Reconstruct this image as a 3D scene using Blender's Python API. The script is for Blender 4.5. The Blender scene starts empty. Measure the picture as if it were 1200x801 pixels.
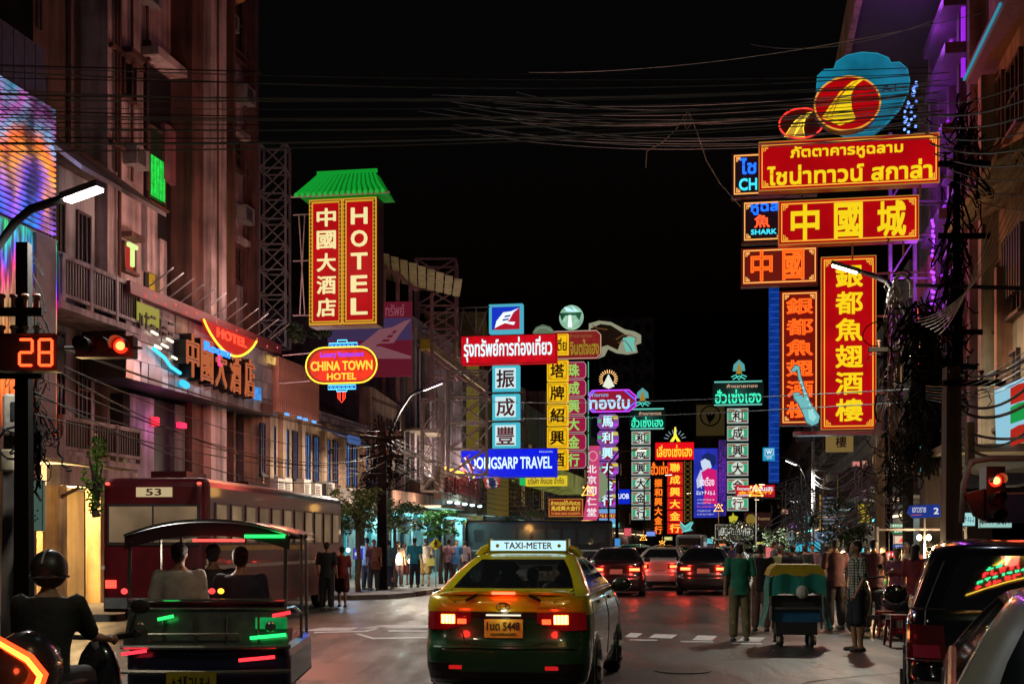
import bpy, math, random
from math import sin, cos, pi, sqrt, atan2, radians
from mathutils import Vector, Matrix
random.seed(7)
S = bpy.context.scene
COL = S.collection
# ---------------------------------------------------------------- camera, sky, exposure
H = 1.66; FPX = 1500.0; CX = 600.0; HY = 635.0
cd = bpy.data.cameras.new('camera'); cd.sensor_width = 36; cd.lens = 36 * FPX / 1200
cd.shift_y = (HY - 400.5) / 1200; cd.clip_start = .1; cd.clip_end = 3000
cam = bpy.data.objects.new('camera', cd); cam.location = (0, 0, H); cam.rotation_euler = (pi / 2, 0, 0)
COL.objects.link(cam); S.camera = cam
W = bpy.data.worlds.new('World'); S.world = W; W.use_nodes = True
nt = W.node_tree; bg = nt.nodes['Background']
sky = nt.nodes.new('ShaderNodeTexSky'); sky.sky_type = 'NISHITA'; sky.sun_disc = False
sky.sun_elevation = radians(-4); sky.sun_rotation = radians(200)
nt.links.new(sky.outputs[0], bg.inputs[0]); bg.inputs[1].default_value = 0.10
sl = bpy.data.lights.new('moon', 'SUN'); sl.energy = 0.012; sl.angle = radians(.5); sl.color = (.8, .85, 1)
so = bpy.data.objects.new('moon', sl); so.rotation_euler = (radians(40), 0, radians(160)); COL.objects.link(so)
S.view_settings.view_transform = 'Standard'; S.view_settings.look = 'None'
S.view_settings.exposure = 0; S.view_settings.gamma = 1
S.cycles.max_bounces = 6; S.cycles.diffuse_bounces = 3; S.cycles.glossy_bounces = 3
S.cycles.transparent_max_bounces = 8; S.cycles.sample_clamp_indirect = 4
S.cycles.use_denoising = True; S.cycles.use_light_tree = True
S.cycles.caustics_reflective = False; S.cycles.caustics_refractive = False

def P(px, py, Y):
    return Vector(((px - CX) / FPX * Y, Y, H + (HY - py) / FPX * Y))
def XG(px, Y): return (px - CX) / FPX * Y
def YG(py): return H * FPX / (py - HY)
RD = .18; TH = atan2(1, RD); YAW = math.degrees(math.atan(RD))

# ---------------------------------------------------------------- materials
MC = {}
def _new(key):
    m = bpy.data.materials.new(str(key)[:50]); m.use_nodes = True
    return m, m.node_tree, m.node_tree.nodes['Principled BSDF']
def paint(c, rough=.6, metal=0, var=.25, scale=6, bump=.0, coat=0, spec=.5):
    k = ('paint', c, rough, metal, var, scale, bump, coat, spec)
    if k in MC: return MC[k]
    m, t, b = _new('paint'); MC[k] = m
    b.inputs['Base Color'].default_value = (*c, 1); b.inputs['Roughness'].default_value = rough
    b.inputs['Metallic'].default_value = metal; b.inputs['Coat Weight'].default_value = coat
    b.inputs['Coat Roughness'].default_value = .04; b.inputs['Specular IOR Level'].default_value = spec
    if var > 0:
        tc = t.nodes.new('ShaderNodeTexCoord'); n = t.nodes.new('ShaderNodeTexNoise')
        n.inputs['Scale'].default_value = scale; n.inputs['Detail'].default_value = 6
        n.inputs['Roughness'].default_value = .65
        t.links.new(tc.outputs['Object'], n.inputs['Vector'])
        r = t.nodes.new('ShaderNodeMapRange'); r.inputs[1].default_value = .3; r.inputs[2].default_value = .7
        r.inputs[3].default_value = 1 - var; r.inputs[4].default_value = 1 + var * .6
        t.links.new(n.outputs[0], r.inputs[0])
        mx = t.nodes.new('ShaderNodeVectorMath'); mx.operation = 'SCALE'
        mx.inputs[0].default_value = c; t.links.new(r.outputs[0], mx.inputs['Scale'])
        t.links.new(mx.outputs[0], b.inputs['Base Color'])
        if bump:
            bp = t.nodes.new('ShaderNodeBump'); bp.inputs['Strength'].default_value = bump; bp.inputs['Distance'].default_value = .02
            t.links.new(n.outputs[0], bp.inputs['Height']); t.links.new(bp.outputs[0], b.inputs['Normal'])
    return m
def wall_mat(c, streak=.68, rough=.8):
    """plaster with vertical rain streaks and blotches"""
    k = ('wall', c, streak)
    if k in MC: return MC[k]
    m, t, b = _new('plaster'); MC[k] = m
    tc = t.nodes.new('ShaderNodeTexCoord'); mp = t.nodes.new('ShaderNodeMapping'); mp.inputs['Scale'].default_value = (2.2, 2.2, .18)
    n = t.nodes.new('ShaderNodeTexNoise'); n.inputs['Scale'].default_value = 1.6; n.inputs['Detail'].default_value = 8
    n2 = t.nodes.new('ShaderNodeTexNoise'); n2.inputs['Scale'].default_value = .8; n2.inputs['Detail'].default_value = 9
    t.links.new(tc.outputs['Object'], mp.inputs[0]); t.links.new(mp.outputs[0], n.inputs[0]); t.links.new(tc.outputs['Object'], n2.inputs[0])
    a = t.nodes.new('ShaderNodeMath'); a.operation = 'MULTIPLY'; t.links.new(n.outputs[0], a.inputs[0]); t.links.new(n2.outputs[0], a.inputs[1])
    r = t.nodes.new('ShaderNodeMapRange'); r.inputs[1].default_value = .15; r.inputs[2].default_value = .34
    r.inputs[3].default_value = 1 - streak; r.inputs[4].default_value = 1.1; t.links.new(a.outputs[0], r.inputs[0])
    mx = t.nodes.new('ShaderNodeVectorMath'); mx.operation = 'SCALE'; mx.inputs[0].default_value = c
    t.links.new(r.outputs[0], mx.inputs['Scale']); t.links.new(mx.outputs[0], b.inputs['Base Color'])
    b.inputs['Roughness'].default_value = rough
    bp = t.nodes.new('ShaderNodeBump'); bp.inputs['Strength'].default_value = .25; bp.inputs['Distance'].default_value = .02
    t.links.new(n2.outputs[0], bp.inputs['Height']); t.links.new(bp.outputs[0], b.inputs['Normal'])
    return m
def emit(c, s=1.0, sample=False, var=0, scale=3):
    k = ('emit', c, s, sample, var, scale)
    if k in MC: return MC[k]
    m, t, b = _new('lit'); MC[k] = m
    b.inputs['Base Color'].default_value = (*[min(.08, x * .06) for x in c], 1); b.inputs['Roughness'].default_value = .6; b.inputs['Specular IOR Level'].default_value = .12
    b.inputs['Emission Color'].default_value = (*c, 1); b.inputs['Emission Strength'].default_value = s
    if var:
        tc = t.nodes.new('ShaderNodeTexCoord'); n = t.nodes.new('ShaderNodeTexNoise'); n.inputs['Scale'].default_value = scale
        n.inputs['Detail'].default_value = 3
        t.links.new(tc.outputs['Object'], n.inputs[0])
        r = t.nodes.new('ShaderNodeMapRange'); r.inputs[1].default_value = .3; r.inputs[2].default_value = .7
        r.inputs[3].default_value = s * (1 - var); r.inputs[4].default_value = s * (1 + var); t.links.new(n.outputs[0], r.inputs[0])
        t.links.new(r.outputs[0], b.inputs['Emission Strength'])
    m.cycles.emission_sampling = 'AUTO' if sample else 'NONE'
    return m
def glass_mat(tint=(.02, .025, .03), alpha=.75, rough=.04):
    k = ('glass', tint, alpha, rough)
    if k in MC: return MC[k]
    m, t, b = _new('glass'); MC[k] = m
    b.inputs['Base Color'].default_value = (*tint, 1); b.inputs['Roughness'].default_value = rough
    b.inputs['Specular IOR Level'].default_value = .8; b.inputs['Alpha'].default_value = alpha
    return m
def ramp_emit(key, axis, stops, s=1, noise=0, nscale=(1, 1, 1), stripes=0, lo=0, hi=1):
    """a lit screen: colour runs along one object axis with moving-image noise"""
    k = ('ramp', key)
    if k in MC: return MC[k]
    m, t, b = _new('screen'); MC[k] = m
    tc = t.nodes.new('ShaderNodeTexCoord'); sp = t.nodes.new('ShaderNodeSeparateXYZ'); t.links.new(tc.outputs['Object'], sp.inputs[0])
    mr = t.nodes.new('ShaderNodeMapRange'); mr.inputs[1].default_value = lo; mr.inputs[2].default_value = hi
    t.links.new(sp.outputs[axis], mr.inputs[0])
    mp = t.nodes.new('ShaderNodeMapping'); mp.inputs['Scale'].default_value = nscale
    t.links.new(tc.outputs['Object'], mp.inputs[0])
    n = t.nodes.new('ShaderNodeTexNoise'); n.inputs['Scale'].default_value = 1; n.inputs['Detail'].default_value = 5; t.links.new(mp.outputs[0], n.inputs[0])
    a = t.nodes.new('ShaderNodeMath'); a.operation = 'MULTIPLY_ADD'; a.inputs[1].default_value = noise
    t.links.new(n.outputs[0], a.inputs[0]); sb = t.nodes.new('ShaderNodeMath'); sb.operation = 'SUBTRACT'; sb.inputs[1].default_value = noise * .5
    t.links.new(mr.outputs[0], sb.inputs[0]); t.links.new(sb.outputs[0], a.inputs[2])
    cr = t.nodes.new('ShaderNodeValToRGB'); e = cr.color_ramp.elements
    while len(e) < len(stops): e.new(.5)
    for i, (p, c) in enumerate(stops): e[i].position = p; e[i].color = (*c, 1)
    t.links.new(a.outputs[0], cr.inputs[0]); t.links.new(cr.outputs[0], b.inputs['Emission Color'])
    n2 = t.nodes.new('ShaderNodeTexNoise'); n2.inputs['Scale'].default_value = 2.5; n2.inputs['Detail'].default_value = 4
    t.links.new(mp.outputs[0], n2.inputs[0])
    r = t.nodes.new('ShaderNodeMapRange'); r.inputs[1].default_value = .38; r.inputs[2].default_value = .62
    r.inputs[3].default_value = s * .12; r.inputs[4].default_value = s * 1.3; t.links.new(n2.outputs[0], r.inputs[0])
    t.links.new(r.outputs[0], b.inputs['Emission Strength']); b.inputs['Base Color'].default_value = (.02, .02, .02, 1)
    m.cycles.emission_sampling = 'AUTO'
    return m
RED = emit((.40, .001, .004), 1.0, True, .22, .9)
DRED = emit((.20, .004, .008), .9, True)
YEL = emit((1, .72, .04), 1.0)
GOLD = emit((.85, .42, .05), .9)
ORN = emit((1, .12, .01), 1.5, True)
NBLU = emit((.01, .12, 1), 2.0)
NCY = emit((.05, .75, .95), 1.2)
NYEL = emit((1, .75, .05), 1.6)
NRED = emit((1, .02, .01), 2.0)
WHT = emit((.85, .95, 1), 1.1)
STEEL = paint((.26, .24, .25), .55, .35, .4, 3)
RUST = paint((.22, .10, .09), .7, .2, .4, 3)
DARK = paint((.018, .018, .02), .55, 0, .2)
BLACK = paint((.008, .008, .009), .4, 0, 0)
CONC = paint((.23, .22, .2), .9, 0, .35, 3, .3)
RUBBER = paint((.012, .012, .012), .85, 0, .2)
CHROME = paint((.6, .6, .62), .15, 1, 0)

# ---------------------------------------------------------------- mesh helpers
class MB:
    def __init__(s): s.v = []; s.f = []
    def add(s, vs, fs):
        n = len(s.v); s.v += [tuple(v) for v in vs]; s.f += [tuple(i + n for i in f) for f in fs]; return s
    def box(s, x0, x1, y0, y1, z0, z1):
        return s.add([(x0, y0, z0), (x1, y0, z0), (x1, y1, z0), (x0, y1, z0), (x0, y0, z1), (x1, y0, z1), (x1, y1, z1), (x0, y1, z1)],
                     [(0, 3, 2, 1), (4, 5, 6, 7), (0, 1, 5, 4), (1, 2, 6, 5), (2, 3, 7, 6), (3, 0, 4, 7)])
    def bar(s, p, q, w, h=None):
        p = Vector(p); q = Vector(q); d = (q - p); h = h or w
        if d.length < 1e-6: return s
        d.normalize(); up = Vector((0, 0, 1)) if abs(d.z) < .95 else Vector((0, 1, 0))
        a = d.cross(up).normalized() * w / 2; b = a.cross(d).normalized() * h / 2
        vs = [p - a - b, p + a - b, p + a + b, p - a + b, q - a - b, q + a - b, q + a + b, q - a + b]
        return s.add(vs, [(0, 1, 2, 3), (7, 6, 5, 4), (0, 4, 5, 1), (1, 5, 6, 2), (2, 6, 7, 3), (3, 7, 4, 0)])
    def tube(s, pts, r, n=6, closed=False):
        pts = [Vector(p) for p in pts]; m = len(pts); rs = r if isinstance(r, (list, tuple)) else [r] * m
        vs = []; prev = None
        for i, p in enumerate(pts):
            if closed: d = pts[(i + 1) % m] - pts[i - 1]
            else: d = pts[min(i + 1, m - 1)] - pts[max(i - 1, 0)]
            d = d.normalized() if d.length > 1e-9 else Vector((0, 0, 1))
            if prev is None:
                up = Vector((0, 0, 1)) if abs(d.z) < .9 else Vector((1, 0, 0)); a = d.cross(up).normalized()
            else:
                a = prev - d * prev.dot(d); a = a.normalized() if a.length > 1e-6 else d.orthogonal().normalized()
            prev = a; b = d.cross(a)
            for k in range(n):
                t = 2 * pi * k / n; vs.append(p + (a * cos(t) + b * sin(t)) * rs[i])
        fs = []
        for i in range(m if closed else m - 1):
            j = (i + 1) % m
            for k in range(n):
                l = (k + 1) % n; fs.append((i * n + k, i * n + l, j * n + l, j * n + k))
        if not closed: fs += [tuple(range(n))[::-1], tuple((m - 1) * n + k for k in range(n))]
        return s.add(vs, fs)
    def ell(s, c, rx, ry=None, rz=None, n=12, m=8):
        ry = ry or rx; rz = rz or rx; vs = [(c[0], c[1], c[2] - rz)]
        for i in range(1, m):
            t = -pi / 2 + pi * i / m
            for k in range(n):
                a = 2 * pi * k / n; vs.append((c[0] + rx * cos(t) * cos(a), c[1] + ry * cos(t) * sin(a), c[2] + rz * sin(t)))
        vs.append((c[0], c[1], c[2] + rz)); fs = [(0, 1 + (k + 1) % n, 1 + k) for k in range(n)]
        for i in range(m - 2):
            for k in range(n):
                l = (k + 1) % n; fs.append((1 + i * n + k, 1 + i * n + l, 1 + (i + 1) * n + l, 1 + (i + 1) * n + k))
        T = len(vs) - 1; o = 1 + (m - 2) * n; fs += [(o + k, o + (k + 1) % n, T) for k in range(n)]
        return s.add(vs, fs)
    def disc(s, c, r, depth, n=20, axis='y', rz=None):
        """solid coin: axis y or x"""
        rz = rz or r; vs = []
        for e in (0, 1):
            for k in range(n):
                a = 2 * pi * k / n; u = r * cos(a); w = rz * sin(a)
                vs.append((c[0] + u, c[1] + e * depth, c[2] + w) if axis == 'y' else (c[0] + e * depth, c[1] + u, c[2] + w))
        fs = [tuple(range(n)), tuple(range(2 * n - 1, n - 1, -1))] + [(k, n + k, n + (k + 1) % n, (k + 1) % n) for k in range(n)]
        return s.add(vs, fs)
    def prism(s, poly, y0, y1):
        n = len(poly); vs = [(x, y0, z) for x, z in poly] + [(x, y1, z) for x, z in poly]
        return s.add(vs, [tuple(range(n)), tuple(range(2 * n - 1, n - 1, -1))] + [(k, n + k, n + (k + 1) % n, (k + 1) % n) for k in range(n)])
    def zprism(s, poly, z0, z1):
        n = len(poly); vs = [(x, y, z0) for x, y in poly] + [(x, y, z1) for x, y in poly]
        return s.add(vs, [tuple(range(n))[::-1], tuple(range(n, 2 * n))] + [(k, (k + 1) % n, n + (k + 1) % n, n + k) for k in range(n)])
    def grid(s, rows, closed=False):
        m = len(rows); n = len(rows[0]); fs = []
        for i in range(m - 1):
            for k in range(n if closed else n - 1):
                l = (k + 1) % n; fs.append((i * n + k, i * n + l, (i + 1) * n + l, (i + 1) * n + k))
        return s.add([p for r in rows for p in r], fs)
    def build(s, name, mat, parent=None, loc=(0, 0, 0), rz=0, smooth=False, label=None):
        me = bpy.data.meshes.new(name); me.from_pydata(s.v, [], s.f); me.materials.append(mat)
        if smooth: me.polygons.foreach_set('use_smooth', [True] * len(me.polygons))
        o = bpy.data.objects.new(name, me); o.location = loc; o.rotation_euler = (0, 0, rz); COL.objects.link(o)
        if parent: o.parent = parent
        if label: o['label'] = label
        return o
def thing(name, label, cat, loc=(0, 0, 0), rz=0, group=None):
    o = bpy.data.objects.new(name, None); o.empty_display_size = .2; COL.objects.link(o)
    o.location = loc; o.rotation_euler = (0, 0, rz); o['label'] = label; o['category'] = cat
    if group: o['group'] = group
    return o
def tag(o, label, cat, group=None):
    o['label'] = label; o['category'] = cat
    if group: o['group'] = group
    return o
def kind(o, k): o['kind'] = k; return o
ORDS = ['first', 'second', 'third', 'fourth', 'fifth', 'sixth', 'seventh', 'eighth', 'ninth', 'tenth', 'eleventh', 'twelfth', 'thirteenth', 'fourteenth', 'fifteenth', 'sixteenth', 'seventeenth', 'eighteenth']
def share(name, me, mat=None, parent=None, loc=(0, 0, 0), rz=0, scale=None):
    o = bpy.data.objects.new(name, me); o.location = loc; o.rotation_euler = (0, 0, rz)
    if scale: o.scale = scale
    COL.objects.link(o)
    if parent: o.parent = parent
    if mat: o.material_slots[0].link = 'OBJECT'; o.material_slots[0].material = mat
    return o
def kids(o): return [c for c in bpy.data.objects if c.parent == o]
def copy_thing(r, loc, rz=None, label=None, group=None, scale=None):
    def rec(o, par):
        c = o.copy(); COL.objects.link(c)
        if par is not None: c.parent = par
        for k in o.children: rec(k, c)
        return c
    bpy.context.view_layer.update()
    c = rec(r, None); c.location = loc
    if rz is not None: c.rotation_euler = (0, 0, rz)
    if label: c['label'] = label
    if group: c['group'] = group
    if scale: c.scale = scale
    return c
def lamp(loc, power, color, parent=None, r=.15, spot=None, name='lamp_light', aim=None):
    l = bpy.data.lights.new(name, 'SPOT' if spot else 'POINT'); l.energy = power; l.color = color; l.shadow_soft_size = r
    if spot: l.spot_size = radians(spot); l.spot_blend = .6
    o = bpy.data.objects.new(name, l); o.location = loc; COL.objects.link(o)
    if aim is not None: o.rotation_euler = (Vector(aim) - Vector(loc)).to_track_quat('-Z', 'Y').to_euler()
    if parent: o.parent = parent
    return o

# text as real lettering geometry
TC = {}
def text_mesh(st, mode='solid', bold=.0, depth=.04, sp=1.0):
    k = (st, mode, bold, depth, sp)
    if k in TC: return TC[k]
    if st[0] == '~':   # writing too small to read in the photograph: rows of pen strokes
        rn = random.Random(st + str(depth)); m = MB(); n = int(st[1:].split('~')[0])
        for i in range(n):
            x = i * .8
            for q in range(rn.choice((2, 3))):
                if rn.random() < .55: a = x + rn.uniform(0, .5); m.box(a, a + .14, -depth, depth, rn.uniform(0, .2), rn.uniform(.75, 1))
                else: a = rn.uniform(0, .85); m.box(x, x + rn.uniform(.4, .62), -depth - .01, depth + .01, a, a + .14)
        o = m.build('lettering', YEL); me = o.data; bpy.data.objects.remove(o)
        TC[k] = (me, n * .8 - .15, 1.0); me.transform(Matrix.Translation((-(n * .8 - .15) / 2, 0, -.5))); return TC[k]
    c = bpy.data.curves.new('txt', 'FONT'); c.body = st; c.resolution_u = 3 if mode == 'solid' else 2; c.space_character = sp
    if mode == 'solid': c.extrude = depth
    else: c.fill_mode = 'NONE'; c.bevel_depth = bold or .022; c.bevel_resolution = 0; c.extrude = 0
    o = bpy.data.objects.new('txt', c); COL.objects.link(o)
    dg = bpy.context.evaluated_depsgraph_get(); dg.update()
    me = bpy.data.meshes.new_from_object(o.evaluated_get(dg)); bpy.data.objects.remove(o); bpy.data.curves.remove(c)
    if mode == 'solid' and bold > 0:   # a heavier stroke: four copies set slightly apart, each a hair proud of the last
        e = min(bold, .045) * (.45 if ord(max(st)) > 0xe00 else .5); v0 = [v.co.copy() for v in me.vertices]; f0 = [tuple(p.vertices) for p in me.polygons]; m = MB()
        for i, (dx, dy) in enumerate(((-e, -e), (e, -e), (-e, e), (e, e))): m.add([(v.x + dx, v.y + dy, v.z + (i * .003 if v.z > 0 else 0)) for v in v0], f0)
        bpy.data.meshes.remove(me); o = m.build('lettering', YEL); me = o.data; bpy.data.objects.remove(o)
    xs = [v.co.x for v in me.vertices]; ys = [v.co.y for v in me.vertices]
    bb = (min(xs), max(xs), min(ys), max(ys))
    me.transform(Matrix.Translation((-(bb[0] + bb[1]) / 2, -(bb[2] + bb[3]) / 2, 0))); me.transform(Matrix.Rotation(pi / 2, 4, 'X'))
    if not me.materials: me.materials.append(YEL)
    me.name = 'lettering'
    TC[k] = (me, bb[1] - bb[0], bb[3] - bb[2]); return TC[k]
def text(st, x, z, w, h, y, mat, parent, name='lettering', mode='solid', bold=.02, depth=.04, keep=False, rz=0, sp=1.0):
    me, tw, th = text_mesh(st, mode, bold, depth, sp)
    sx = w / tw; sz = h / th
    if keep: sx = sz = min(sx, sz)
    return share(name, me, mat, parent, (x, y, z), rz, (sx, (sx + sz) / 2, sz))
# ---------------------------------------------------------------- ground
def ground_mat(c, rough0, rough1, wet=.0):
    m, t, b = _new('asphalt')
    tc = t.nodes.new('ShaderNodeTexCoord')
    def noise(sc, d=8, st=(1, 1, 1)):
        mp = t.nodes.new('ShaderNodeMapping'); mp.inputs['Scale'].default_value = st; t.links.new(tc.outputs['Object'], mp.inputs[0])
        n = t.nodes.new('ShaderNodeTexNoise'); n.inputs['Scale'].default_value = sc; n.inputs['Detail'].default_value = d; t.links.new(mp.outputs[0], n.inputs[0]); return n
    n1 = noise(.35); n2 = noise(28, 5); n3 = noise(1.2, 6, (1.5, .25, 1))
    def rng(n, a, bb, c0, c1):
        r = t.nodes.new('ShaderNodeMapRange'); r.inputs[1].default_value = a; r.inputs[2].default_value = bb; r.inputs[3].default_value = c0; r.inputs[4].default_value = c1
        t.links.new(n.outputs[0], r.inputs[0]); return r
    a = rng(n1, .3, .7, .65, 1.2); bb = rng(n2, .3, .7, .2, 2.3); c3 = rng(n3, .35, .65, .7, 1.15)
    mu = t.nodes.new('ShaderNodeMath'); mu.operation = 'MULTIPLY'; t.links.new(a.outputs[0], mu.inputs[0]); t.links.new(bb.outputs[0], mu.inputs[1])
    m2 = t.nodes.new('ShaderNodeMath'); m2.operation = 'MULTIPLY'; t.links.new(mu.outputs[0], m2.inputs[0]); t.links.new(c3.outputs[0], m2.inputs[1])
    sc = t.nodes.new('ShaderNodeVectorMath'); sc.operation = 'SCALE'; sc.inputs[0].default_value = c; t.links.new(m2.outputs[0], sc.inputs['Scale'])
    t.links.new(sc.outputs[0], b.inputs['Base Color'])
    r = rng(n3, .35, .65, rough0, rough1); t.links.new(r.outputs[0], b.inputs['Roughness'])
    bp = t.nodes.new('ShaderNodeBump'); bp.inputs['Strength'].default_value = .8; bp.inputs['Distance'].default_value = .012
    t.links.new(n2.outputs[0], bp.inputs['Height']); t.links.new(bp.outputs[0], b.inputs['Normal'])
    return m
kind(MB().add([(-900, -200, -.01), (900, -200, -.01), (900, 1500, -.01), (-900, 1500, -.01)], [(0, 1, 2, 3)]).build('ground', paint((.05, .048, .045), .9, 0, .3, .3)), 'structure')
kind(MB().add([(-60, -60, 0), (60, -60, 0), (60, 14, 0), (RD * 420 + 12, 420, 0), (RD * 420 - 20, 420, 0), (-60, 14, 0)], [(0, 1, 2, 3, 4, 5)]).build('road', ground_mat((.034, .033, .031), .30, .55)), 'structure')
PAVE = paint((.16, .15, .14), .8, 0, .4, 2, .2)
def KL(Y):   # left kerb line
    return RD * Y - 10
lp = [(-40, 26), (RD * 27 - 13.2, 27), (RD * 35.5 - 13.2, 35.5), (-6.2, 36.6), (-4.6, 36.8), (-3.6, 37.4), (KL(39), 39)] + [(KL(y), y) for y in (60, 100, 200, 420)] + [(40, 420), (-60, 26)]
kind(MB().zprism([(x, y) for x, y in lp[:-2]] + [(RD * 420 - 22, 420), (RD * 36 - 22, 36)], -.02, .14).build('left_pavement', PAVE), 'structure')
kind(MB().zprism([(30, -60), (30, 12), (RD * 420 + 12, 420), (RD * 420 + 3.6, 420), (RD * 12 + 3.6, 12), (3.7, 1), (3.7, -60)], -.02, .14).build('right_pavement', PAVE), 'structure')
# kerbstones, alternately painted
kw = paint((.55, .5, .36), .7, 0, .4, 5); kr = paint((.12, .07, .05), .7, 0, .4, 5)
ks = MB().box(-.09, .09, 0, .98, -.02, .16).build('kerbstone', kw); km = ks.data; bpy.data.objects.remove(ks)
kerb = thing('kerb', 'low striped kerb edging the left pavement beside the trees', 'kerb', (KL(39.2), 39.2, 0), -atan2(RD, 1))
for i in range(46): share('kerbstone', km, kw if i % 2 else kr, kerb, (.02 * (i % 3 - 1) * .3, i * 1.0, 0))
kerb2 = thing('kerb', 'plain kerb of short stones along the right pavement', 'kerb', (RD * 18 + 3.6, 18, 0), -atan2(RD, 1))
for i in range(40): share('kerbstone', km, CONC, kerb2, (0, i * 1.0, 0))
# painted markings
LINE = paint((.72, .75, .78), .5, 0, .35, 9)
def mark(name, pts, z=.005):
    o = MB().add([(x, y, z) for x, y in pts], [tuple(range(len(pts)))]).build(name, LINE); kind(o, 'structure'); return o
def gp(px, py): Y = YG(py); return (XG(px, Y), Y)
for x0, x1, yt, yb in [(738, 752, 741, 746), (766, 793, 742.5, 747), (817, 840, 744, 749.5), (870, 896, 746, 751)]:
    mark('crossing_stripe', [gp(x0 - 6, yb), gp(x1 - 6, yb + .8), gp(x1 + 1, yt + .8), gp(x0 + 1, yt)])
for x0, x1, y in [(738, 770, 749), (797, 836, 751), (857, 893, 753.2)]:
    mark('stop_line', [gp(x0, y + .9), gp(x1, y + 1.5), gp(x1, y + .2), gp(x0, y - .3)])
for x0, x1, yt, yb, sk in [(420, 500, 732, 736, 30), (352, 410, 735, 739, 26), (455, 500, 738.3, 740, 0), (545, 600, 735, 738, 14)]:
    mark('crossing_stripe', [gp(x0, yb), gp(x1, yb - .4), gp(x1 + sk * .4, yt), gp(x0 + sk, yt)])
mark('stop_line', [gp(368, 741.5), gp(430, 740), gp(452, 734.5), gp(445, 734.5), gp(426, 738.6), gp(368, 740)])
mark('stop_line', [gp(415, 742), gp(436, 748.5), gp(500, 747.5), gp(500, 746), gp(438, 746.8), gp(422, 742)])
for x0, x1, y in [(462, 474, 715), (478, 495, 728), (440, 452, 718), (500, 512, 711), (486, 496, 720)]:
    mark('lane_dash', [gp(x0, y + .6), gp(x1, y - .2), gp(x1 + 2, y - 1), gp(x0 + 3, y - .5)])
for y0 in range(40, 300, 12):
    mark('lane_dash', [(RD * y0 - 3.5, y0), (RD * y0 - 3.35, y0), (RD * (y0 + 4) - 3.35, y0 + 4), (RD * (y0 + 4) - 3.5, y0 + 4)])
mh = MB().disc((0, 0, 0), .36, .006, 24); 
TAR = paint((.012, .012, .013), .38, 0, .4, 6, .4); CRK = paint((.006, .006, .006), .9, 0, 0)
random.seed(17)
for cx, cy, w, h in ((-2.6, 16.5, 1.3, 2.2), (2.6, 12.6, 1.6, .9), (.9, 24, 2.6, 1.3), (3.6, 27, 1.2, 2.0), (-3.4, 27, 1.4, 1.0), (6, 33, 1.6, 2.4)):
    pts = []
    for k in range(16): a = 2 * pi * k / 16; c_, s_ = cos(a), sin(a); q = max(abs(c_), abs(s_)); pts.append((cx + w / 2 * c_ / q * random.uniform(.94, 1.05), cy + h / 2 * s_ / q * random.uniform(.94, 1.05), .0035))
    kind(MB().add(pts, [tuple(range(16))]).build('asphalt_patch', TAR), 'structure')
for x0, y0, a, n_ in ((-3.2, 12, .9, 9), (1.6, 10, 2.2, 8), (3.4, 15, 1.4, 10), (-1.6, 19, .5, 9), (2.9, 18, .2, 8), (-2.2, 9, 1.8, 7)):
    L_ = []; R_ = []; x, y = x0, y0
    for k in range(n_):
        w = .012 * (1 - k / n_) + .003; L_.append((x - w * sin(a), y + w * cos(a), .0045)); R_.append((x + w * sin(a), y - w * cos(a), .0045)); a += random.uniform(-.6, .6); x += .32 * cos(a); y += .32 * sin(a)
    kind(MB().grid([L_, R_]).build('crack', CRK), 'structure')
for i, (x, y) in enumerate([(-1.9, 9.5), (2.2, 16.5)]):
    o = MB().zprism([(.36 * cos(a * pi / 12), .36 * sin(a * pi / 12)) for a in range(24)], .002, .012).build('manhole_cover', paint((.06, .055, .05), .5, .7, .4, 20), None, (x, y, 0))
    tag(o, ['round iron manhole cover left of the taxi in bare asphalt', 'round iron manhole cover right of the taxi before the crossing'][i], 'manhole cover')
# sky dome (night)
dm, dt, db = _new('night_sky'); db.inputs['Base Color'].default_value = (0, 0, 0, 1); db.inputs['Specular IOR Level'].default_value = 0

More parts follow.
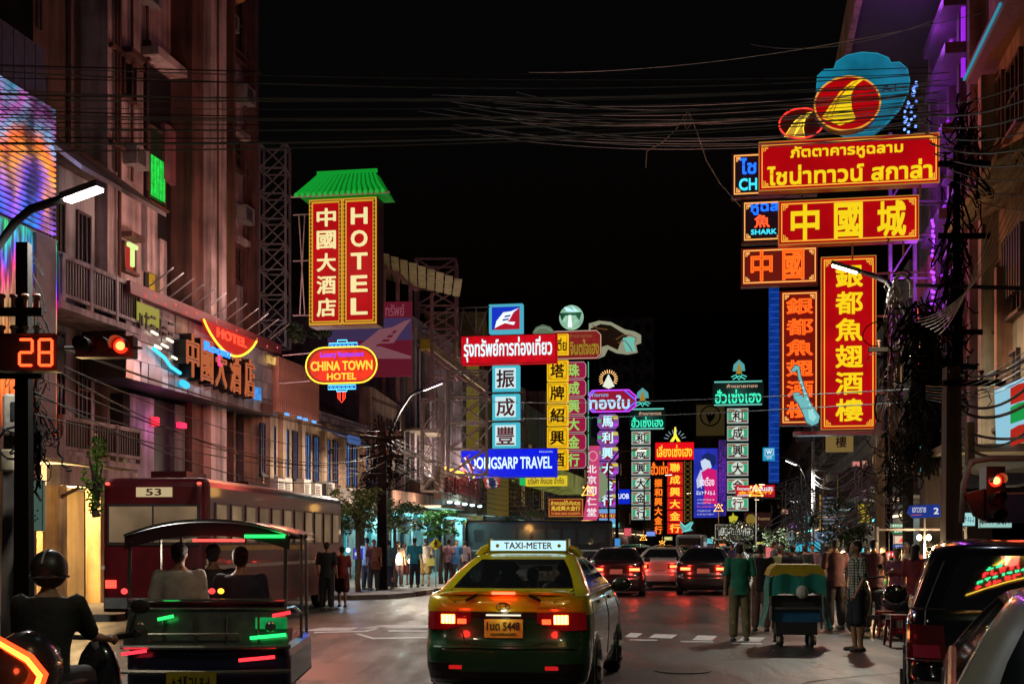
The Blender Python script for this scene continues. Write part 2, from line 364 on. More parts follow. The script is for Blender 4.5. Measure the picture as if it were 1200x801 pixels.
# ---------------------------------------------------------------- facades
class Fac:
    """a street front: the vertical plane X = RD*Y + b"""
    def __init__(s, b, name, label, cat, px0, group=None):
        s.b = b; s.sg = 1 if b < 0 else -1
        s.u0 = s.U0(px0); Y = s.Yp(px0)
        s.t = thing(name, label, cat, (RD * Y + b, Y, 0), TH, group)
    def Yp(s, px): return FPX * s.b / (px - 870)
    def U0(s, px): return s.Yp(px) / sin(TH)
    def u(s, px): return s.U0(px) - s.u0
    def z(s, px, py): return H + (HY - py) * s.Yp(px) / FPX
    def y(s, out): return -out if s.sg > 0 else out
    def mbbox(s, m, u0, u1, o0, o1, z0, z1):
        a, b = sorted((s.y(o0), s.y(o1))); return m.box(min(u0, u1), max(u0, u1), a, b, z0, z1)
    def box(s, name, u0, u1, o0, o1, z0, z1, mat, parent=None, label=None):
        m = MB(); s.mbbox(m, u0, u1, o0, o1, z0, z1); return m.build(name, mat, parent or s.t, label=label)
    def pbox(s, name, px0, px1, py0, py1, o0, o1, mat, parent=None, ref=None):
        r = ref if ref is not None else (px0 + px1) / 2
        return s.box(name, s.u(px0), s.u(px1), o0, o1, s.z(r, py1), s.z(r, py0), mat, parent)
    def window(s, u0, u1, z0, z1, out, fmat, gmat, nx=2, nz=2, d=.06, sill=True, fw=.06):
        m = MB()
        for a, b, c, e in ((u0, u0 + fw, z0, z1), (u1 - fw, u1, z0, z1), (u0, u1, z0, z0 + fw), (u0, u1, z1 - fw, z1)):
            s.mbbox(m, a, b, out, out + d, c, e)
        for i in range(1, nx): u = u0 + (u1 - u0) * i / nx; s.mbbox(m, u - .02, u + .02, out, out + d * .8, z0, z1)
        for i in range(1, nz): z = z0 + (z1 - z0) * i / nz; s.mbbox(m, u0, u1, out, out + d * .7, z - .02, z + .02)
        if sill: s.mbbox(m, u0 - .06, u1 + .06, out, out + d + .07, z0 - .08, z0 - .002)
        w = m.build('window', fmat, s.t)
        g = MB(); s.mbbox(g, u0 + fw * .5, u1 - fw * .5, out + .003, out + .025, z0 + fw * .5, z1 - fw * .5); g.build('pane', gmat, w)
        return w
DGL = paint((.012, .013, .018), .12, 0, 0)
WFR = paint((.10, .06, .05), .6, 0, .2)

ORD = ['topmost', 'second', 'third', 'fourth', 'fifth', 'sixth']
# ---------------------------------------------------------------- signs
class Sign:
    def __init__(s, name, label, cat, box, Yc, yaw=None, group=None):
        yaw = YAW if yaw is None else yaw; s.a = radians(yaw); s.Yc = Yc; s.x0, s.y0, s.x1, s.y1 = box
        s.O = P((box[0] + box[2]) / 2, box[3], Yc); s.k = FPX / Yc
        s.t = thing(name, label, cat, s.O, -s.a, group)
    def U(s, px):
        d = Vector(((px - CX) / FPX, 1, 0)); n = Vector((sin(s.a), cos(s.a), 0)); O = Vector((s.O.x, s.O.y, 0))
        return (d * (O.dot(n) / d.dot(n)) - O).dot(Vector((cos(s.a), -sin(s.a), 0)))
    def Z(s, py): return (s.y1 - py) / s.k
    def panel(s, name, b, mat, y0=0, y1=.35, parent=None):
        return MB().box(s.U(b[0]), s.U(b[2]), y0, y1, s.Z(b[3]), s.Z(b[1])).build(name, mat, parent or s.t)
    def border(s, b, mat, w=1.2, y=-.03, inset=0, name='border', corner=0):
        x0, x1, z0, z1 = s.U(b[0] + inset), s.U(b[2] - inset), s.Z(b[3] - inset), s.Z(b[1] + inset); w = w / s.k; m = MB()
        m.box(x0, x1, y, y + .06, z0, z0 + w).box(x0, x1, y, y + .06, z1 - w, z1).box(x0, x0 + w, y, y + .06, z0 + w, z1 - w).box(x1 - w, x1, y, y + .06, z0 + w, z1 - w)
        if corner:
            c = corner / s.k
            for sx, xx in ((1, x0 + 2 * w), (-1, x1 - 2 * w)):
                for sz, zz in ((1, z0 + 2 * w), (-1, z1 - 2 * w)):
                    for k, q in ((0, c), (1, c * .6)):
                        a = xx + sx * k * c * .3; e = zz + sz * k * c * .3; t = w * .7
                        m.box(min(a, a + sx * q), max(a, a + sx * q), y - .002 * k, y + .05, min(e, e + sz * t), max(e, e + sz * t))
                        m.box(min(a, a + sx * t), max(a, a + sx * t), y - .003 - .002 * k, y + .05, min(e + sz * t, e + sz * q), max(e + sz * t, e + sz * q))
        return m.build(name, mat, s.t)
    def txt(s, st, b, mat, y=-.05, name='lettering', parent=None, **kw):
        return text(st, (s.U(b[0]) + s.U(b[2])) / 2, (s.Z(b[1]) + s.Z(b[3])) / 2, abs(s.U(b[2]) - s.U(b[0])), abs(s.Z(b[1]) - s.Z(b[3])), y, mat, parent or s.t, name=name, **kw)
    def vchars(s, st, b, mat, gap=.14, **kw):
        n = len(st); h = (b[3] - b[1]) / n
        for i, c in enumerate(st): s.txt(c, (b[0], b[1] + h * (i + gap / 2), b[2], b[1] + h * (i + 1 - gap / 2)), mat, name='character', **kw)
    def hchars(s, st, b, mat, gap=.2, **kw):
        n = len(st); w = (b[2] - b[0]) / n
        for i, c in enumerate(st): s.txt(c, (b[0] + w * (i + gap / 2), b[1], b[0] + w * (i + 1 - gap / 2), b[3]), mat, name='character', **kw)
    def poly(s, name, pts, mat, y0, y1, parent=None):
        return MB().prism([(s.U(x), s.Z(y)) for x, y in pts], y0, y1).build(name, mat, parent or s.t)
    def tubes(s, name, paths, mat, y=-.06, r=.8, closed=False, parent=None, n=5):
        m = MB()
        for p in paths: m.tube([(s.U(x), y, s.Z(yy)) for x, yy in p], r / s.k, n, closed)
        return m.build(name, mat, parent or s.t)
    def bracket(s, bars, r=1.0, mat=STEEL, y=.2):
        m = MB()
        for (a, b, c, d) in bars: m.bar((s.U(a), y, s.Z(b)), (s.U(c), y, s.Z(d)), 2 * r / s.k)
        return m.build('bracket', mat, s.t)
    def glow(s, power, col, dx=0, dz=None, dist=1.2):
        lamp((dx, -dist, (s.y1 - s.y0) / 2 / s.k if dz is None else dz), power, col, s.t, .5, name='sign_light')
def circle(cx, cy, rx, ry=None, n=28, a0=0, a1=360): 
    ry = ry or rx
    return [(cx + rx * cos(radians(a0 + (a1 - a0) * i / n)), cy - ry * sin(radians(a0 + (a1 - a0) * i / n))) for i in range(n if a1 - a0 == 360 else n + 1)]
REDFR = paint((.25, .02, .02), .5, 0, .2)

# --- left: tall hotel sign with a green tiled roof
s = Sign('hotel_sign', 'tall red and gold double hotel sign under a green tiled roof', 'sign', (362, 232, 442, 381), 38.5)
s.panel('cabinet', (362, 232, 442, 381), paint((.05, .03, .02), .6), .02, .7)
for a, b, st in ((363, 401.6, '中國大酒店'), (402.4, 441.5, 'HOTEL')):
    f = s.panel('panel', (a, 233, b, 380), RED, -.02, .02)
    s.border((a, 233, b, 380), emit((.75, .42, .03), .8, True), 4.2, -.06, 0, 'gold_border')
    s.border((a, 233, b, 380), emit((.25, .06, .01), .8), 1.0, -.075, 1.6, 'border_line')
    m = MB()
    for k in range(30):
        for xx in (a + 2.1, b - 2.1):
            x = s.U(xx); z = s.Z(238 + k * 4.75); m.box(x - .025, x + .025, -.09, -.06, z - .03, z + .03)
    m.build('bead', emit((.2, .03, .01), .6), s.t)
s.vchars('中國大酒店', (372, 241, 394, 373), emit((.85, .76, .36), 1.0), gap=.2, bold=.03)
s.vchars('HOTEL', (412, 241, 431, 373), emit((.85, .76, .36), 1.0), gap=.28, bold=.03)
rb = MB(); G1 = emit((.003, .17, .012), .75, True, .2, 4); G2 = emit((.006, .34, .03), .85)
xt = [s.U(373 + i * (436 - 373) / 15) for i in range(16)]; xb = [s.U(354 + i * (454 - 354) / 15) for i in range(16)]
sh = MB(); sh.add([(xt[0], .2, s.Z(200)), (xt[-1], .2, s.Z(200)), (xb[-1], -.45, s.Z(231)), (xb[0], -.45, s.Z(231)), (xt[0], .9, s.Z(200)), (xt[-1], .9, s.Z(200)), (xb[-1], .85, s.Z(231)), (xb[0], .85, s.Z(231))],
                  [(0, 3, 2, 1), (4, 5, 6, 7), (0, 1, 5, 4), (0, 4, 7, 3), (1, 2, 6, 5), (3, 7, 6, 2)])
roof = sh.build('roof', G1, s.t)
for i in range(16):
    MB().tube([(xt[i], .17, s.Z(200)), (xt[i] * .45 + xb[i] * .55, -.28, s.Z(219)), (xb[i], -.47, s.Z(230))], [.035, .045, .05], 6).build('tile_rib', G2, roof)
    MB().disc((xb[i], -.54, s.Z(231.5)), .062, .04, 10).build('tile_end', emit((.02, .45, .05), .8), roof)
MB().bar((xt[0] - .1, .2, s.Z(199.5)), (xt[-1] + .1, .2, s.Z(199.5)), .1).build('ridge', G2, roof)
MB().bar((xb[0] - .2, -.45, s.Z(232.6)), (xb[-1] + .2, -.45, s.Z(232.6)), .05).build('eave', paint((.2, .2, .2), .5), roof)
s.bracket([(338, 245, 362, 245), (338, 300, 362, 300), (338, 365, 362, 365), (352, 245, 346, 365), (345, 245, 352, 365)], .6, STEEL, .4)
s.glow(230, (1, .38, .26), 0, None, 1.8); 
# --- neon oval hotel sign
s = Sign('neon_hotel_sign', 'yellow ringed oval neon sign glowing red with hotel name', 'neon sign', (359, 398, 443, 472), 39.5)
ov = circle(401, 428, 41, 20.5, 40)
ov = [(x + (12 if x > 401 else -12) * 0, y) for x, y in ov]
def stad(cx, cy, hw, hh, n=12):
    p = []
    for i in range(n + 1): a = pi / 2 - pi * i / n; p.append((cx + hw - hh + hh * cos(a), cy - hh * sin(a)))
    for i in range(n + 1): a = -pi / 2 - pi * i / n; p.append((cx - hw + hh + hh * cos(a), cy - hh * sin(a)))
    return p
s.poly('backboard', stad(401, 428, 41, 20.5), emit((.32, .02, .01), 1, True, .3, 3), 0, .12)
s.poly('backboard_rim', stad(401, 428, 38, 18), emit((.75, .03, .01), 1, True, .3, 3), -.02, 0)
s.tubes('neon_ring', [stad(401, 428, 41.5, 21)], NYEL, -.08, .9, True)
s.txt('Luxury Restaurant', (376, 412, 427, 420), emit((.25, .05, .9), 1.3), -.06, bold=.03)
s.txt('CHINA TOWN', (365, 423, 437, 434), emit((1, .35, .03), 2.2), -.06, bold=.035)
s.txt('HOTEL', (384, 437, 418, 445), emit((1, .35, .03), 2.2), -.06, bold=.035)
for (a, b, c, d), z in (((386, 402, 419, 407), 'top_crest'), ((385, 451, 417, 456), 'bottom_crest')):
    s.panel(z, (a, b, c, d), emit((.01, .1, .5), 1), 0, .08)
    s.tubes('neon_outline', [[(a, b), (c, b), (c, d), (a, d)]], emit((.1, .6, 1), 2), -.04, .6, True)
    s.tubes('neon_scroll', [[(a + 2 + i * 4.8 + dx, b + 2.5 + (1.5 if k % 2 else -1.2)) for k, dx in enumerate((0, 1, 2, 3))] for i in range(6)], emit((.1, .7, .9), 1.6), -.04, .35)
s.tubes('neon_outline', [[(396, 402), (396, 398.5), (407, 398.5), (407, 402)], [(395, 456), (395, 458.5), (407, 458.5), (407, 456)]], emit((.1, .6, 1), 2), -.04, .6)
s.tubes('neon_tassel', [[(396.5, 459), (396.5, 466), (401, 471.5), (405, 466), (405, 459)], [(399, 459), (399, 468)], [(402.5, 459), (402.5, 468)]], emit((1, .05, .02), 2.2), -.04, .6)
s.bracket([(362, 445, 325, 447), (362, 412, 330, 414)], .5, STEEL, .1)
s.glow(330, (1, .3, .14), 0, .7, 2.0)
# --- travel agency cluster
s = Sign('logo_sign', 'square blue and red light box with white bird logo above red Thai sign', 'sign', (573, 356, 612, 390), 70)
s.panel('cabinet', (573, 356, 612, 390), emit((.08, .45, .6), .9, True), 0, .5)
s.poly('blue_face', [(576.5, 359.5), (609, 359.5), (609, 361), (578, 386), (576.5, 386)], emit((.01, .04, .6), .9, True), -.03, 0)
s.poly('red_face', [(609, 361), (609, 386), (578, 386)], emit((.5, .01, .03), .9, True), -.034, 0)
s.poly('bird_logo', [(580, 384), (582, 376), (590, 366), (599, 365), (608, 361.5), (602, 366), (597, 375), (594, 377), (604, 377.5), (602, 381), (592, 378.5), (586, 381)], WHT, -.06, -.03)
s.poly('wing_bar', [(592, 370), (599, 369), (598, 371), (591, 372)], emit((.05, .05, .4), .8), -.075, -.06)
s.poly('wing_bar', [(589.5, 374), (597, 373), (596, 375), (589, 376)], emit((.05, .05, .4), .8), -.075, -.06)
s = Sign('shop_sign', 'wide red Thai travel agency sign with white lettering', 'sign', (540, 392, 652, 426), 69)
s.panel('cabinet', (540, 392, 652, 426), emit((.55, .003, .01), 1, True, .2, 2), 0, .5)
s.border((540, 392, 652, 426), REDFR, .8, -.03)
s.txt('รุ่งทรัพย์การท่องเที่ยว', (544, 395, 647, 423), emit((.75, .95, 1), 1.1), -.06, bold=.035)
s.bracket([(520, 398, 540, 398), (520, 420, 540, 420), (522, 358, 573, 358), (522, 358, 522, 398), (542, 358, 538, 392), (557, 358, 557, 390), (570, 362, 558, 390), (541, 358, 556, 388)], .6)
for i, c in enumerate('振成豐'):
    y0 = 428 + i * 33.4
    s = Sign('character_sign', 'cyan edged light box with dark character, %s of three below the Thai travel sign' % ('top', 'middle', 'bottom')[i], 'sign', (577, y0, 608, y0 + 30), 69.3)
    s.panel('cabinet', (577, y0, 608, y0 + 30), emit((.06, .5, .62), .95, True), 0, .5)
    s.panel('face', (580.5, y0 + 3, 604.5, y0 + 27), emit((.62, .82, .85), 1, True), -.03, 0)
    s.txt(c, (582, y0 + 5, 603, y0 + 26), paint((.18, .01, .02), .5), -.05, name='character', bold=.03)
    s.bracket([(540, y0 + 30.8, 612, y0 + 30.8), (552, y0 + 31, 577, y0)], .5)
s = Sign('shop_sign', 'long blue travel agency sign with white English lettering', 'sign', (540, 525, 652, 559), 69)
s.panel('cabinet', (540, 525, 652, 559), emit((.002, .01, .72), 1, True, .15, 2), 0, .5)
s.border((540, 525, 652, 559), paint((.03, .03, .12), .5), .8, -.03)
s.txt('ROONGSARP TRAVEL', (544, 535, 647, 549), emit((.7, .93, 1), 1.1), -.06, bold=.03)
s.txt('สำนักงานท่องเที่ยว', (632, 528, 648, 530.5), emit((.5, .6, 1), .9), -.05)
s = Sign('shop_sign', 'yellow company name sign just below the blue travel sign', 'sign', (616, 557, 664, 569), 72)
s.panel('cabinet', (616, 557, 664, 569), emit((.8, .6, .02), .9, True), 0, .3)
s.panel('green_end', (609, 559, 616, 568), emit((.02, .5, .12), .9, True), 0, .3)
s.txt('บริษัท คิงเอช จำกัด', (619, 559, 661, 567), paint((.2, .03, .02), .6), -.03)
# --- yellow wine column
TOPY = emit((.9, .52, .01), 1, True, .12, 2)
s = Sign('shop_sign', 'narrow yellow sign with dark Thai letters above the yellow column', 'sign', (651, 391, 665, 416), 88)
s.panel('cabinet', (651, 391, 665.5, 415), TOPY, 0, .5); s.border((651, 391, 665.5, 415), emit((.6, .3, .01), .8), .7, -.03, 1)
s.txt('ตี่ย', (653, 396, 664, 411), paint((.16, .02, .01), .5), -.05, bold=.03)
for i, (c, y0) in enumerate(zip('塔牌紹興酒', (422, 448, 474, 500, 526))):
    x0 = 641 if c != '酒' else 652
    s = Sign('character_sign', 'yellow light box with a dark character, %s in the yellow column' % ORD[i], 'sign', (641, y0, 665, y0 + 24), 88.5)
    s.panel('cabinet', (641, y0, 665.4, y0 + 24), TOPY, 0, .5); s.border((641, y0, 665.4, y0 + 24), emit((.45, .2, .01), .8), .6, -.03, 1.4, 'border', 3)
    s.txt(c, (645, y0 + 4, 661.5, y0 + 20.5), paint((.22, .03, .01), .5), -.05, name='character', bold=.04)
# --- crimson column and board
s = Sign('shop_sign', 'dark red octagonal Thai gold shop board beside the yellow column', 'sign', (628, 387, 704, 421), 91)
oc = [(630, 391), (634, 388), (699, 388), (704, 393), (704, 415), (699, 420), (634, 420), (630, 416)]
s.poly('cabinet', oc, emit((.20, .012, .012), 1, True, .2, 2), 0, .5); s.tubes('outline', [oc], emit((.55, .4, .3), .9), -.03, .55, True)
s.txt('จินตใจเฮง', (668, 398, 702, 416), emit((.33, .24, .02), .9), -.05, bold=.04); s.txt('ห้างขายทอง', (668, 391, 694, 396), emit((.35, .1, .04), .8), -.05)
for i, (c, y0) in enumerate(zip('珠成興大金行', (424, 445, 466, 487, 508, 529))):
    s = Sign('character_sign', 'crimson octagonal box with green character, %s in the crimson column' % ORD[i], 'sign', (664, y0, 690, y0 + 19), 91.5)
    o8 = [(664, y0), (684, y0), (686.5, y0 + 3), (686.5, y0 + 16), (684, y0 + 19), (664, y0 + 19)]
    s.poly('cabinet', o8, emit((.30, .008, .05), 1, True, .15, 2), 0, .5); s.tubes('outline', [o8], emit((.5, .35, .35), .8), -.03, .5, True)
    s.txt(c, (666, y0 + 2, 679, y0 + 17), emit((.3, .62, .12), 1), -.05, name='character', bold=.05)
    s.tubes('neon_edge', [[(689.5, y0), (689.5, y0 + 19)]], emit((.08, .5, .3), .9), 0, .6)
# fish ornament + globe
s = Sign('fish_ornament', 'pale painted fish shaped sign stretching above the dark red board', 'sign', (690, 372, 752, 418), 93)
s.poly('body', [(690, 378), (702, 375), (716, 377), (732, 386), (744, 389), (751, 393), (751, 402), (745, 404), (747, 413), (735, 415), (722, 413), (712, 408), (708, 416), (700, 419), (698, 410), (690, 404)], emit((.30, .30, .20), .9, True), 0, .3)
s.poly('belly', [(692, 384), (704, 379), (716, 381), (728, 389), (736, 394), (728, 399), (724, 410), (712, 404), (704, 406), (692, 400)], paint((.09, .04, .02), .6), -.04, 0)
s.poly('head', [(730, 396), (745, 395), (743, 404), (745, 412), (734, 412), (731, 404)], emit((.16, .55, .45), .9), -.06, -.001)
s.tubes('scroll_line', [[(722, 398), (730, 393), (738, 393), (746, 397), (744, 402)], [(724, 402), (732, 399), (737, 405), (741, 412)], [(694, 380), (700, 384), (712, 386)]], emit((.2, .08, .03), .7), -.09, .6)
s = Sign('globe_sign', 'round pale green glowing emblem on a post above the red board', 'sign', (654, 355, 684, 386), 90)
m = MB(); x = s.U(668.5); m.ell((x, .5, s.Z(370.5)), 14.5 / s.k, .7, 14.5 / s.k, 24, 14); m.build('globe', emit((.28, .52, .36), 1, True, .3, 2), s.t, smooth=True)
s.poly('roof_glyph', [(656, 367), (682, 367), (679, 376), (675, 370), (663, 370), (659, 376)], paint((.02, .06, .04), .5), -.3, -.18)
s.poly('beam', [(662, 360), (668, 362), (675, 366), (664, 365)], emit((.5, .8, 1), 1.2), -.32, -.2)
s.poly('beam', [(670, 358), (674, 362), (679, 366), (674, 365)], emit((.5, .8, 1), 1.2), -.32, -.2)
s.poly('figure', [(667, 370), (670, 370), (671, 384), (666, 384)], emit((.8, .95, .85), 1.1), -.34, -.22)
s.glow(60, (.3, 1, .6), 0, None, 1.6)
s = Sign('canopy_ornament', 'small pale scalloped awning ornament left of the globe emblem', 'sign', (624, 380, 650, 393), 90)
s.poly('body', [(624, 389), (628, 383), (636, 380), (645, 383), (650, 389), (646, 392), (626, 392)], emit((.14, .2, .12), .8), 0, .3)
s.tubes('scroll_line', [[(627, 388), (632, 384), (640, 384), (647, 388)]], emit((.3, .4, .3), .8), -.04, .5)
# --- rainbow gold shop (thong bai)
s = Sign('shop_sign', 'purple and red octagonal gold shop sign with pale blue Thai letters', 'sign', (690, 456, 745, 482), 112)
o8 = [(691, 460), (694, 457), (737, 457), (745, 464), (745, 476), (737, 482), (694, 482), (691, 479)]
s.poly('cabinet', o8, emit((.28, .01, .03), 1, True), 0, .5); s.tubes('violet_tube', [o8], emit((.5, .05, .9), 1.5), -.04, .8, True)
s.tubes('blue_tube', [[(732, 457.5), (744, 468)], [(744, 472), (732, 481.5)], [(692, 462), (698, 457)], [(692, 477), (698, 482)]], emit((.1, .1, 1), 1.5), -.06, .9)
s.txt('ทองใบ', (691, 463, 738, 479), emit((.45, .75, 1), 1.1), -.06, bold=.045); s.txt('ห้างทอง', (692, 459.5, 713, 464.5), emit((.3, .5, .9), .9), -.06)
s = Sign('sunburst_emblem', 'small sunburst emblem glowing above the purple gold shop sign', 'sign', (702, 432, 724, 456), 112)
s.poly('emblem', [(706, 452), (709, 446), (713, 438), (717, 446), (720, 452), (713, 455)], emit((.8, .85, .7), 1), 0, .2)
s.tubes('ray', [[(713 + 7 * cos(radians(a)), 444 - 7 * sin(radians(a))), (713 + 11 * cos(radians(a)), 444 - 11 * sin(radians(a)))] for a in range(-30, 211, 16)], emit((1, .55, .2), 1.5), -.02, .5)
for i, (c, y0) in enumerate(zip('馬利興大金行', (485, 504, 522, 540.5, 559, 577))):
    s = Sign('character_sign', 'small octagon box with pale blue character, %s below the purple gold sign' % ORD[i], 'sign', (700, y0, 724, y0 + 17), 113)
    o8 = [(703, y0), (721, y0), (724.5, y0 + 4), (724.5, y0 + 13), (721, y0 + 17), (703, y0 + 17), (700, y0 + 13), (700, y0 + 4)]
    s.poly('cabinet', o8, emit((.25, .08, .4), .9, True), 0, .4)
    s.panel('yellow_stripe', (717, y0 + 2, 724, y0 + 6), emit((.6, .55, .05), 1), -.02, 0); s.panel('violet_stripe', (717, y0 + 11, 724, y0 + 14), emit((.5, .05, .8), 1), -.02, 0)
    s.panel('green_stripe', (700.5, y0 + 6, 707, y0 + 10), emit((.05, .45, .2), 1), -.02, 0)
    s.poly('disc', circle(712, y0 + 8.5, 7.6, 7.6, 14), emit((.3, .01, .03), .9), -.04, 0)
    s.txt(c, (705.5, y0 + 2, 718.5, y0 + 15), emit((.5, .85, 1), 1.2), -.07, name='character', bold=.05)
s = Sign('shop_sign', 'blue white striped name plate under the octagon column', 'sign', (702, 596, 724, 612), 113)
s.panel('cabinet', (702, 596, 724, 612), emit((.15, .4, .75), .9, True), 0, .4); s.panel('red_stripe', (702, 601, 724, 607), emit((.35, .02, .03), .9), -.03, 0)
s.txt('~8', (703.5, 602, 722.5, 606), emit((.9, .8, .1), 1), -.06, bold=.03)
# --- pink shrine board
s = Sign('shop_sign', 'tall pink vertical sign with white characters and round seal', 'sign', (684, 522, 703, 612), 105)
s.poly('cabinet', [(690, 522), (702, 522), (701, 604), (697, 612), (683, 612), (684, 602), (688, 580)], emit((.62, .06, .18), .9, True, .15, 2), 0, .4)
s.tubes('round_seal', [circle(695, 534, 5, 5.5, 16)], emit((.9, .45, .55), .9), -.03, .5, True)
s.vchars('北京同仁堂', (688, 543, 699, 606), emit((.9, .8, .85), 1), gap=.25, bold=.04)
s = Sign('round_sign', 'pale green round shop emblem between pink sign and octagon column', 'sign', (700, 552, 712, 583), 108)
s.poly('cabinet', circle(704, 567.5, 8, 15, 20), emit((.25, .32, .18), .8, True), 0, .3)
s = Sign('shop_sign', 'dark red and gold three line gold shop board behind the taxi', 'sign', (643, 584, 683, 605), 84)
s.panel('cabinet', (643, 584, 683, 605), emit((.18, .02, .01), 1, True), 0, .3); s.border((643, 584, 683, 605), emit((.5, .2, .03), 1), .8, -.03)
s.txt('ห้างทองโต๊ะกังฮวด', (646, 586, 680, 591.5), emit((.85, .6, .05), 1), -.05, bold=.02); s.txt('馬成興大金行', (646, 592.5, 680, 598), emit((.85, .6, .05), 1), -.05, bold=.02)
s.txt('TO SENG HENG GOLDSMITH', (646, 600, 680, 602.8), emit((.8, .3, .05), 1), -.05)
s = Sign('bank_sign', 'small blue bank sign with white letters right of octagon column', 'sign', (723, 573, 738, 590), 125)
s.panel('cabinet', (723, 573, 738, 590), emit((.003, .02, .55), 1, True), 0, .3); s.txt('UOB', (724.5, 578, 737, 584), WHT, -.04, bold=.03)
# --- the two wo seng heng signs
GREENW = emit((.03, .42, .18), .9, True); WHITEP = emit((.32, .40, .36), .9, True); MAR = emit((.2, .02, .02), .8)
def wo_sign(box_top, xs, chars, Y, tall, where, cap, capw):
    a, b, c, d = box_top
    s = Sign('shop_sign', 'dark board with glowing turquoise Thai letters, %s' % where, 'sign', box_top, Y)
    o8 = [(a, b + 4), (a + 4, b), (c - 3, b), (c, b + 3), (c, d - 3), (c - 3, d), (a + 4, d), (a, d - 4)]
    s.poly('cabinet', o8, paint((.02, .03, .035), .5), 0, .5); s.tubes('neon_edge', [[(a + 2, b + 1), (c - 2, b + 1)], [(a + 2, d - 1), (c - 2, d - 1)]], emit((.12, .5, .4), 1.1), -.04, .9)
    s.txt('ฮั่วเซ่งเฮง', (a + 3, b + 10, c - 3, d - 3), emit((.05, .85, .5), 1.2), -.06, bold=.03); s.txt('ห้างขายทอง', (a + (c - a) * .28, b + 4, c - (c - a) * .12, b + 8), emit((.8, .45, .3), .9), -.05)
    s.glow(50, (.2, 1, .7), 0, None, 1.5)
    e = Sign('lotus_emblem', 'turquoise lotus emblem with golden stupa %s' % cap, 'sign', capw, Y)
    x0, y0, x1, y1 = capw; w = x1 - x0; h = y1 - y0; cx = (x0 + x1) / 2
    e.poly('halo', [(x0 + w * .1, y0 + h * .55), (x0 + w * .15, y0 + h * .25), (cx, y0), (x1 - w * .15, y0 + h * .25), (x1 - w * .1, y0 + h * .55)], emit((.1, .38, .38), .9, True), 0, .2)
    e.poly('stupa', [(cx - w * .2, y0 + h * .7), (cx - w * .08, y0 + h * .35), (cx, y0 + h * .12), (cx + w * .08, y0 + h * .35), (cx + w * .2, y0 + h * .7)], emit((.4, .22, .03), .9), -.04, 0)
    e.tubes('petal', [[(x0, y0 + h * .85), (x0 + w * .3, y0 + h * .75), (cx, y0 + h), (x1 - w * .3, y0 + h * .75), (x1, y0 + h * .85)], [(x0 + w * .1, y0 + h * .97), (cx, y0 + h * .8), (x1 - w * .1, y0 + h * .97)]], emit((.1, .75, .6), 1.1), -.05, .6)
    for i, (ch, y) in enumerate(zip('和成興大金行', chars)):
        q = Sign('character_sign', 'green and white box with dark red character, %s of six %s' % (ORD[i], where), 'sign', (xs[0], y, xs[1], y + tall), Y + .5)
        q.panel('cabinet', (xs[0], y, xs[1], y + tall), WHITEP, 0, .4); m = (xs[0] + xs[1]) / 2; hw = (xs[1] - xs[0]) / 2
        q.panel('green_field', (xs[0] + 1.5, y + 4, xs[1] - 1.5, y + tall - 4), GREENW, -.03, 0)
        q.panel('top_stripe', (xs[0] + 1.5, y + 1.5, xs[1] - 1.5, y + 3.2), emit((.35, .12, .02), .8), -.03, 0); q.panel('bottom_stripe', (xs[0] + 1.5, y + tall - 3.2, xs[1] - 1.5, y + tall - 1.4), MAR, -.03, 0)
        q.poly('white_disc', circle(m, y + tall / 2, hw * .6, tall * .42, 16), emit((.62, .7, .62), 1), -.06, 0)
        q.txt(ch, (m - hw * .48, y + tall * .14, m + hw * .48, y + tall * .86), paint((.16, .01, .01), .5), -.09, name='character', bold=.04)
wo_sign((737, 478, 780, 503), (740, 762), (505, 523, 540.5, 558, 575.5, 593), 138, 15.5, 'left of the orange sign', 'behind the purple gold shop sign', (744, 454, 762, 476))
wo_sign((835, 446, 895, 475), (852, 877), (478, 498.5, 519, 539.5, 560, 580.5), 98, 17.5, 'left of the blue tower', 'above the right turquoise board', (857, 421, 875, 445))
# --- orange / red centre
s = Sign('shop_sign', 'red gold shop sign with yellow Thai letters below a tower emblem', 'sign', (768, 518, 813, 538), 155)
s.panel('cabinet', (768, 518, 813, 538), emit((.75, .004, .01), 1.1, True), 0, .5); s.txt('เลี่ยงเซ่งเฮง', (770, 521, 811, 535), emit((1, .6, .03), 1.2), -.08, bold=.04)
s = Sign('tower_emblem', 'small yellow neon tower emblem with ray letters above red sign', 'sign', (777, 500, 805, 518), 155)
s.poly('tower', [(785, 517), (789.5, 510), (790.5, 500), (792, 500), (793, 510), (797.5, 517), (793.5, 517), (791.5, 513), (789, 517)], emit((.9, .75, .05), 1.3), 0, .2)
s.tubes('ray', [[(791 + 8 * cos(radians(a)), 515 - 7 * sin(radians(a))), (791 + 13 * cos(radians(a)), 515 - 12 * sin(radians(a)))] for a in range(15, 170, 22)], emit((.25, .35, .4), .9), 0, .5)
s = Sign('vertical_sign', 'red vertical sign with yellow characters hanging under red sign', 'sign', (782, 541, 800, 626), 156)
for i, c in enumerate('聯成興大金行'):
    y = 541 + i * 14.2
    if i < 5 or True: s.panel('panel', (782, y, 800, y + 13), emit((.7, .01, .01), 1, True), 0, .4)
    s.txt(c, (785, y + 1.5, 797, y + 11.5), emit((1, .6, .04), 1.2), -.06, name='character', bold=.05)
s = Sign('neon_sign', 'orange neon vertical characters left of the red vertical sign', 'sign', (763, 540, 785, 626), 150)
s.txt('ฮั่วเซ่ง', (763, 541, 783, 556), emit((1, .15, .01), 1.5), -.03, bold=.045); s.vchars('振和興大金行', (767, 560, 776, 626), emit((1, .16, .01), 1.6), gap=.15, bold=.05)
s.panel('backing', (766, 540, 777, 626), paint((.03, .01, .01), .6), .05, .3)
lt = thing('lattice_mast', 'slim yellow lattice mast right of the red vertical sign', 'mast', P(806, 612, 158))
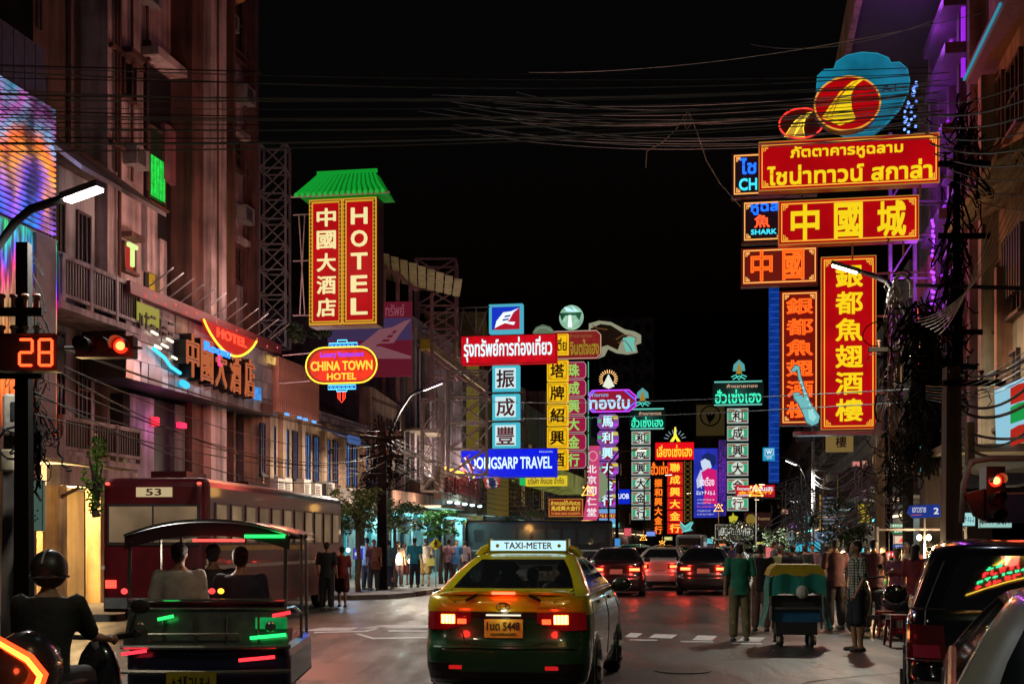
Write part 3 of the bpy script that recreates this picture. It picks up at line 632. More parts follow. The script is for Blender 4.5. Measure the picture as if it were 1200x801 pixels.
m = MB(); k = 158 / 1500
for a in (-4, 4): m.bar((a * k, 0, 0), (a * k, 0, 72 * k), .1)
for i in range(12): m.bar((-4 * k, 0, i * 6 * k), (4 * k, 0, (i + 1) * 6 * k), .06); m.bar((4 * k, .1, i * 6 * k), (-4 * k, .1, (i + 1) * 6 * k), .06)
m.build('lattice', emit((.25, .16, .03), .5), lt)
# --- blue/pink poster
s = Sign('lit_billboard', 'tall blue and magenta lit billboard with a person in profile', 'billboard', (813, 525, 841, 605), 120)
s.panel('cabinet', (813, 525, 841, 606), emit((.02, .03, .4), 1, True, .3, .6), 0, .5)
s.poly('person_hair', [(822, 534), (829, 530), (838, 533), (839.5, 542), (836, 547), (832, 540), (824, 538)], emit((.01, .02, .12), 1), -.03, 0)
s.poly('person_face', [(821, 540), (826, 537), (832, 540), (834, 547), (829, 552), (824, 551), (822, 546)], emit((.6, .7, .85), 1), -.04, 0)
s.poly('person_shirt', [(822, 553), (830, 548), (840, 551), (840.5, 590), (824, 590), (826, 572)], emit((.62, .01, .16), 1, True), -.05, 0)
s.poly('person_arm', [(816, 562), (821, 550), (826, 551), (824, 568), (817, 572)], emit((.5, .55, .8), 1), -.045, 0)
s.txt('รุ่งเรือง', (820, 558, 837, 572), emit((.9, .8, .9), 1.1), -.08, bold=.03); s.txt('~7', (816, 574, 838, 580), emit((.7, .75, 1), 1.1), -.08, bold=.02)
for j, y in enumerate((584, 588, 592, 597, 601)): s.txt('~12~%d' % j, (817, y, 837 - (j % 2) * 4, y + 2.2), emit((.6, .6, .9) if j != 2 else (.9, .1, .4), 1), -.08)
s = Sign('light_tower', 'narrow violet and blue speckled light tower beside the billboard', 'light tower', (842, 515, 851, 604), 118)
s.panel('tower', (842, 515, 851, 604), ramp_emit('violet', 2, [(0, (.02, .02, .3)), (.5, (.18, .03, .5)), (1, (.03, .02, .12))], .8, 1.2, (6, 6, 1.5), 0, 0, 7), 0, .6)
# --- blue tower right
s = Sign('blue_light_tower', 'tall blue lit steel column behind the red vertical restaurant signs', 'light tower', (902, 335, 913, 565), 57, 5)
s.panel('column', (902, 335, 913, 565), emit((.004, .04, .30), .75, True, .35, 3), 0, .4)
m = MB()
for i in range(30): m.box(s.U(902), s.U(913), -.03, 0, s.Z(563 - i * 7.6), s.Z(562 - i * 7.6))
m.build('cross_rung', emit((.02, .1, .5), .8), s.t)
s = Sign('shop_sign', 'small square cyan sign with white W mark on the blue column', 'sign', (894, 524, 908, 539), 56)
s.panel('cabinet', (894, 524, 908, 539), emit((.01, .28, .5), 1, True), 0, .3); s.txt('W', (898, 527, 904.5, 532), WHT, -.03, bold=.03); s.tubes('outline', [[(896.5, 526), (906, 526), (906, 533), (903, 534), (896.5, 534)]], WHT, -.03, .3, True); s.txt('wind', (898, 535, 904, 537), WHT, -.03)
s = Sign('shop_sign', 'small red Thai shop sign with orange dots before the white boxes', 'sign', (862, 568, 908, 583), 85)
s.panel('cabinet', (862, 568, 908, 583), emit((.5, .005, .02), 1, True), 0, .3); s.txt('ห้างขายทอง', (864, 570, 880, 574), WHT, -.04); s.txt('ตั้งจินเฮง', (882, 568.5, 906, 575), WHT, -.04, bold=.03); s.txt('สาขาเยาวราช', (864, 579, 880, 582), WHT, -.04)
s.hchars('金五金行', (865, 575, 905, 578.6), emit((1, .45, .02), 1.4), -.04)
s = Sign('shop_sign', 'dark maroon shop board with round yellow face emblem', 'sign', (872, 600, 904, 617), 80)
s.panel('cabinet', (872, 600, 904, 617), paint((.15, .02, .015), .5), 0, .3); s.poly('round_emblem', circle(880, 608.5, 6, 6.5, 16), emit((.3, .2, .03), .7), -.03, 0); s.txt('ร้านอาหาร', (888, 605, 902, 609), emit((.4, .25, .1), .8), -.04)
s = Sign('shop_sign', 'black board with pale looping letters in a white frame', 'sign', (838, 614, 882, 632), 90)
s.panel('cabinet', (838, 614, 882, 632), paint((.02, .02, .02), .5), 0, .2); s.border((838, 614, 882, 632), emit((.35, .35, .33), .8), .7, -.03); s.txt('เยอเยองหล', (842, 618, 879, 627), emit((.6, .6, .55), .9), -.04, bold=.03)
s = Sign('shop_sign', 'small yellow apple shaped sign above the black framed board', 'sign', (853, 600, 865, 613), 95)
s.poly('cabinet', [(854, 605), (858, 603.5), (859, 600), (860.5, 603.5), (865, 605), (863, 611), (859, 613), (855, 611)], emit((.55, .5, .03), .9, True), 0, .2)
s = Sign('shop_sign', 'small pale blue Thai sign low in the centre of the street', 'sign', (796, 626, 820, 637), 120)
s.panel('cabinet', (796, 626, 820, 637), emit((.15, .55, .7), 1, True), 0, .3); s.txt('ห้างฮ่องกง', (798, 628.5, 818, 634.5), paint((.1, .03, .1), .5), -.05, bold=.03)
s = Sign('neon_sign', 'small turquoise neon bird above the pale blue Thai sign', 'sign', (797, 610, 813, 624), 125)
s.poly('body', [(797, 613), (803, 615), (809, 611), (813, 612), (809, 618), (812, 621), (803, 623), (798, 619)], emit((.1, .45, .42), .9), 0, .2); s.tubes('outline', [[(797, 611), (803, 617), (812, 611), (808, 620), (799, 623)]], emit((.2, .8, .75), 1.1), -.04, .5)
# ---- lantern-shaped amber lamps over the street
for i, (x, y, Y, w) in enumerate([(689, 574, 80, 8), (842, 594, 85, 6), (886, 574, 66, 9), (754, 629, 110, 4.5), (776, 636, 100, 4.5), (622, 619, 75, 4)]):
    s = Sign('arch_ornament_lamp', 'amber triangular ornament lamp, ' + ['in front of the pink sign', 'above the black framed board', 'under the small red Thai sign', 'left of two low central lamps', 'right of two low central lamps', 'above the taxi roof'][i], 'ornament lamp', (x - w, y - w, x + w, y + w), Y)
    A = emit((1, .38, .04), 2.6)
    s.tubes('neon_outline', [[(x - w * .8, y + w * .7), (x, y - w * .7), (x + w * .8, y + w * .7)]], A, 0, w * .13, True)
    m = MB()
    for dx, dy in ((-1, 1), (1, 1), (-.8, -.6), (.8, -.6), (0, .1)): m.ell((s.U(x + dx * w * .8), -.02, s.Z(y + dy * w * .7)), w * .14 / s.k, None, None, 8, 6)
    m.build('bulb', emit((1, .5, .1), 3), s.t); lamp((0, -.6, w / s.k), 60, (1, .5, .12), s.t, .3)
    s.bracket([(x, y + w * .8, x, 640)] if i in (1, 2) else [(x, y - w, x, y - w * 1.8)], .4)

# ---- RIGHT big restaurant signs
def red_sign(label, box, Y, corner=6, depth=.45):
    s = Sign('restaurant_sign', label, 'sign', box, Y)
    s.panel('cabinet', box, paint((.2, .03, .02), .5), .03, depth); s.panel('face', (box[0] + 1, box[1] + 1, box[2] - 1, box[3] - 1), RED, 0, .03)
    s.border(box, emit((.5, .22, .03), .8), 1.0, -.02, 0, 'frame'); s.border(box, emit((1, .48, .04), 1), 1.1, -.04, 3.5, 'gold_border', corner)
    return s
CALY = emit((.92, .66, .01), 1.0)
s = red_sign('huge red sign with two lines of yellow Thai letters, topmost', (889, 161, 1101, 219), 35)
s.txt('ภัตตาคารหูฉลาม', (926, 169, 1058, 186), CALY, -.05, bold=.045); s.txt('ไชน่าทาวน์ สกาล่า', (899, 191, 1092, 213.5), CALY, -.05, bold=.045)
s.bracket([(1101, 172, 1150, 172), (1101, 210, 1150, 210), (1080, 219, 1080, 232)], 1, STEEL, .3); s.glow(120, (1, .12, .05), 0, None, 3)
s = red_sign('wide red sign with three large yellow Chinese characters', (912, 232, 1077, 284), 36.5)
s.hchars('中國城', (918, 238, 1070, 279), CALY, .34, bold=.045)
s.bracket([(1077, 240, 1130, 240), (1077, 275, 1130, 275), (1060, 284, 1060, 300), (1000, 284, 1000, 302), (940, 219, 940, 232)], 1, STEEL, .3)
s = red_sign('tall red sign with six yellow Chinese characters in a column', (962, 300, 1027, 503), 37.5)
s.vchars('銀都魚翅酒樓', (979, 308, 1011, 496), CALY, .16, bold=.04)
s.bracket([(1027, 320, 1100, 320), (1027, 370, 1043, 370), (1027, 410, 1043, 410), (1027, 460, 1043, 460), (1043, 318, 1043, 503), (930, 506, 1108, 506)], 1, STEEL, .2)
MB().box(s.U(930), s.U(1033), -.05, .5, s.Z(509), s.Z(504.5)).build('bottom_beam', paint((.2, .03, .06), .4), s.t); s.glow(150, (1, .1, .04), 0, None, 2)
def neon_box(label, box, Y, face=(.10, .006, .006)):
    s = Sign('neon_sign', label, 'neon sign', box, Y)
    s.panel('cabinet', box, paint((.1, .03, .02), .5), .03, .4); s.panel('face', (box[0] + 1, box[1] + 1, box[2] - 1, box[3] - 1), emit(face, 1, True), 0, .03)
    s.border(box, emit((1, .42, .1), 1.1), 1.3, -.05, 3, 'neon_border', 5); return s
s = neon_box('dark box with glowing orange 中國 characters under the shark sign', (868, 289, 959, 334), 38.6, (.13, .008, .004))
s.hchars('中國', (874, 293, 948, 329), emit((.5, .015, .003), 1), .3, bold=.05); s.hchars('中國', (874, 293, 948, 329), ORN, .3, y=-.1, mode='tube', bold=.028)
s.glow(14, (1, .2, .06), 0, None, 1.5)
s = neon_box('tall orange neon sign with characters behind the blue saxophone', (914, 340, 960, 498), 38.8, (.16, .006, .003))
s.vchars('銀都魚翅酒樓', (921, 347, 953, 492), emit((.6, .02, .003), 1, True), .2, bold=.05); s.vchars('銀都魚翅酒樓', (921, 347, 953, 492), ORN, .2, y=-.1, mode='tube', bold=.026)
s.glow(25, (1, .2, .06), 0, None, 1.5)
s = neon_box('dark box with blue Thai and green SHARK neon letters and red fish character', (869, 234, 921, 284), 38.6, (.012, .004, .006))
s.txt('หูฉลา', (880, 239, 920, 252), NBLU, -.06, bold=.05); s.txt('魚', (884, 252, 902, 267), emit((1, .08, .02), 1.8), -.06, name='character', bold=.035); s.txt('SHARK', (880, 269, 910, 275), NCY, -.06, bold=.045)
s = neon_box('dark box with blue Thai and green CH neon letters, highest at left edge', (857, 177, 958, 229), 38.2, (.012, .004, .006))
s.txt('ไชน่า', (867, 184, 910, 203), NBLU, -.06, bold=.05); s.txt('CHINA', (866, 208, 915, 222), NCY, -.06, bold=.05)
# saxophone
s = Sign('saxophone_sign', 'pale turquoise saxophone shaped sign hanging before the orange neon', 'sign', (926, 426, 962, 500), 36.8)
sax = [(932, 427), (937, 429), (939, 441), (944, 456), (950, 472), (957, 482), (961, 488), (959, 496), (952, 499), (945, 495), (941, 485), (935, 472), (930, 466), (929, 460), (936, 459), (942, 466), (940, 455), (935, 442), (934, 433), (928, 436), (927, 433)]
s.poly('body', sax, emit((.16, .5, .52), .95, True), 0, .15); s.tubes('outline', [sax], paint((.02, .08, .09), .4), -.02, .5, True)
m = MB()
for i in range(6): m.disc((s.U(938.5 + i * 2.6), -.06, s.Z(448 + i * 6.5)), 1.4 / s.k, .05, 10)
m.build('key', emit((.35, .75, .75), 1), s.t); s.poly('bell_scroll', [(947, 480), (953, 482), (957, 489), (953, 494), (948, 490)], emit((.3, .7, .7), 1), -.04, 0)
# round signs on top
s = Sign('round_sign', 'big round red sign with yellow sail emblem', 'sign', (954, 89, 1033, 155), 34.6)
s.poly('cabinet', circle(993, 121.5, 39, 32, 40), paint((.2, .1, .02), .5), .02, .4); s.poly('face', circle(993, 121.5, 37.5, 30.5, 40), RED, -.02, .02)
s.tubes('ring', [circle(993, 121.5, 38.5, 31.5, 40)], emit((.8, .35, .04), 1), -.03, 1.1, True)
s.poly('sail', [(1013, 94), (1003, 101), (997, 112), (998, 128), (1003, 141), (984, 147), (963, 137), (972, 124), (985, 107), (998, 97)], CALY, -.06, -.02)
s.tubes('sail_line', [[(1004, 97), (986, 110), (974, 127), (968, 137)], [(996, 101), (984, 114), (978, 127), (974, 138)], [(963, 137), (985, 143), (1003, 141)]], emit((.6, .01, .01), .8), -.08, .5)
s = Sign('round_sign', 'bright blue flower shaped sign behind the round sail sign', 'sign', (956, 61, 1066, 158), 37.4)
fl = [(957, 100), (958, 86), (966, 79), (977, 79), (980, 71), (992, 64), (1010, 61.5), (1028, 64), (1041, 70), (1044, 76), (1054, 76), (1063, 84), (1066, 98), (1064, 112), (1056, 128), (1040, 145), (1026, 155), (990, 156), (965, 140)]
s.poly('cabinet', fl, emit((.008, .20, .32), .75, True, .45, .8), 0, .35); s.tubes('outline', [fl], emit((.02, .35, .5), .7), -.02, .6, True)
s.txt('A I', (1034, 101, 1050, 109), paint((.01, .04, .08), .5), -.03, bold=.02); s.txt('~9', (1034, 114, 1050, 118), emit((.2, .4, .5), .8), -.03)
s = Sign('neon_sign', 'small round neon sail sign left of the big round sail sign', 'neon sign', (911, 126, 968, 163), 38.2)
s.poly('cabinet', circle(939, 145, 26, 18, 30), paint((.12, .01, .01), .5), .02, .25); s.tubes('neon_ring', [circle(939, 145, 26, 17.5, 30)], emit((1, .03, .02), 2.3), -.05, .9, True)
s.poly('sail', [(951, 133), (943, 141), (941, 152), (943, 161), (919, 160), (930, 144), (941, 135)], emit((.55, .3, .03), 1), -.03, .02)
s.tubes('neon_sail', [[(951, 133), (943, 141), (941, 152), (943, 161), (919, 160), (930, 144), (941, 135)], [(947, 134), (936, 146), (930, 160)]], NYEL, -.06, .6, True)
s = Sign('shop_sign', 'cream board with one dark Chinese character below the tall red sign', 'sign', (968, 507, 1000, 528), 50)
s.panel('cabinet', (968, 507, 1000, 529), emit((.22, .14, .04), .8), 0, .2); s.txt('樓', (979, 511, 992, 524), paint((.05, .02, .01), .5), -.03, name='character', bold=.03)
# ---------------------------------------------------------------- LEFT SIDE
# LED clad corner building
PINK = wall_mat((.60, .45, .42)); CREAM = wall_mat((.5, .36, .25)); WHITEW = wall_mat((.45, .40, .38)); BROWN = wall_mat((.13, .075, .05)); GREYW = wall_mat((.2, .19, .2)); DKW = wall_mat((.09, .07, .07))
f = Fac(-16, 'led_building', 'corner building wrapped in colour changing light louvres at far left', 'building', -60)
u1 = f.u(73)
f.box('wall', 0, u1 - .02, -9, -.35, 4.3, 12.6, DKW)
pm = f.box('parapet_panel', 0, .42, -.3, -.22, 0, 1.35, paint((.12, .12, .13), .5, .3, .3)).data
bpy.data.objects.remove(bpy.data.objects['parapet_panel'])
for i in range(int(u1 / .45)): share('parapet_panel', pm, None, f.t, (i * .45, 0, 11.75 - .0))
ORB = ramp_emit('led_a', 2, [(0, (.02, .45, .9)), (.14, (.01, .15, 1)), (.27, (.25, .08, .9)), (.40, (1, .35, .04)), (.52, (1, .16, .02)), (.66, (.15, .3, .5)), (.80, (.35, .06, .3)), (1, (.03, .4, .6))], 1.25, 1.3, (.55, .55, .32), 0, 8.4, 12.2)
for i in range(24):
    z = 8.85 + i * .125; sm = MB(); f.mbbox(sm, 0, u1 - .1, -.18, -.1, z, z + .055); sm.build('light_louvre', ORB, f.t)
# vertical strips stay in object space so every strip shows its own colours
VST = ramp_emit('led_b', 2, [(0, (1, .12, .01)), (.35, (1, .25, .04)), (.55, (.5, .3, .1)), (.68, (1, .03, .25)), (.8, (.08, .1, 1)), (.92, (0, .55, .5)), (1, (.02, .6, .2))], 1.2, .6, (4, 4, .5), 0, 4.15, 9.0)
def strip(u):
    m = MB(); f.mbbox(m, u, u + .085, -.2, -.12, 4.15, 8.75); m.build('light_strip', VST, f.t)
ua, ub = f.u(6), f.u(44)
n = 17
for i in range(n): strip(ua + (ub - ua) * i / n)
strip(f.u(70))
f.box('pier', f.u(45), f.u(68), -.35, -.05, 4.2, 8.7, paint((.13, .13, .14), .55, .2, .3, 3))
for i in range(5): f.box('soffit_slat', 0, u1, -.3 + i * .02, -.2 + i * .02, 8.35 + i * .09, 8.40 + i * .09, paint((.3, .27, .25), .6))
f.box('fascia', 0, u1, -.35, .05, 3.6, 4.15, paint((.2, .17, .17), .5, .3, .3))
f.box('ground_floor_wall', 0, u1, -2.6, -2.4, .14, 3.6, CREAM); f.box('ceiling_lamp', f.u(-40), f.u(60), -1.9, -1.8, 3.45, 3.5, emit((1, .6, .25), 4))
for px in (-30, 8, 34): f.box('column', f.u(px), f.u(px) + .35, -.4, -.02, .14, 3.6, CREAM)
f.box('shop_window', f.u(-10), f.u(18), -2.4, -2.33, .6, 2.7, emit((.7, .2, .05), .9, True, .5, 2))
lamp((f.u(30), f.y(-1.2), 3.2), 60, (1, .62, .3), f.t, .3)
lamp((f.u(-10), f.y(.8), 7), 90, (1, .35, .2), f.t, .6); lamp((f.u(45), f.y(.9), 10), 60, (.4, .5, 1), f.t, .6)
# old balconied shophouse
f = Fac(-16, 'balcony_shophouse', 'old white shophouse with two dark timber balconies left of the tower', 'building', 73, )
L = f.u(164)
f.box('wall', 0, L, -6, -1.3, 3.0, 11.2, WHITEW); f.box('upper_gable', 0, L, -6, -1.0, 11.2, 11.7, BROWN)
m = MB()
for a, b in ((0, L * .55), (L * .5, L)):
    u, v = a - .2, b + .3; z = 10.7
    vs = [(u, f.y(-1.2), z + 1.1), (v, f.y(-1.2), z + 1.1), (v, f.y(.6), z - .25), (u, f.y(.6), z - .25)]; m.add(vs + [(x, y, q - .12) for x, y, q in vs], [(0, 1, 2, 3), (7, 6, 5, 4), (0, 4, 5, 1), (1, 5, 6, 2), (2, 6, 7, 3), (3, 7, 4, 0)])
m.build('awning', paint((.32, .3, .29), .7, 0, .3, 5), f.t)
for (zt, zb, nm) in ((8.35, 7.45, 'upper'), (4.55, 3.85, 'lower')):
    b = f.box('balcony', 0, L, -1.3, .0, zb - .28, zb - .12, WHITEW)
    f.box('top_rail', 0, L, -.08, .02, zt, zt + .1, WHITEW, b); f.box('bottom_rail', 0, L, -.08, .02, zb, zb + .08, WHITEW, b)
    for i in range(4): f.box('post', L * i / 3.03 - .0, L * i / 3.03 + .12, -.1, .03, zb - .12, zt + .12, WHITEW, b)
    k = f.box('baluster', 0, .07, -.05, -.01, zb + .08, zt, paint((.04, .03, .03), .6), b).data
    ob = bpy.data.objects.get('baluster'); 
    for i in range(int(L / .13)): share('baluster', k, None, b, (.1 + i * .13, 0, 0))
for (z0, z1) in ((8.0, 10.3), (4.6, 7.0)):
    for i in range(3):
        a = .35 + i * L / 3; f.window(a, a + L / 3 - .6, z0 - .3, z1, -1.3, WFR, DGL, 3, 2)
a = f.u(94); w = f.box('window_reflection_sign', a, a + .28, -1.22, -1.2, 8.6, 9.3, emit((.8, .02, .02), 1)); w.name = 'red_sign_reflection'  # glowing panel standing in for a sign reflected in the window
w = f.box('small_green_panel', a, a + .28, -1.22, -1.2, 8.1, 8.5, emit((.02, .5, .35), 1))  # small glowing green panel under the red one
f.box('lit_shutter', f.u(86), f.u(96), -1.21, -1.18, 4.9, 6.3, emit((.75, .14, .02), .9, True, .6, 5)); f.box('lit_shutter', f.u(76), f.u(82), -1.21, -1.18, 4.9, 6.2, emit((.3, .12, .02), .8, False, .5, 5))
m = MB()
for i in range(24): a = random.uniform(0, L); m.box(a, a + .08, f.y(-1.2) - .02, f.y(-1.2), 8, 9.9)
f.box('ground_wall', 0, L, -1.8, -1.6, .14, 3.0, wall_mat((.62, .46, .22), .3)); f.box('fascia', 0, L, -.4, -.05, 3.0, 3.5, WHITEW)
for px in (73, 122): f.box('column', f.u(px), f.u(px) + .4, -.5, -.1, .14, 3.0, wall_mat((.6, .42, .2)))
f.window(f.u(66), f.u(88), .9, 2.5, -1.6, WFR, emit((.05, .06, .03), 1, False, .5, 4), 1, 1)
w = text('Hun Hab', (f.u(64) + f.u(88)) / 2, 1.35, .95, .22, f.y(-1.45), emit((.1, .2, 1), 1.5), f.t, bold=.03, rz=0)
w = text('BLACK', (f.u(64) + f.u(88)) / 2, 2.1, .8, .25, f.y(-1.45), emit((.4, .35, .05), 1), f.t, bold=.02, rz=0)
f.box('door', f.u(92), f.u(104), -1.6, -1.53, .14, 2.6, wall_mat((.5, .34, .16)))
m = MB(); m.tube([(f.u(76), f.y(-.4), 2.0), (f.u(76), f.y(-.35), 2.5), (f.u(77), f.y(-.1), 2.75), (f.u(79), f.y(.3), 2.95)], .05); m.tube([(f.u(76), f.y(-.4), 2.2), (f.u(77.5), f.y(-.3), 2.45), (f.u(77), f.y(-.2), 2.7)], .04); m.build('scroll_bracket', BROWN, f.t)
f.box('hanging_lamp', f.u(80), f.u(110), -1.1, -1.0, 2.85, 2.93, emit((1, .7, .3), 5)); lamp((f.u(92), f.y(-.3), 2.5), 700, (1, .66, .28), f.t, .3)
# hotel tower
f = Fac(-17.6, 'hotel_tower', 'tall salmon pink hotel tower with stepped bays and dark slots', 'building', 72)
top = 26; E = f.u(301)
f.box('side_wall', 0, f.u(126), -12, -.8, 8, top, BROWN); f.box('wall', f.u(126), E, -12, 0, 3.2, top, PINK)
def tb(nm, p0, p1, z0, z1, o, mat, o0=.002): return f.box(nm, f.u(p0), f.u(p1), o0, o, z0, z1, mat)
SL = paint((.012, .008, .01), .6, 0, .2); PB = wall_mat((.17, .075, .055))
tb('recess_glazing', 168, 198, 8.2, 15.8, .06, SL); tb('frame_rib', 168, 170, 15.8, 16.4, .2, PB); tb('window_hood', 165, 200, 15.9, 16.15, .55, PINK)
tb('pier', 200, 214, 3.2, top, .7, PB); tb('pier', 214, 233, 3.2, top, .95, PINK); tb('pier_groove', 221, 223, 8, top, .98, PB, .94)
tb('dark_slot', 234, 246, 3.2, top, .12, SL); tb('pier', 247, 249.5, 3.2, top, .8, PB); tb('pier', 288, 292, 3.2, top, .35, PB)
tb('stepped_panel', 166, 178, 9.6, 11.6, .18, PINK); tb('stepped_panel', 178, 186, 9.0, 10.7, .26, PINK); tb('stepped_panel', 186, 199, 12.6, 14.3, .2, wall_mat((.3, .12, .13)))
for (p0, p1, zz0, zz1) in ((250, 262, 15.2, 18.2), (250, 262, 9.5, 11.2), (270, 281, 14.6, 15.6), (271, 281, 10.7, 11.9), (250, 261, 7.6, 9.0), (270, 281, 7.4, 8.6), (268, 283, 18.4, 21), (250, 262, 19.8, 22.5)):
    f.window(f.u(p0), f.u(p1), zz0, zz1, .01, PB, DGL, 2, 2, .12)
    tb('window_hood', p0 - 1.5, p1 + 1.5, zz1 + .1, zz1 + .28, .35, PINK)
for (p0, p1, zz0, zz1) in ((141, 157, 20.5, 22.4), (142, 157, 14.3, 15.4), (142, 156, 9.4, 10.2)):
    f.window(f.u(p0), f.u(p1), zz0, zz1, .01, PB, DGL if zz0 > 10 else emit((.5, .02, .02), .8), 1, 1, .1)
    tb('window_hood', p0 - 1, p1 + 1, zz1 + .1, zz1 + .25, .35, PB)
text('T', f.u(149), 9.85, .55, .65, f.y(.16), emit((.7, .9, .3), 1.1), f.t, bold=.04)
w = f.window(f.u(169), f.u(189), 11.7, 14.0, .08, PB, paint((.03, .05, .03), .2), 1, 2, .08)
m = MB(); uu0, uu1 = f.u(171), f.u(188)
for i in range(5): a = uu0 + (uu1 - uu0) * i / 5; m.add([(a, f.y(.16), 11.9), (a + (uu1 - uu0) / 5.5, f.y(.16), 11.9), (a + (uu1 - uu0) / 5.5, f.y(.16), 13.1), (a, f.y(.16), 13.1)], [(0, 1, 2, 3)])
m.build('green_curtain', emit((.02, .65, .06), 1, True, .4, 6), f.t)
f.box('lit_curtain', f.u(172), f.u(181), .07, .1, 8.4, 10.3, emit((.5, .25, .02), .9, False, .6, 4))
f.box('red_blind', f.u(235), f.u(240), .13, .2, 9.6, 13.2, emit((.35, .01, .01), .9, True))
for i, c in enumerate('中國大'): text(c, f.u(237.5), 12.6 - i * 1.1, .55, .8, f.y(.22), emit((.6, .75, .2), 1), f.t, name='character', bold=.03)
bal = MB(); 
cyb = f.u(226); segs = [(cyb + 2.9 * cos(pi * k / 16), 1.6 * sin(pi * k / 16)) for k in range(17)]
poly = [(u, f.y(o)) for u, o in segs]; bal.zprism(poly, 20.0, 20.5); bb = bal.build('curved_balcony', wall_mat((.55, .22, .08)), f.t)
bal = MB().zprism([(u * 1 + (u - cyb) * .06, f.y(o * 1.06)) for u, o in segs], 20.5, 21.6); bal.build('parapet', PINK, bb)
for i in range(3): m = MB(); m.tube([(f.u(133 + i * 18), f.y(.1), 12), (f.u(133 + i * 18), f.y(.1), 25)], .05); m.build('drain_pipe', PB, f.t)
m = MB(); m.tube([(f.u(111), f.y(-.7), 11), (f.u(111), f.y(-.7), 21)], .07).tube([(f.u(78), f.y(-.7), 15), (f.u(78), f.y(-.7), 21)], .06); m.build('drain_pipe', paint((.2, .14, .1), .6), f.t)
for i, (p, z) in enumerate(((160, 17.4), (255, 12.6), (275, 12.8), (256, 19.0), (144, 12.4), (276, 17.0))):
    a = f.box('air_conditioner', f.u(p), f.u(p) + .8, .02, .42, z, z + .55, paint((.3, .28, .26), .5, 0, .4, 5)); m = MB()
    for j in range(6): f.mbbox(m, f.u(p) + .06, f.u(p) + .56, .42, .44, z + .06 + j * .07, z + .09 + j * .07)
    m.build('grille', DARK, a)
for p in (262.5, 284, 136): MB().tube([(f.u(p), f.y(.1), 6), (f.u(p), f.y(.12), 24)], .06, 6).build('drain_pipe', PB, f.t)
for z in (11.9, 14.6, 18.6): tb('string_course', 247, 301, z, z + .12, .14, PB); tb('string_course', 127, 165, z + .8, z + .92, .14, PB)
f.box('lit_window_panel', f.u(270.8), f.u(280.5), .02, .03, 10.85, 11.8, emit((.3, .16, .05), .7)) 
# hotel marquee with metal cladding
f = Fac(-16, 'hotel_marquee', 'sloped metal clad hotel marquee with dark Chinese letters', 'marquee', 150)
L = f.u(326)
f.box('core', 0, L, -1.55, -.12, 5.95, 8.1, DARK)
mats = [paint((.34 * q, .32 * q, .33 * q), .3, .45, .3, 2) for q in (.9, 1.15, 1.4, .65)]
nx = 26; pm = MB().box(0, L / nx - .02, min(f.y(-.1), f.y(-.06)), max(f.y(-.1), f.y(-.06)), 0, .52).build('metal_panel', mats[0]); pmd = pm.data; bpy.data.objects.remove(pm)
for i in range(nx):
    for j in range(4):
        o = share('metal_panel', pmd, random.choice(mats), f.t, (i * L / nx, random.uniform(-.012, .012), 5.95 + j * .54)); o.rotation_euler = (radians(random.uniform(-2.5, 2.5)), 0, radians(random.uniform(-2.5, 2.5)))
f.box('top_beam', -.1, L, -1.4, .12, 8.12, 8.45, paint((.16, .03, .03), .5)); 
for i, c in enumerate('中國大酒店'):
    u = f.u(213 + i * 17); z = 6.98 - i * .03
    text(c, u, z, .84, 1.25, f.y(.12), paint((.02, .012, .01), .4), f.t, name='character', bold=.05, depth=.16)
    text(c, u, z, .84, 1.25, f.y(.34), emit((.6, .15, .05), .7), f.t, name='character_edge', mode='tube', bold=.022)
m = MB(); m.box(f.u(158), f.u(184), f.y(.05) - .02, f.y(.05), 7.5, 8.0); m.build('small_board', emit((.3, .28, .04), .9), f.t)
text('~6', f.u(180), 7.55, 2.1, .5, f.y(.08), paint((.01, .01, .005), .4), f.t, bold=.03)
for p in (175, 215, 255, 295): lamp((f.u(p), f.y(2.2), 7.0), 34, (.85, .85, 1), f.t, .4)  # fill lamps without fixtures, added to brighten the marquee panels
f.box('name_board', f.u(307), f.u(318), 0, .05, 6.0, 6.3, paint((.1, .03, .02), .6))
for i in range(12):
    u = f.u(170 + i * 13); MB().bar((u, f.y(-.1), 8.35), (u + .12, f.y(.75), 9.0), .032).build('flood_arm', paint((.2, .17, .16), .5, .4), f.t)
    if i % 4 == 0: lamp((u + .14, f.y(.85), 9.1), 60, (1, .78, .7), f.t, .15)
m = MB()
for i in range(14): m.ell((f.u(165 + i * 12), f.y(.1), 8.2 + .1 * (i % 2)), .05, None, None, 6, 4)
m.build('bulb', emit((.8, .1, .1), 1.2), f.t)
s0 = thing('neon_sign', 'red neon restaurant board with curved yellow outline on the marquee', 'neon sign', (0, 0, 0)); s0.location = f.t.matrix_basis @ Vector((f.u(258), f.y(.3), 7.62)); s0.rotation_euler = (0, 0, TH)
hw = (f.u(289) - f.u(226)) / 2
arc = [(-hw + 2 * hw * i / 16, .5 - .75 * sin(pi * (i / 16)) ** .8) for i in range(17)]
MB().prism([(x, z) for x, z in arc] + [(hw, .52), (-hw, .52)], -.03, .03).build('backboard', emit((.5, .015, .01), 1, True), s0)
MB().tube([(x, -.07, z) for x, z in arc], .035, 6).build('neon_outline', NYEL, s0)
text('HOTEL', 0, .28, 2 * hw * .55, .28, -.09, emit((1, .05, .02), 2.2), s0, bold=.03)
text('Room', -hw * .55, -.25, hw * .9, .26, -.09, emit((.02, .2, 1), 2.2), s0, bold=.03); text('L', -hw * .45, -.55, .25, .3, -.09, emit((1, .03, .15), 2.2), s0, bold=.05)
lamp((0, -.9, 0), 45, (1, .15, .1), s0, .3)
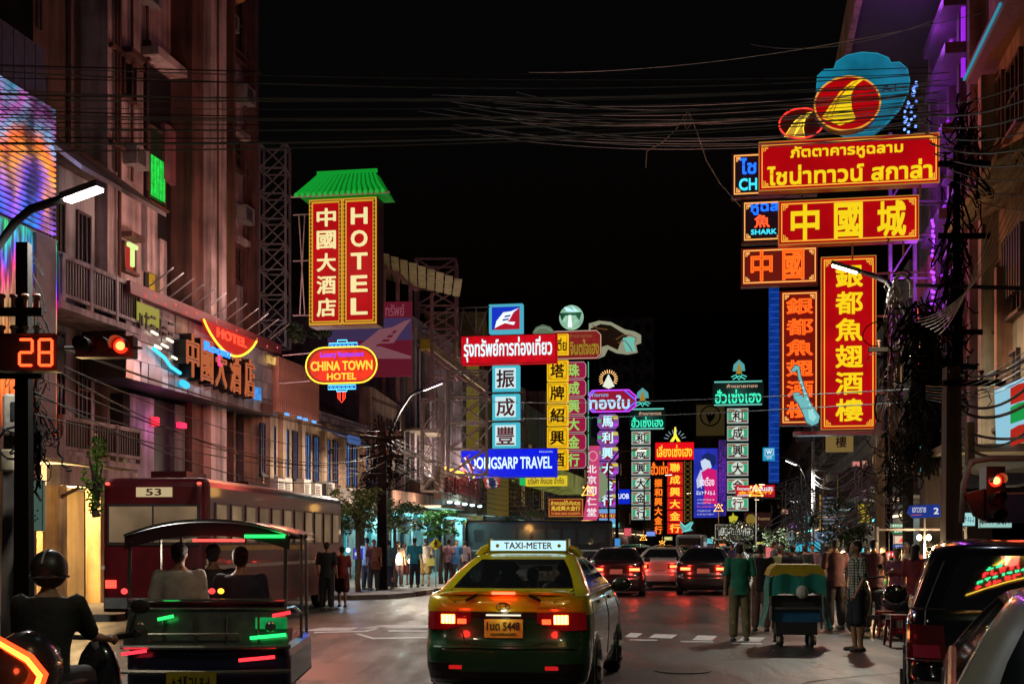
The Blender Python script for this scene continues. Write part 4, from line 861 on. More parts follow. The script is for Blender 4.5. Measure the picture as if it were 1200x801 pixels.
m = MB(); m.tube([(f.u(177), f.y(.06), 6.9), (f.u(190), f.y(.06), 6.75), (f.u(198), f.y(.06), 6.55), (f.u(209), f.y(.06), 6.45)], .05)
m.build('cyan_tube', emit((.05, .6, .9), 1.6), f.t); m = MB(); m.tube([(f.u(211), f.y(.06), 6.2), (f.u(217), f.y(.06), 6.15)], .1); m.build('cyan_tube', emit((.05, .6, .9), 1.2), f.t)
m = MB()
for p, z in ((176, 7.35), (188, 7.1), (180, 7.0), (194, 7.3), (200, 6.85)): m.tube([(f.u(p), f.y(.04), z), (f.u(p + 7), f.y(.04), z - .03)], .035)
m.build('tube_lamp', emit((1, .85, .6), 2), f.t); f.box('blue_lightbox', f.u(291), f.u(304), .0, .06, 6.35, 6.75, emit((.05, .3, .8), .9, False, .5, 3)); f.box('multicolour_strip', f.u(312), f.u(325), .0, .08, 7.7, 7.95, emit((.6, .35, .1), 1, False, .7, 5))
# below marquee: dark columns
f = Fac(-16.8, 'hotel_entrance', 'dark recessed hotel entrance floors under the metal marquee', 'building', 160)
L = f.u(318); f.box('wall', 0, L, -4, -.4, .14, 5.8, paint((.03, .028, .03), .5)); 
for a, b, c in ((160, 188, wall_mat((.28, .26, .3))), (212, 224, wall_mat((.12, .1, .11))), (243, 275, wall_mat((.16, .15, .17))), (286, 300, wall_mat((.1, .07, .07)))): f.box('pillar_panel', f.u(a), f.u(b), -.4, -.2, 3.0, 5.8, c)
f.box('pink_lamp', f.u(183), f.u(187), -.15, 0, 5.0, 5.25, emit((1, .02, .05), 2)); f.box('pink_lamp', f.u(212), f.u(219), -.15, 0, 5.1, 5.25, emit((1, .02, .08), 2)); lamp((f.u(180), f.y(.4), 5), 18, (1, .2, .7), f.t, .2)
# cream shophouse row with tall blue windows
f = Fac(-16, 'cream_shophouse', 'cream shophouse row with tall blue lit windows and air conditioners', 'building', 318)
L = f.u(470)
f.box('wall', 0, L, -6, -.3, 3.1, 6.3, CREAM)
f.box('cornice', f.u(371), f.u(438), -.3, .0, 6.3, 6.5, WHITEW); f.box('cornice_lip', f.u(371), f.u(438), -.3, .12, 6.5, 6.6, WHITEW)
BW = emit((.06, .16, .45), .8, True, .5, 1.2); BW2 = emit((.10, .09, .22), .7, False, .5, 1.2)
for i, (p0, p1) in enumerate([(313.5, 319), (325, 331), (340, 346), (351, 356.5), (364.5, 371), (375, 381), (388, 394), (398, 403), (411, 417), (420, 425), (434, 438), (442, 447)]):
    f.window(f.u(p0), f.u(p1), 3.95, 5.7, -.3, paint((.02, .02, .03), .5), BW if i in (2, 4, 5, 6, 8, 9, 10) else BW2, 2, 2, .08)
for p in (322, 337, 359, 385, 407, 430, 452): f.box('pilaster', f.u(p) - .1, f.u(p) + .22, -.3, -.12, 3.1, 6.28, CREAM)
for p in (376, 394, 413, 430): f.box('panel_relief', f.u(p), f.u(p + 8), -.3, -.22, 5.95, 6.2, wall_mat((.6, .46, .3)))
for (a, b, zt) in ((366, 400, 5.75), (392, 425, 5.6), (414, 452, 5.5)):
    m = MB(); u, v = f.u(a), f.u(b); vs = [(u, f.y(-.1), zt + .35), (v, f.y(-.1), zt + .35), (v, f.y(1.0), zt - .1), (u, f.y(1.0), zt - .1)]; m.add(vs + [(x, y, q - .04) for x, y, q in vs], [(0, 1, 2, 3), (7, 6, 5, 4), (0, 4, 5, 1), (1, 5, 6, 2), (2, 6, 7, 3), (3, 7, 4, 0)])
    m.build('awning', paint((.05, .06, .12), .6), f.t)
f.box('blue_banner', f.u(379), f.u(394), .95, 1.0, 5.45, 5.75, emit((.05, .12, .35), .7))
ACM = paint((.42, .4, .38), .5, 0, .4, 5)
for i, p in enumerate((321, 329, 352, 365, 378, 381, 405, 415)):
    a = f.box('air_conditioner', f.u(p), f.u(p) + .75, -.25, .15, 3.3 + (i % 2) * .08, 3.85 + (i % 3) * .05, ACM if i != 4 else DARK)
    g = MB()
    for j in range(6): f.mbbox(g, f.u(p) + .08, f.u(p) + .5, .15, .17, 3.42 + j * .06, 3.45 + j * .06)
    g.build('grille', DARK, a)
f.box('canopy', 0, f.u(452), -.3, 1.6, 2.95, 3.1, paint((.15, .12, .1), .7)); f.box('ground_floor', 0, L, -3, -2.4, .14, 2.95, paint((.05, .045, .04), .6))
for p in (320, 345, 375, 402, 430, 458): f.box('column', f.u(p), f.u(p) + .4, -.5, -.1, .14, 2.95, wall_mat((.25, .22, .2)))
for p in (328, 352, 385, 408, 436, 458):
    w = f.box('added_wall_lamp', f.u(p), f.u(p) + .35, -.05, .05, 3.2, 3.28, emit((1, .7, .45), 5)); lamp((f.u(p), f.y(1.8), 3.6), 80, (1, .68, .45), f.t, .2)  # wall lamps added to brighten the cream facade
# corrugated hoarding, red roof, lettered gable
h = Fac(-15.9, 'corrugated_hoarding', 'red lit corrugated hoarding above the first cream windows', 'hoarding', 324)
n = 22; L = h.u(372); m = MB().box(0, L / n * .62, min(h.y(0), h.y(.09)), max(h.y(0), h.y(.09)), 6.15, 8.0).build('corrugated_sheet', wall_mat((.62, .26, .18))); md = m.data; bpy.data.objects.remove(m)
for i in range(n): share('corrugated_sheet', md, None, h.t, (i * L / n, 0, 0))
h.box('backing', 0, L, -.3, -.002, 6.15, 8.0, wall_mat((.62, .26, .18))); 
for i, p in enumerate((330, 345, 352, 362)): h.box('blue_light', h.u(p), h.u(p + 4), 0.1, .16, 6.05, 6.13, emit((.1, .35, .9), 1.5))
h = Fac(-16.6, 'tiled_roof', 'dark red sloping tiled roof above the cream cornice', 'roof', 372)
m = MB(); u1 = h.u(441)
for i in range(20):
    t = i / 20; z = 6.6 + t * 1.7; o = -t * 3; m.add([(0, h.y(o + .05), z), (u1, h.y(o + .05), z), (u1, h.y(o - .17), z + .12), (0, h.y(o - .17), z + .12)], [(0, 1, 2, 3)])
kind(m.build('roof_tile_course', paint((.12, .035, .03), .6, 0, .4, 5, .3), h.t), 'stuff')
h = Fac(-16, 'lettered_gable', 'cream gable wall with raised dark lettering beside the lamp post', 'building', 434)
u1 = h.u(471); MB().prism([(0, 5.9), (u1, 5.6), (u1, 8.0), (u1 * .12, 8.35), (0, 8.35)], -.0, .5).build('wall', CREAM, h.t)
h.box('ledge', -.1, u1 + .1, 0, .8, 5.65, 5.8, WHITEW); text('~9', u1 / 2, 7.0, u1 * .78, .62, h.y(.05), paint((.08, .04, .02), .6), h.t, bold=.02, depth=.06)
m = MB(); 
for a in (.25, u1 - .25): m.box(a, a + .05, h.y(.04) - .03, h.y(.04), 6.2, 7.8)
m.box(.25, u1 - .2, h.y(.04) - .03, h.y(.04), 7.75, 7.8); m.build('panel_line', wall_mat((.3, .2, .12)), h.t)
# red bird billboard + background block
h = Fac(-17.5, 'bird_billboard', 'large dim red billboard with white bird behind the neon oval', 'billboard', 400)
u0, u1 = h.u(400), h.u(483); zt, zb = 1.66 + 280 * .0365, 1.66 + 195 * .0365
s = Sign('billboard', 'dim red and violet billboard with pale bird behind the hotel sign', 'billboard', (384, 354, 482, 441), 52, 6)
s.panel('panel', (384, 354, 482, 441), emit((.12, .008, .02), .8), 0, .2); s.panel('violet_panel', (384, 373, 482, 399), emit((.05, .03, .09), .8), -.03, 0)
s.poly('bird', [(430, 398), (445, 386), (460, 384), (474, 377), (482, 375), (470, 390), (462, 402), (440, 404), (482, 418), (482, 421), (430, 420), (400, 420)], emit((.22, .08, .1), .8), -.05, -.03)
for i in range(4): s.poly('wing_bar', [(444 + 6 * (3 - i) , 388 + i * 5), (460 + 4 * (3 - i) - 6, 388 + i * 5), (457 + 4 * (3 - i) - 6, 391 + i * 5), (441 + 6 * (3 - i), 391 + i * 5)], emit((.12, .01, .02), .8), -.07, -.05)
s.txt('ทรัพย์', (452, 357, 474, 371), emit((.25, .06, .09), .8), -.05)
for o in list(h.t.children): bpy.data.objects.remove(o)
bpy.data.objects.remove(h.t)
def block(name, label, cat, px0, px1, pytop, Y, depth, mat, winmat=None, nx=0, nz=0, base=0, fw=.6, group=None, z0w=.2):
    a = XG(px0, Y); b = XG(px1, Y); zt = H + (HY - pytop) / FPX * Y; t = thing(name, label, cat, ((a + b) / 2, Y, base), 0, group); hw = (b - a) / 2
    MB().box(-hw, hw, 0, depth, 0, zt - base).build('wall', mat, t)
    MB().box(-hw - .15, hw + .15, -.2, depth, zt - base, zt - base + .35).build('parapet', mat, t)
    if nx:
        W_ = 2 * hw / nx; Hh = (zt - base) / nz
        fm = MB().box(0, W_ * fw, -.06, 0, 0, Hh * .55).build('window', WFR, t); fd = fm.data; bpy.data.objects.remove(fm)
        gm = MB().box(.06, W_ * fw - .06, -.075, -.061, .06, Hh * .55 - .06).build('pane', winmat); gd = gm.data; bpy.data.objects.remove(gm)
        for i in range(nx):
            for j in range(nz):
                w = share('window', fd, None, t, (-hw + (i + .2) * W_, 0, (j + z0w) * Hh)); share('pane', gd, None, w)
    return t
block('back_building', 'dark low building with roof terrace behind the hotel signs', 'building', 300, 480, 395, 62, 8, GREYW, DGL, 7, 4)
# steel canopy + scaffold towers
def lattice(m, p, w, d, h, n, r=.05, diag=True):
    x, y, z = p
    for a in (0, w):
        for b in (0, d): m.bar((x + a, y + b, z), (x + a, y + b, z + h), r * 1.5)
    for i in range(n + 1):
        q = z + h * i / n
        m.bar((x, y, q), (x + w, y, q), r).bar((x, y + d, q), (x + w, y + d, q), r).bar((x, y, q), (x, y + d, q), r).bar((x + w, y, q), (x + w, y + d, q), r)
        if i < n and diag:
            q2 = z + h * (i + 1) / n; m.bar((x, y, q), (x + w, y, q2), r * .8).bar((x + w, y, q), (x, y, q2), r * .8); m.bar((x, y + d, q), (x + w, y + d, q2), r * .8)
t = thing('lattice_tower', 'slender dark steel lattice tower beside the pink hotel tower', 'tower', P(320, 405, 46)); m = MB(); lattice(m, (-.5, 0, 0), .95, .9, 7.3, 8, .055); m.build('lattice', STEEL, t)
m = MB()
for z in (6.9, 6.0, 5.1, 3.9, 2.6): m.bar((-1.2, 0, z), (-.5, 0, z), .05)
m.build('tie_bar', STEEL, t)
SC = paint((.38, .2, .2), .6, .3, .4, 4)
t = thing('scaffold_tower', 'pinkish steel scaffold tower with crossed braces against the sky', 'scaffold', P(511, 440, 66)); k = 66 / 1500
m = MB(); lattice(m, (-24 * k, 0, 0), 47 * k, 2.0, 137 * k, 5, .09); m.build('lattice', SC, t)
MB().box(23.2 * k, 24.8 * k, -.1, .1, 0, 40 * k).build('yellow_post', paint((.5, .4, .05), .5), t)
t = thing('steel_canopy', 'sloping corrugated canopy roof on posts left of the scaffold', 'canopy', P(480, 440, 60)); k = 60 / 1500
for i in range(9):
    x0 = (-34 + i * 5) * k; dz = -i * 0.0
    m = MB().add([((-30) * k + i * .42, -1.2 - 0, (137 - i * 3.6) * k), ((-30) * k + i * .42 + .36, -1.2, (135.5 - i * 3.6) * k), ((-38) * k + i * .42 + .36, 3.5, (129 - i * 2.5) * k), ((-38) * k + i * .42, 3.5, (130.5 - i * 2.5) * k)], [(0, 1, 2, 3)])
    m.build('roof_sheet', paint((.5, .42, .2), .6, 0, .5, 3), t)
m = MB()
for x, zt in ((-30, 128), (-14, 122), (1, 108), (26, 96)): m.bar((x * k, 0, -30 * k), (x * k, 0, zt * k), .16)
m.bar((-12 * k, 0, 120 * k), (6 * k, 0, 100 * k), .1).bar((-32 * k, 0, 130 * k), (10 * k, 0, 100 * k), .12); m.build('frame', SC, t)
# mid-left tall column building with scaffold
f = Fac(-16.3, 'columned_building', 'tall plain grey violet building with thin columns behind scaffold', 'building', 470)
L = f.u(545); GV = wall_mat((.26, .22, .25))
f.box('wall', 0, L, -8, -.2, 3.6, 13.0, GV); 
for i, p in enumerate((471, 480, 489, 498, 507, 516, 525, 535)): f.box('column', f.u(p), f.u(p) + .3 + .15 * (i % 2), -.2, .1 + .15 * (i % 2), 3.6, 12.2, wall_mat((.4, .35, .38)) if i % 2 else GV)
for i, (p, z) in enumerate(((475, 9.6), (484, 9.2), (493, 8.2), (502, 8.3), (511, 8), (475, 6.2), (493, 6.6), (520, 7.2), (502, 4.6), (484, 4.5))): f.window(f.u(p), f.u(p) + 1.2, z, z + 1.6, -.2, WFR, DGL, 2, 2, .08)
g = MB()
for i in range(8): f.mbbox(g, f.u(488) + i * .3, f.u(488) + i * .3 + .06, .2, .26, 5.0, 6.6)
for j in range(5): f.mbbox(g, f.u(488), f.u(488) + 2.2, .2, .26, 5.0 + j * .38, 5.05 + j * .38)
g.build('window_grille', paint((.4, .38, .36), .5), f.t)
f.box('awning', f.u(470), f.u(494), -.2, 1.2, 7.0, 7.1, paint((.3, .28, .2), .6)); f.box('balcony', f.u(476), f.u(516), -.2, .9, 3.6, 4.7, wall_mat((.3, .2, .19)))
for p, z in ((482, 4.9), (500, 4.9), (515, 4.9), (530, 5.2)): f.box('added_wall_lamp', f.u(p), f.u(p) + .35, .9, .98, z, z + .08, emit((1, .75, .6), 4)); lamp((f.u(p), f.y(1.6), z + .5), 260, (1, .74, .64), f.t, .2)  # more added lamps, to lift the columned front
t = thing('roof_gantry', 'sloping cream and yellow roof gantry beside the scaffold', 'gantry', P(515, 425, 64)); k = 64 / 1500
m = MB().bar((-32 * k, 0, 37 * k), (56 * k, 1, -28 * k), .28, .3); m.build('beam', paint((.5, .42, .28), .6, 0, .4), t)
m = MB().box(-22 * k, -8 * k, -.3, .3, 15 * k, 27 * k); m.build('yellow_box', paint((.5, .38, .03), .5), t); MB().bar((-30 * k, -.2, 24 * k), (60 * k, .8, -40 * k), .12).build('rail', SC, t)
t = thing('scaffold_tower', 'tall scaffold frame standing before the columned building', 'scaffold', P(528, 575, 60)); k = 60 / 1500
m = MB(); lattice(m, (-34 * k, 0, 0), 24 * k, 1.2, 108 * k, 3, .07); lattice(m, (-4 * k, .3, 20 * k), 46 * k, 1.0, 122 * k, 4, .08); m.build('lattice', paint((.32, .26, .25), .6, .3, .4), t)
block('yellow_block', 'yellow ochre corrugated wall behind the travel signs', 'building', 500, 566, 372, 84, 8, paint((.30, .22, .05), .6, 0, .4, 2))
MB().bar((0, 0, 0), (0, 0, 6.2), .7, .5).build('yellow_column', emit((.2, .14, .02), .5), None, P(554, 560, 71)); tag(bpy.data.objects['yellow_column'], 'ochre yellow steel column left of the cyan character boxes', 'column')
block('red_wall_block', 'dark red painted wall directly behind the cyan character boxes', 'building', 556, 580, 425, 86, 5, paint((.16, .02, .02), .6, 0, .3, 2))
# teal-lit shops on the ground floor
f = Fac(-15.2, 'teal_lit_shop', 'ground floor shops washed in turquoise light with white curtains', 'shop', 452)
L = f.u(560); f.box('wall', 0, L, -2.4, -2.2, .14, 3.4, wall_mat((.3, .42, .42))); f.box('fascia', 0, f.u(512), -.2, .3, 3.1, 3.9, wall_mat((.3, .19, .16)))
f.box('awning', f.u(482), f.u(512), -.2, 1.4, 3.25, 3.35, paint((.5, .4, .3), .6)); f.box('ceiling', 0, L, -2.3, -.1, 3.0, 3.08, wall_mat((.4, .4, .4)))
TE = emit((.12, .85, .85), 3)
for p in (456, 470, 484, 498, 517, 531, 545): f.box('tube_light', f.u(p), f.u(p + 7), -.35, -.28, 2.9, 2.97, TE)
for i, p in enumerate((455, 464, 472, 481, 497, 512, 523, 534, 546)):
    f.box('shop_bay', f.u(p), f.u(p + 6), -2.2, -2.15, .2, 2.8, [emit((.02, .22, .24), .8, True, .5, 1.5), emit((.25, .36, .34), .5, False, .4, 2), emit((.01, .03, .07), .8, False, .3, 2)][i % 3])
for i, p in enumerate((460, 478, 505, 528, 552)): f.box('column', f.u(p), f.u(p) + .5, -.9, -.5, .14, 3.0, wall_mat((.2, .24, .26)))
f.box('blue_sign', f.u(469), f.u(477), -1.0, -.95, 1.6, 2.4, emit((.02, .05, .25), .9)); f.box('blue_sign', f.u(497), f.u(503), -1.0, -.95, 2.2, 2.7, emit((.02, .12, .3), .9)); text('~5', f.u(473), 2.0, .9, .25, f.y(-.9), WHT, f.t, bold=.02)
for p in (458, 474, 490, 510, 530, 548): lamp((f.u(p), f.y(-.6), 2.5), 230, (.35, 1, 1), f.t, .4)
# red letter billboard
f = Fac(-14.6, 'letter_fascia', 'cream fascia with cut out dark red letters and amber bulbs', 'billboard', 516)
L = f.u(562); f.box('board', 0, L, -.3, 0, 3.75, 5.35, wall_mat((.5, .33, .25))); text('~11', L / 2, 4.55, L * .86, 1.05, f.y(.15), paint((.16, .012, .015), .5), f.t, bold=.04, depth=.1)
m = MB()
for i in range(14): m.ell((f.u(518) + i * L / 15, f.y(.1), 5.25 + .05 * sin(i * 2.1)), .1, None, None, 8, 5)
m.build('amber_bulb', emit((1, .5, .06), 2.2), f.t); lamp((L * .3, f.y(.9), 5.3), 60, (1, .6, .3), f.t, .3)
m = MB()
for p in (520, 529, 538, 547, 556): m.ell((f.u(p), f.y(.3), 3.62), .14, None, .07, 8, 5)
m.build('downlight', emit((.7, 1, 1), 4), f.t); lamp((L * .4, f.y(.5), 3.3), 90, (.5, 1, 1), f.t, .3)
# street rows receding, left
random.seed(3)
px = [560, 590, 618, 640, 660, 678, 694, 708, 720, 732, 744, 756, 768]
names = ['dark', 'grey green', 'brown', 'grey', 'ochre', 'dark grey', 'violet grey', 'brown grey', 'grey', 'dark', 'grey', 'dark']
for i in range(12):
    f = Fac(-16, 'shophouse', '%s shophouse, number %s in the row beyond the red letter fascia' % (names[i], ['one', 'two', 'three', 'four', 'five', 'six', 'seven', 'eight', 'nine', 'ten', 'eleven', 'twelve'][i]), 'building', px[i], 'shophouses receding on the left')
    L = f.u(px[i + 1]) - .05; h = [11, 13, 12, 14, 12.5, 15, 13, 16, 14, 15, 17, 16][i]
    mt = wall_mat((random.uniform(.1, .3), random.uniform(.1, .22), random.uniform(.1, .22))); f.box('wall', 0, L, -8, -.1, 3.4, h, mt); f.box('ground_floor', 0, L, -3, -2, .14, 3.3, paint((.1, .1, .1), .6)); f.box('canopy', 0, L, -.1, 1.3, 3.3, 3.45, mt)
    n = max(2, int(L / 3))
    for q in range(n):
        for z in (4.2, 7.4, 10.4):
            if z + 2 < h: f.window(L * (q + .2) / n, L * (q + .8) / n, z, z + 1.7, -.1, WFR, DGL if random.random() < .8 else emit((.3, .2, .08), .6), 2, 2, .1)
    f.box('shop_light', L * .1, L * .9, -1.6, -1.5, 2.9, 3.0, random.choice([TE, emit((1, .7, .4), 2.5), emit((.8, .9, 1), 2)])); 
    if i % 2 == 0: lamp((L * .5, f.y(-.5), 2.8), 120, random.choice([(1, .8, .6), (.6, 1, 1), (1, .5, .4)]), f.t, .4)
f = Fac(-13.2, 'yellow_awning', 'long pale green and yellow awning fascia beneath the yellow name sign', 'awning', 606)
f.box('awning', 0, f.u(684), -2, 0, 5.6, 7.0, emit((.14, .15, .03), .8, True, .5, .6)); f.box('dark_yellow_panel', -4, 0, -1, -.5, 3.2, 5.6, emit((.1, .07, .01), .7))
block('tower_block', 'dark concrete apartment tower rising behind the fish sign', 'building', 702, 766, 374, 260, 20, wall_mat((.5, .46, .44)), DGL, 5, 14)
block('bank_block', 'dim ochre bank wall with round bird emblem behind the right signs', 'building', 815, 850, 474, 190, 12, wall_mat((.12, .09, .05)))
s = Sign('bank_emblem', 'dark round bird emblem on the dim ochre wall', 'sign', (820, 476, 845, 503), 189)
s.panel('panel', (816, 474, 849, 510), emit((.035, .024, .008), .9), 0, .2)
s.tubes('ring', [circle(832.5, 487, 11.5, 11.5, 24)], paint((.01, .01, .01), .6), -.1, .9, True); s.poly('bird', [(826, 481), (831, 487), (832.5, 483), (834, 487), (839, 480), (837, 490), (833, 494), (832, 497), (829, 491)], paint((.01, .01, .01), .6), -.15, 0)
block('end_building', 'dark building closing the far end of the street left of centre', 'building', 765, 818, 470, 330, 20, wall_mat((.05, .05, .055)), DGL, 6, 8)
block('end_building', 'dark building closing the far end of the street right of centre', 'building', 846, 905, 505, 300, 20, wall_mat((.05, .05, .055)), DGL, 6, 7)

# ---------------------------------------------------------------- RIGHT SIDE
PUR = wall_mat((.13, .09, .12))
f = Fac(6, 'purple_lit_building', 'building with purple lit eaves behind the big restaurant signs', 'building', 1215)
# u grows away from camera; px falls from right to left
def fr(px): return f.u(px)
L = fr(1062); f.box('wall', 0, L, -8, -.4, 3.6, 21, PUR)
f.box('eaves', fr(1140), fr(1060), -.4, 2.4, 17.8, 18.6, paint((.05, .035, .05), .6)); f.box('eaves_lip', fr(1140), fr(1060), 2.4, 2.6, 17.7, 19.0, wall_mat((.35, .22, .15)))
PL = emit((.35, .02, .8), 1.0)
for (z, a, b) in ((16.6, 1128, 1102), (15.2, 1130, 1104), (13.2, 1126, 1100), (11.0, 1122, 1098), (9.2, 1118, 1096), (7.6, 1122, 1098)):
    f.box('ledge', fr(a), fr(b), -.4, .5, z - .3, z, paint((.12, .08, .12), .5)); f.box('purple_tube', fr(a), fr(b), .3, .36, z + .02, z + .07, PL)
    lamp((fr((a + b) / 2), f.y(.9), z + .7), 60, (.5, .08, 1), f.t, .3)
for p in (1090, 1100, 1112, 1124, 1136): f.box('pilaster', fr(p), fr(p) + .4, -.4, 0, 3.6, 17.7, wall_mat((.28, .2, .24)))
f.box('purple_tube', fr(1127), fr(1126), -.1, .0, 14.4, 16.4, PL)
for i in range(11): f.box('louvre', fr(1134), fr(1110), -.35, .15, 5.6 + i * .72, 5.72 + i * .72, paint((.2, .14, .2), .5))
for p, z in ((1120, 13.8), (1108, 13.8), (1120, 11.6), (1107, 11.6), (1118, 9.6), (1096, 9.8), (1084, 12)): f.window(fr(p), fr(p) + 1.3, z - .3, z + 1.2, -.4, WFR, DGL, 2, 2, .1)
m = MB(); random.seed(5)
for i in range(46): m.ell((fr(random.uniform(1078, 1094)), f.y(.5), random.uniform(14.2, 16.3)), .05, None, None, 6, 4)
m.build('blue_bulb', emit((.15, .3, 1), 2.5), f.t)
m = MB()
for i in range(40): m.ell((fr(1119 + random.uniform(-2, 2)), f.y(.6), 6.5 + i * .11), .05, None, None, 6, 4)
m.build('violet_bulb', emit((.4, .05, 1), 2.0), f.t)
f.box('orange_panel', fr(1098), fr(1084), .0, .12, 5.5, 10.5, wall_mat((.5, .25, .14)))
for i in range(5): f.box('panel_rib', fr(1098) + i * .8, fr(1098) + i * .8 + .2, .12, .25, 5.5, 10.5, wall_mat((.6, .3, .2)))
f.box('red_diagonal_tube', fr(1090), fr(1089), .3, .36, 7.3, 9.2, emit((1, .1, .05), 1.5))
# near right building with canopy
f = Fac(6, 'brown_shophouse', 'dim brown shophouse at far right with a wide sloping canopy', 'building', 1290)
L = f.u(1149)
f.box('wall', 0, L, -8, -.2, 3.4, 17.5, wall_mat((.3, .2, .12)))
f.box('eaves', 0, L, -.2, .35, 13.2, 13.6, paint((.2, .13, .08), .6)); f.box('teal_edge_tube', f.u(1195), L, .37, .42, 13.3, 13.36, emit((.03, .25, .35), .9))
m = MB(); u0, u1 = f.u(1240), f.u(1166)
vs = [(u0, f.y(-.2), 9.8), (u1, f.y(-.2), 9.8), (u1, f.y(1.1), 9.15), (u0, f.y(1.1), 9.15)]; m.add(vs + [(x, y, z - .18) for x, y, z in vs], [(0, 1, 2, 3), (7, 6, 5, 4), (0, 4, 5, 1), (1, 5, 6, 2), (2, 6, 7, 3), (3, 7, 4, 0)]); cn = m.build('canopy', wall_mat((.5, .36, .16)), f.t)
for i in range(5): t_ = i / 5; MB().bar((u0, f.y(-.1 + t_ * 1.15), 9.57 - t_ * .58), (u1, f.y(-.1 + t_ * 1.15), 9.57 - t_ * .58), .05).build('batten', wall_mat((.3, .2, .1)), cn)
for p, z in ((1185, 4.4), (1166, 4.4), (1190, 6.8), (1170, 6.8), (1188, 11), (1168, 11.2), (1150, 11)):
    f.window(f.u(p), f.u(p) + 1.5, z, z + 1.6, -.2, WFR, DGL, 3, 2, .1)
for i in range(8): f.box('shutter_slat', f.u(1195) + i * .28, f.u(1195) + i * .28 + .14, -.18, .0, 7.2, 8.6, paint((.05, .04, .04), .6))
f.box('orange_pilaster', f.u(1176), f.u(1173), -.2, .15, 5, 8, wall_mat((.6, .25, .12))); f.box('pilaster', f.u(1160), f.u(1156), -.2, .2, 3.4, 13, wall_mat((.4, .3, .2)))
f.box('lower_canopy', f.u(1250), f.u(1150), -.2, 2.2, 3.35, 3.5, paint((.3, .27, .22), .6)); f.box('shop_wall', 0, L, -1.9, -1.7, .14, 3.3, wall_mat((.4, .4, .38)))
lamp((f.u(1170), f.y(2.6), 6.5), 50, (1, .7, .35), f.t, .3)
# ground floor lit panels on far right
for (a, b, z0, z1, c) in ((1200, 1170, 2.0, 2.9, (.5, .7, .75)), (1168, 1150, 2.0, 2.9, (.3, .65, .6)), (1205, 1192, .4, 1.9, (.05, .3, .5)), (1190, 1180, .4, 1.9, (.6, .45, .12)), (1178, 1160, .4, 1.9, (.35, .35, .3))):
    f.box('lit_shopfront', f.u(a), f.u(b), -1.7, -1.6, z0, z1, emit(c, .9, True, .4, 3))
text('~8', (f.u(1200) + f.u(1170)) / 2, 2.45, 1.6, .3, f.y(-1.5), emit((.1, .1, .1), .4), f.t, bold=.02, rz=pi)
# hexagonal tricolour convenience sign
s = Sign('shop_sign', 'red green and white faceted sign cut by the right picture edge', 'sign', (1182, 440, 1226, 520), 24, -35)
for j, (y, c) in enumerate(((444, (.45, .02, .01)), (466, (.01, .3, .06)), (492, (.4, .02, .01)))):
    for x, e in ((1184, 0), (1204, 1)):
        yy = y + (8 - 14 * (x - 1184) / 20) * 1; h = 22
        s.poly('coloured_pane', [(x, yy + 5), (x + 9, yy - 1), (x + 18, yy - 4), (x + 18, yy + h - 6), (x + 9, yy + h - 2), (x, yy + h + 2)], emit(c, 1, True), -.03, 0)
s.poly('cabinet', [(1182, 458), (1224, 434), (1224, 505), (1184, 520)], emit((.3, .6, .75), .9, True), 0, .3)
# receding right row
px = [1062, 1040, 1018, 1000, 984, 970, 957, 946, 936, 927, 919, 912, 906]
random.seed(11)
for i in range(12):
    f = Fac(6, 'shophouse', '%s shophouse, number %s in the row beyond the tall red sign' % (['brown', 'dark grey', 'grey', 'dark', 'grey', 'brown grey', 'grey', 'dark', 'grey', 'grey', 'brown', 'dark'][i], ['one', 'two', 'three', 'four', 'five', 'six', 'seven', 'eight', 'nine', 'ten', 'eleven', 'twelve'][i]), 'building', px[i], 'shophouses receding on the right')
    L = f.u(px[i + 1]) - .05; h = [12, 10, 11, 12, 12, 13, 14, 13, 15, 14, 15, 16][i]; c = random.uniform(.12, .26)
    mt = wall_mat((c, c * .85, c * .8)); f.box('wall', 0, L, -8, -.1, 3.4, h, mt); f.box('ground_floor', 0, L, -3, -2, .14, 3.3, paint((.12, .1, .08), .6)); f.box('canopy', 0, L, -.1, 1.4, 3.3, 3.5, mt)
    f.box('balcony', L * .1, L * .9, -.1, .7, 6.8, 7.6, mt); f.box('balcony', L * .1, L * .9, -.1, .5, 9.6, 10.2, mt)
    n = max(2, int(L / 3))
    for q in range(n):
        for z in (4.2, 7.6):
            f.window(L * (q + .2) / n, L * (q + .8) / n, z, z + 1.7, -.1, WFR, DGL if random.random() < .75 else emit((.35, .22, .08), .6), 2, 2, .1)
    f.box('shop_light', L * .1, L * .9, -1.6, -1.5, 2.9, 3.0, random.choice([TE, emit((1, .7, .4), 2.5), emit((1, .6, .3), 2)]))
    if i % 2 == 0: lamp((L * .5, f.y(.2), 2.8), 110, random.choice([(1, .7, .45), (.6, 1, 1)]), f.t, .4)
# small signs on the right
def mini(label, box, Y, c, txt=None, tc=WHT, yaw=None, tb=None, cat='sign', s_=1):
    s = Sign('shop_sign', label, cat, box, Y, yaw); s.panel('cabinet', box, emit(c, s_, True), 0, .15); s.border(box, DARK, .5, -.02)
    if txt:
        b = tb or (box[0] + 2, box[1] + (box[3] - box[1]) * .25, box[2] - 2, box[3] - (box[3] - box[1]) * .25); s.txt(txt, b, tc, -.04, bold=.03)
    return s
mini('small green strip sign above a lit stall under the blue street sign', (1044, 613, 1064, 618), 33, (.25, .45, .25), '~6'); mini('dark green strip sign between two lit stall signs', (1046, 620, 1066, 625), 33, (.02, .2, .03), '~7')
s = mini('bright stall menu board with red and white pictures', (1048, 627, 1065, 637), 33, (.8, .55, .4)); s.poly('picture', [(1053, 635), (1057, 629), (1061, 635)], emit((.9, .1, .05), 1), -.04, 0); mini('small blue strip sign low on the lit stall', (1047, 637.5, 1066, 641), 33, (.02, .08, .4), '~6')
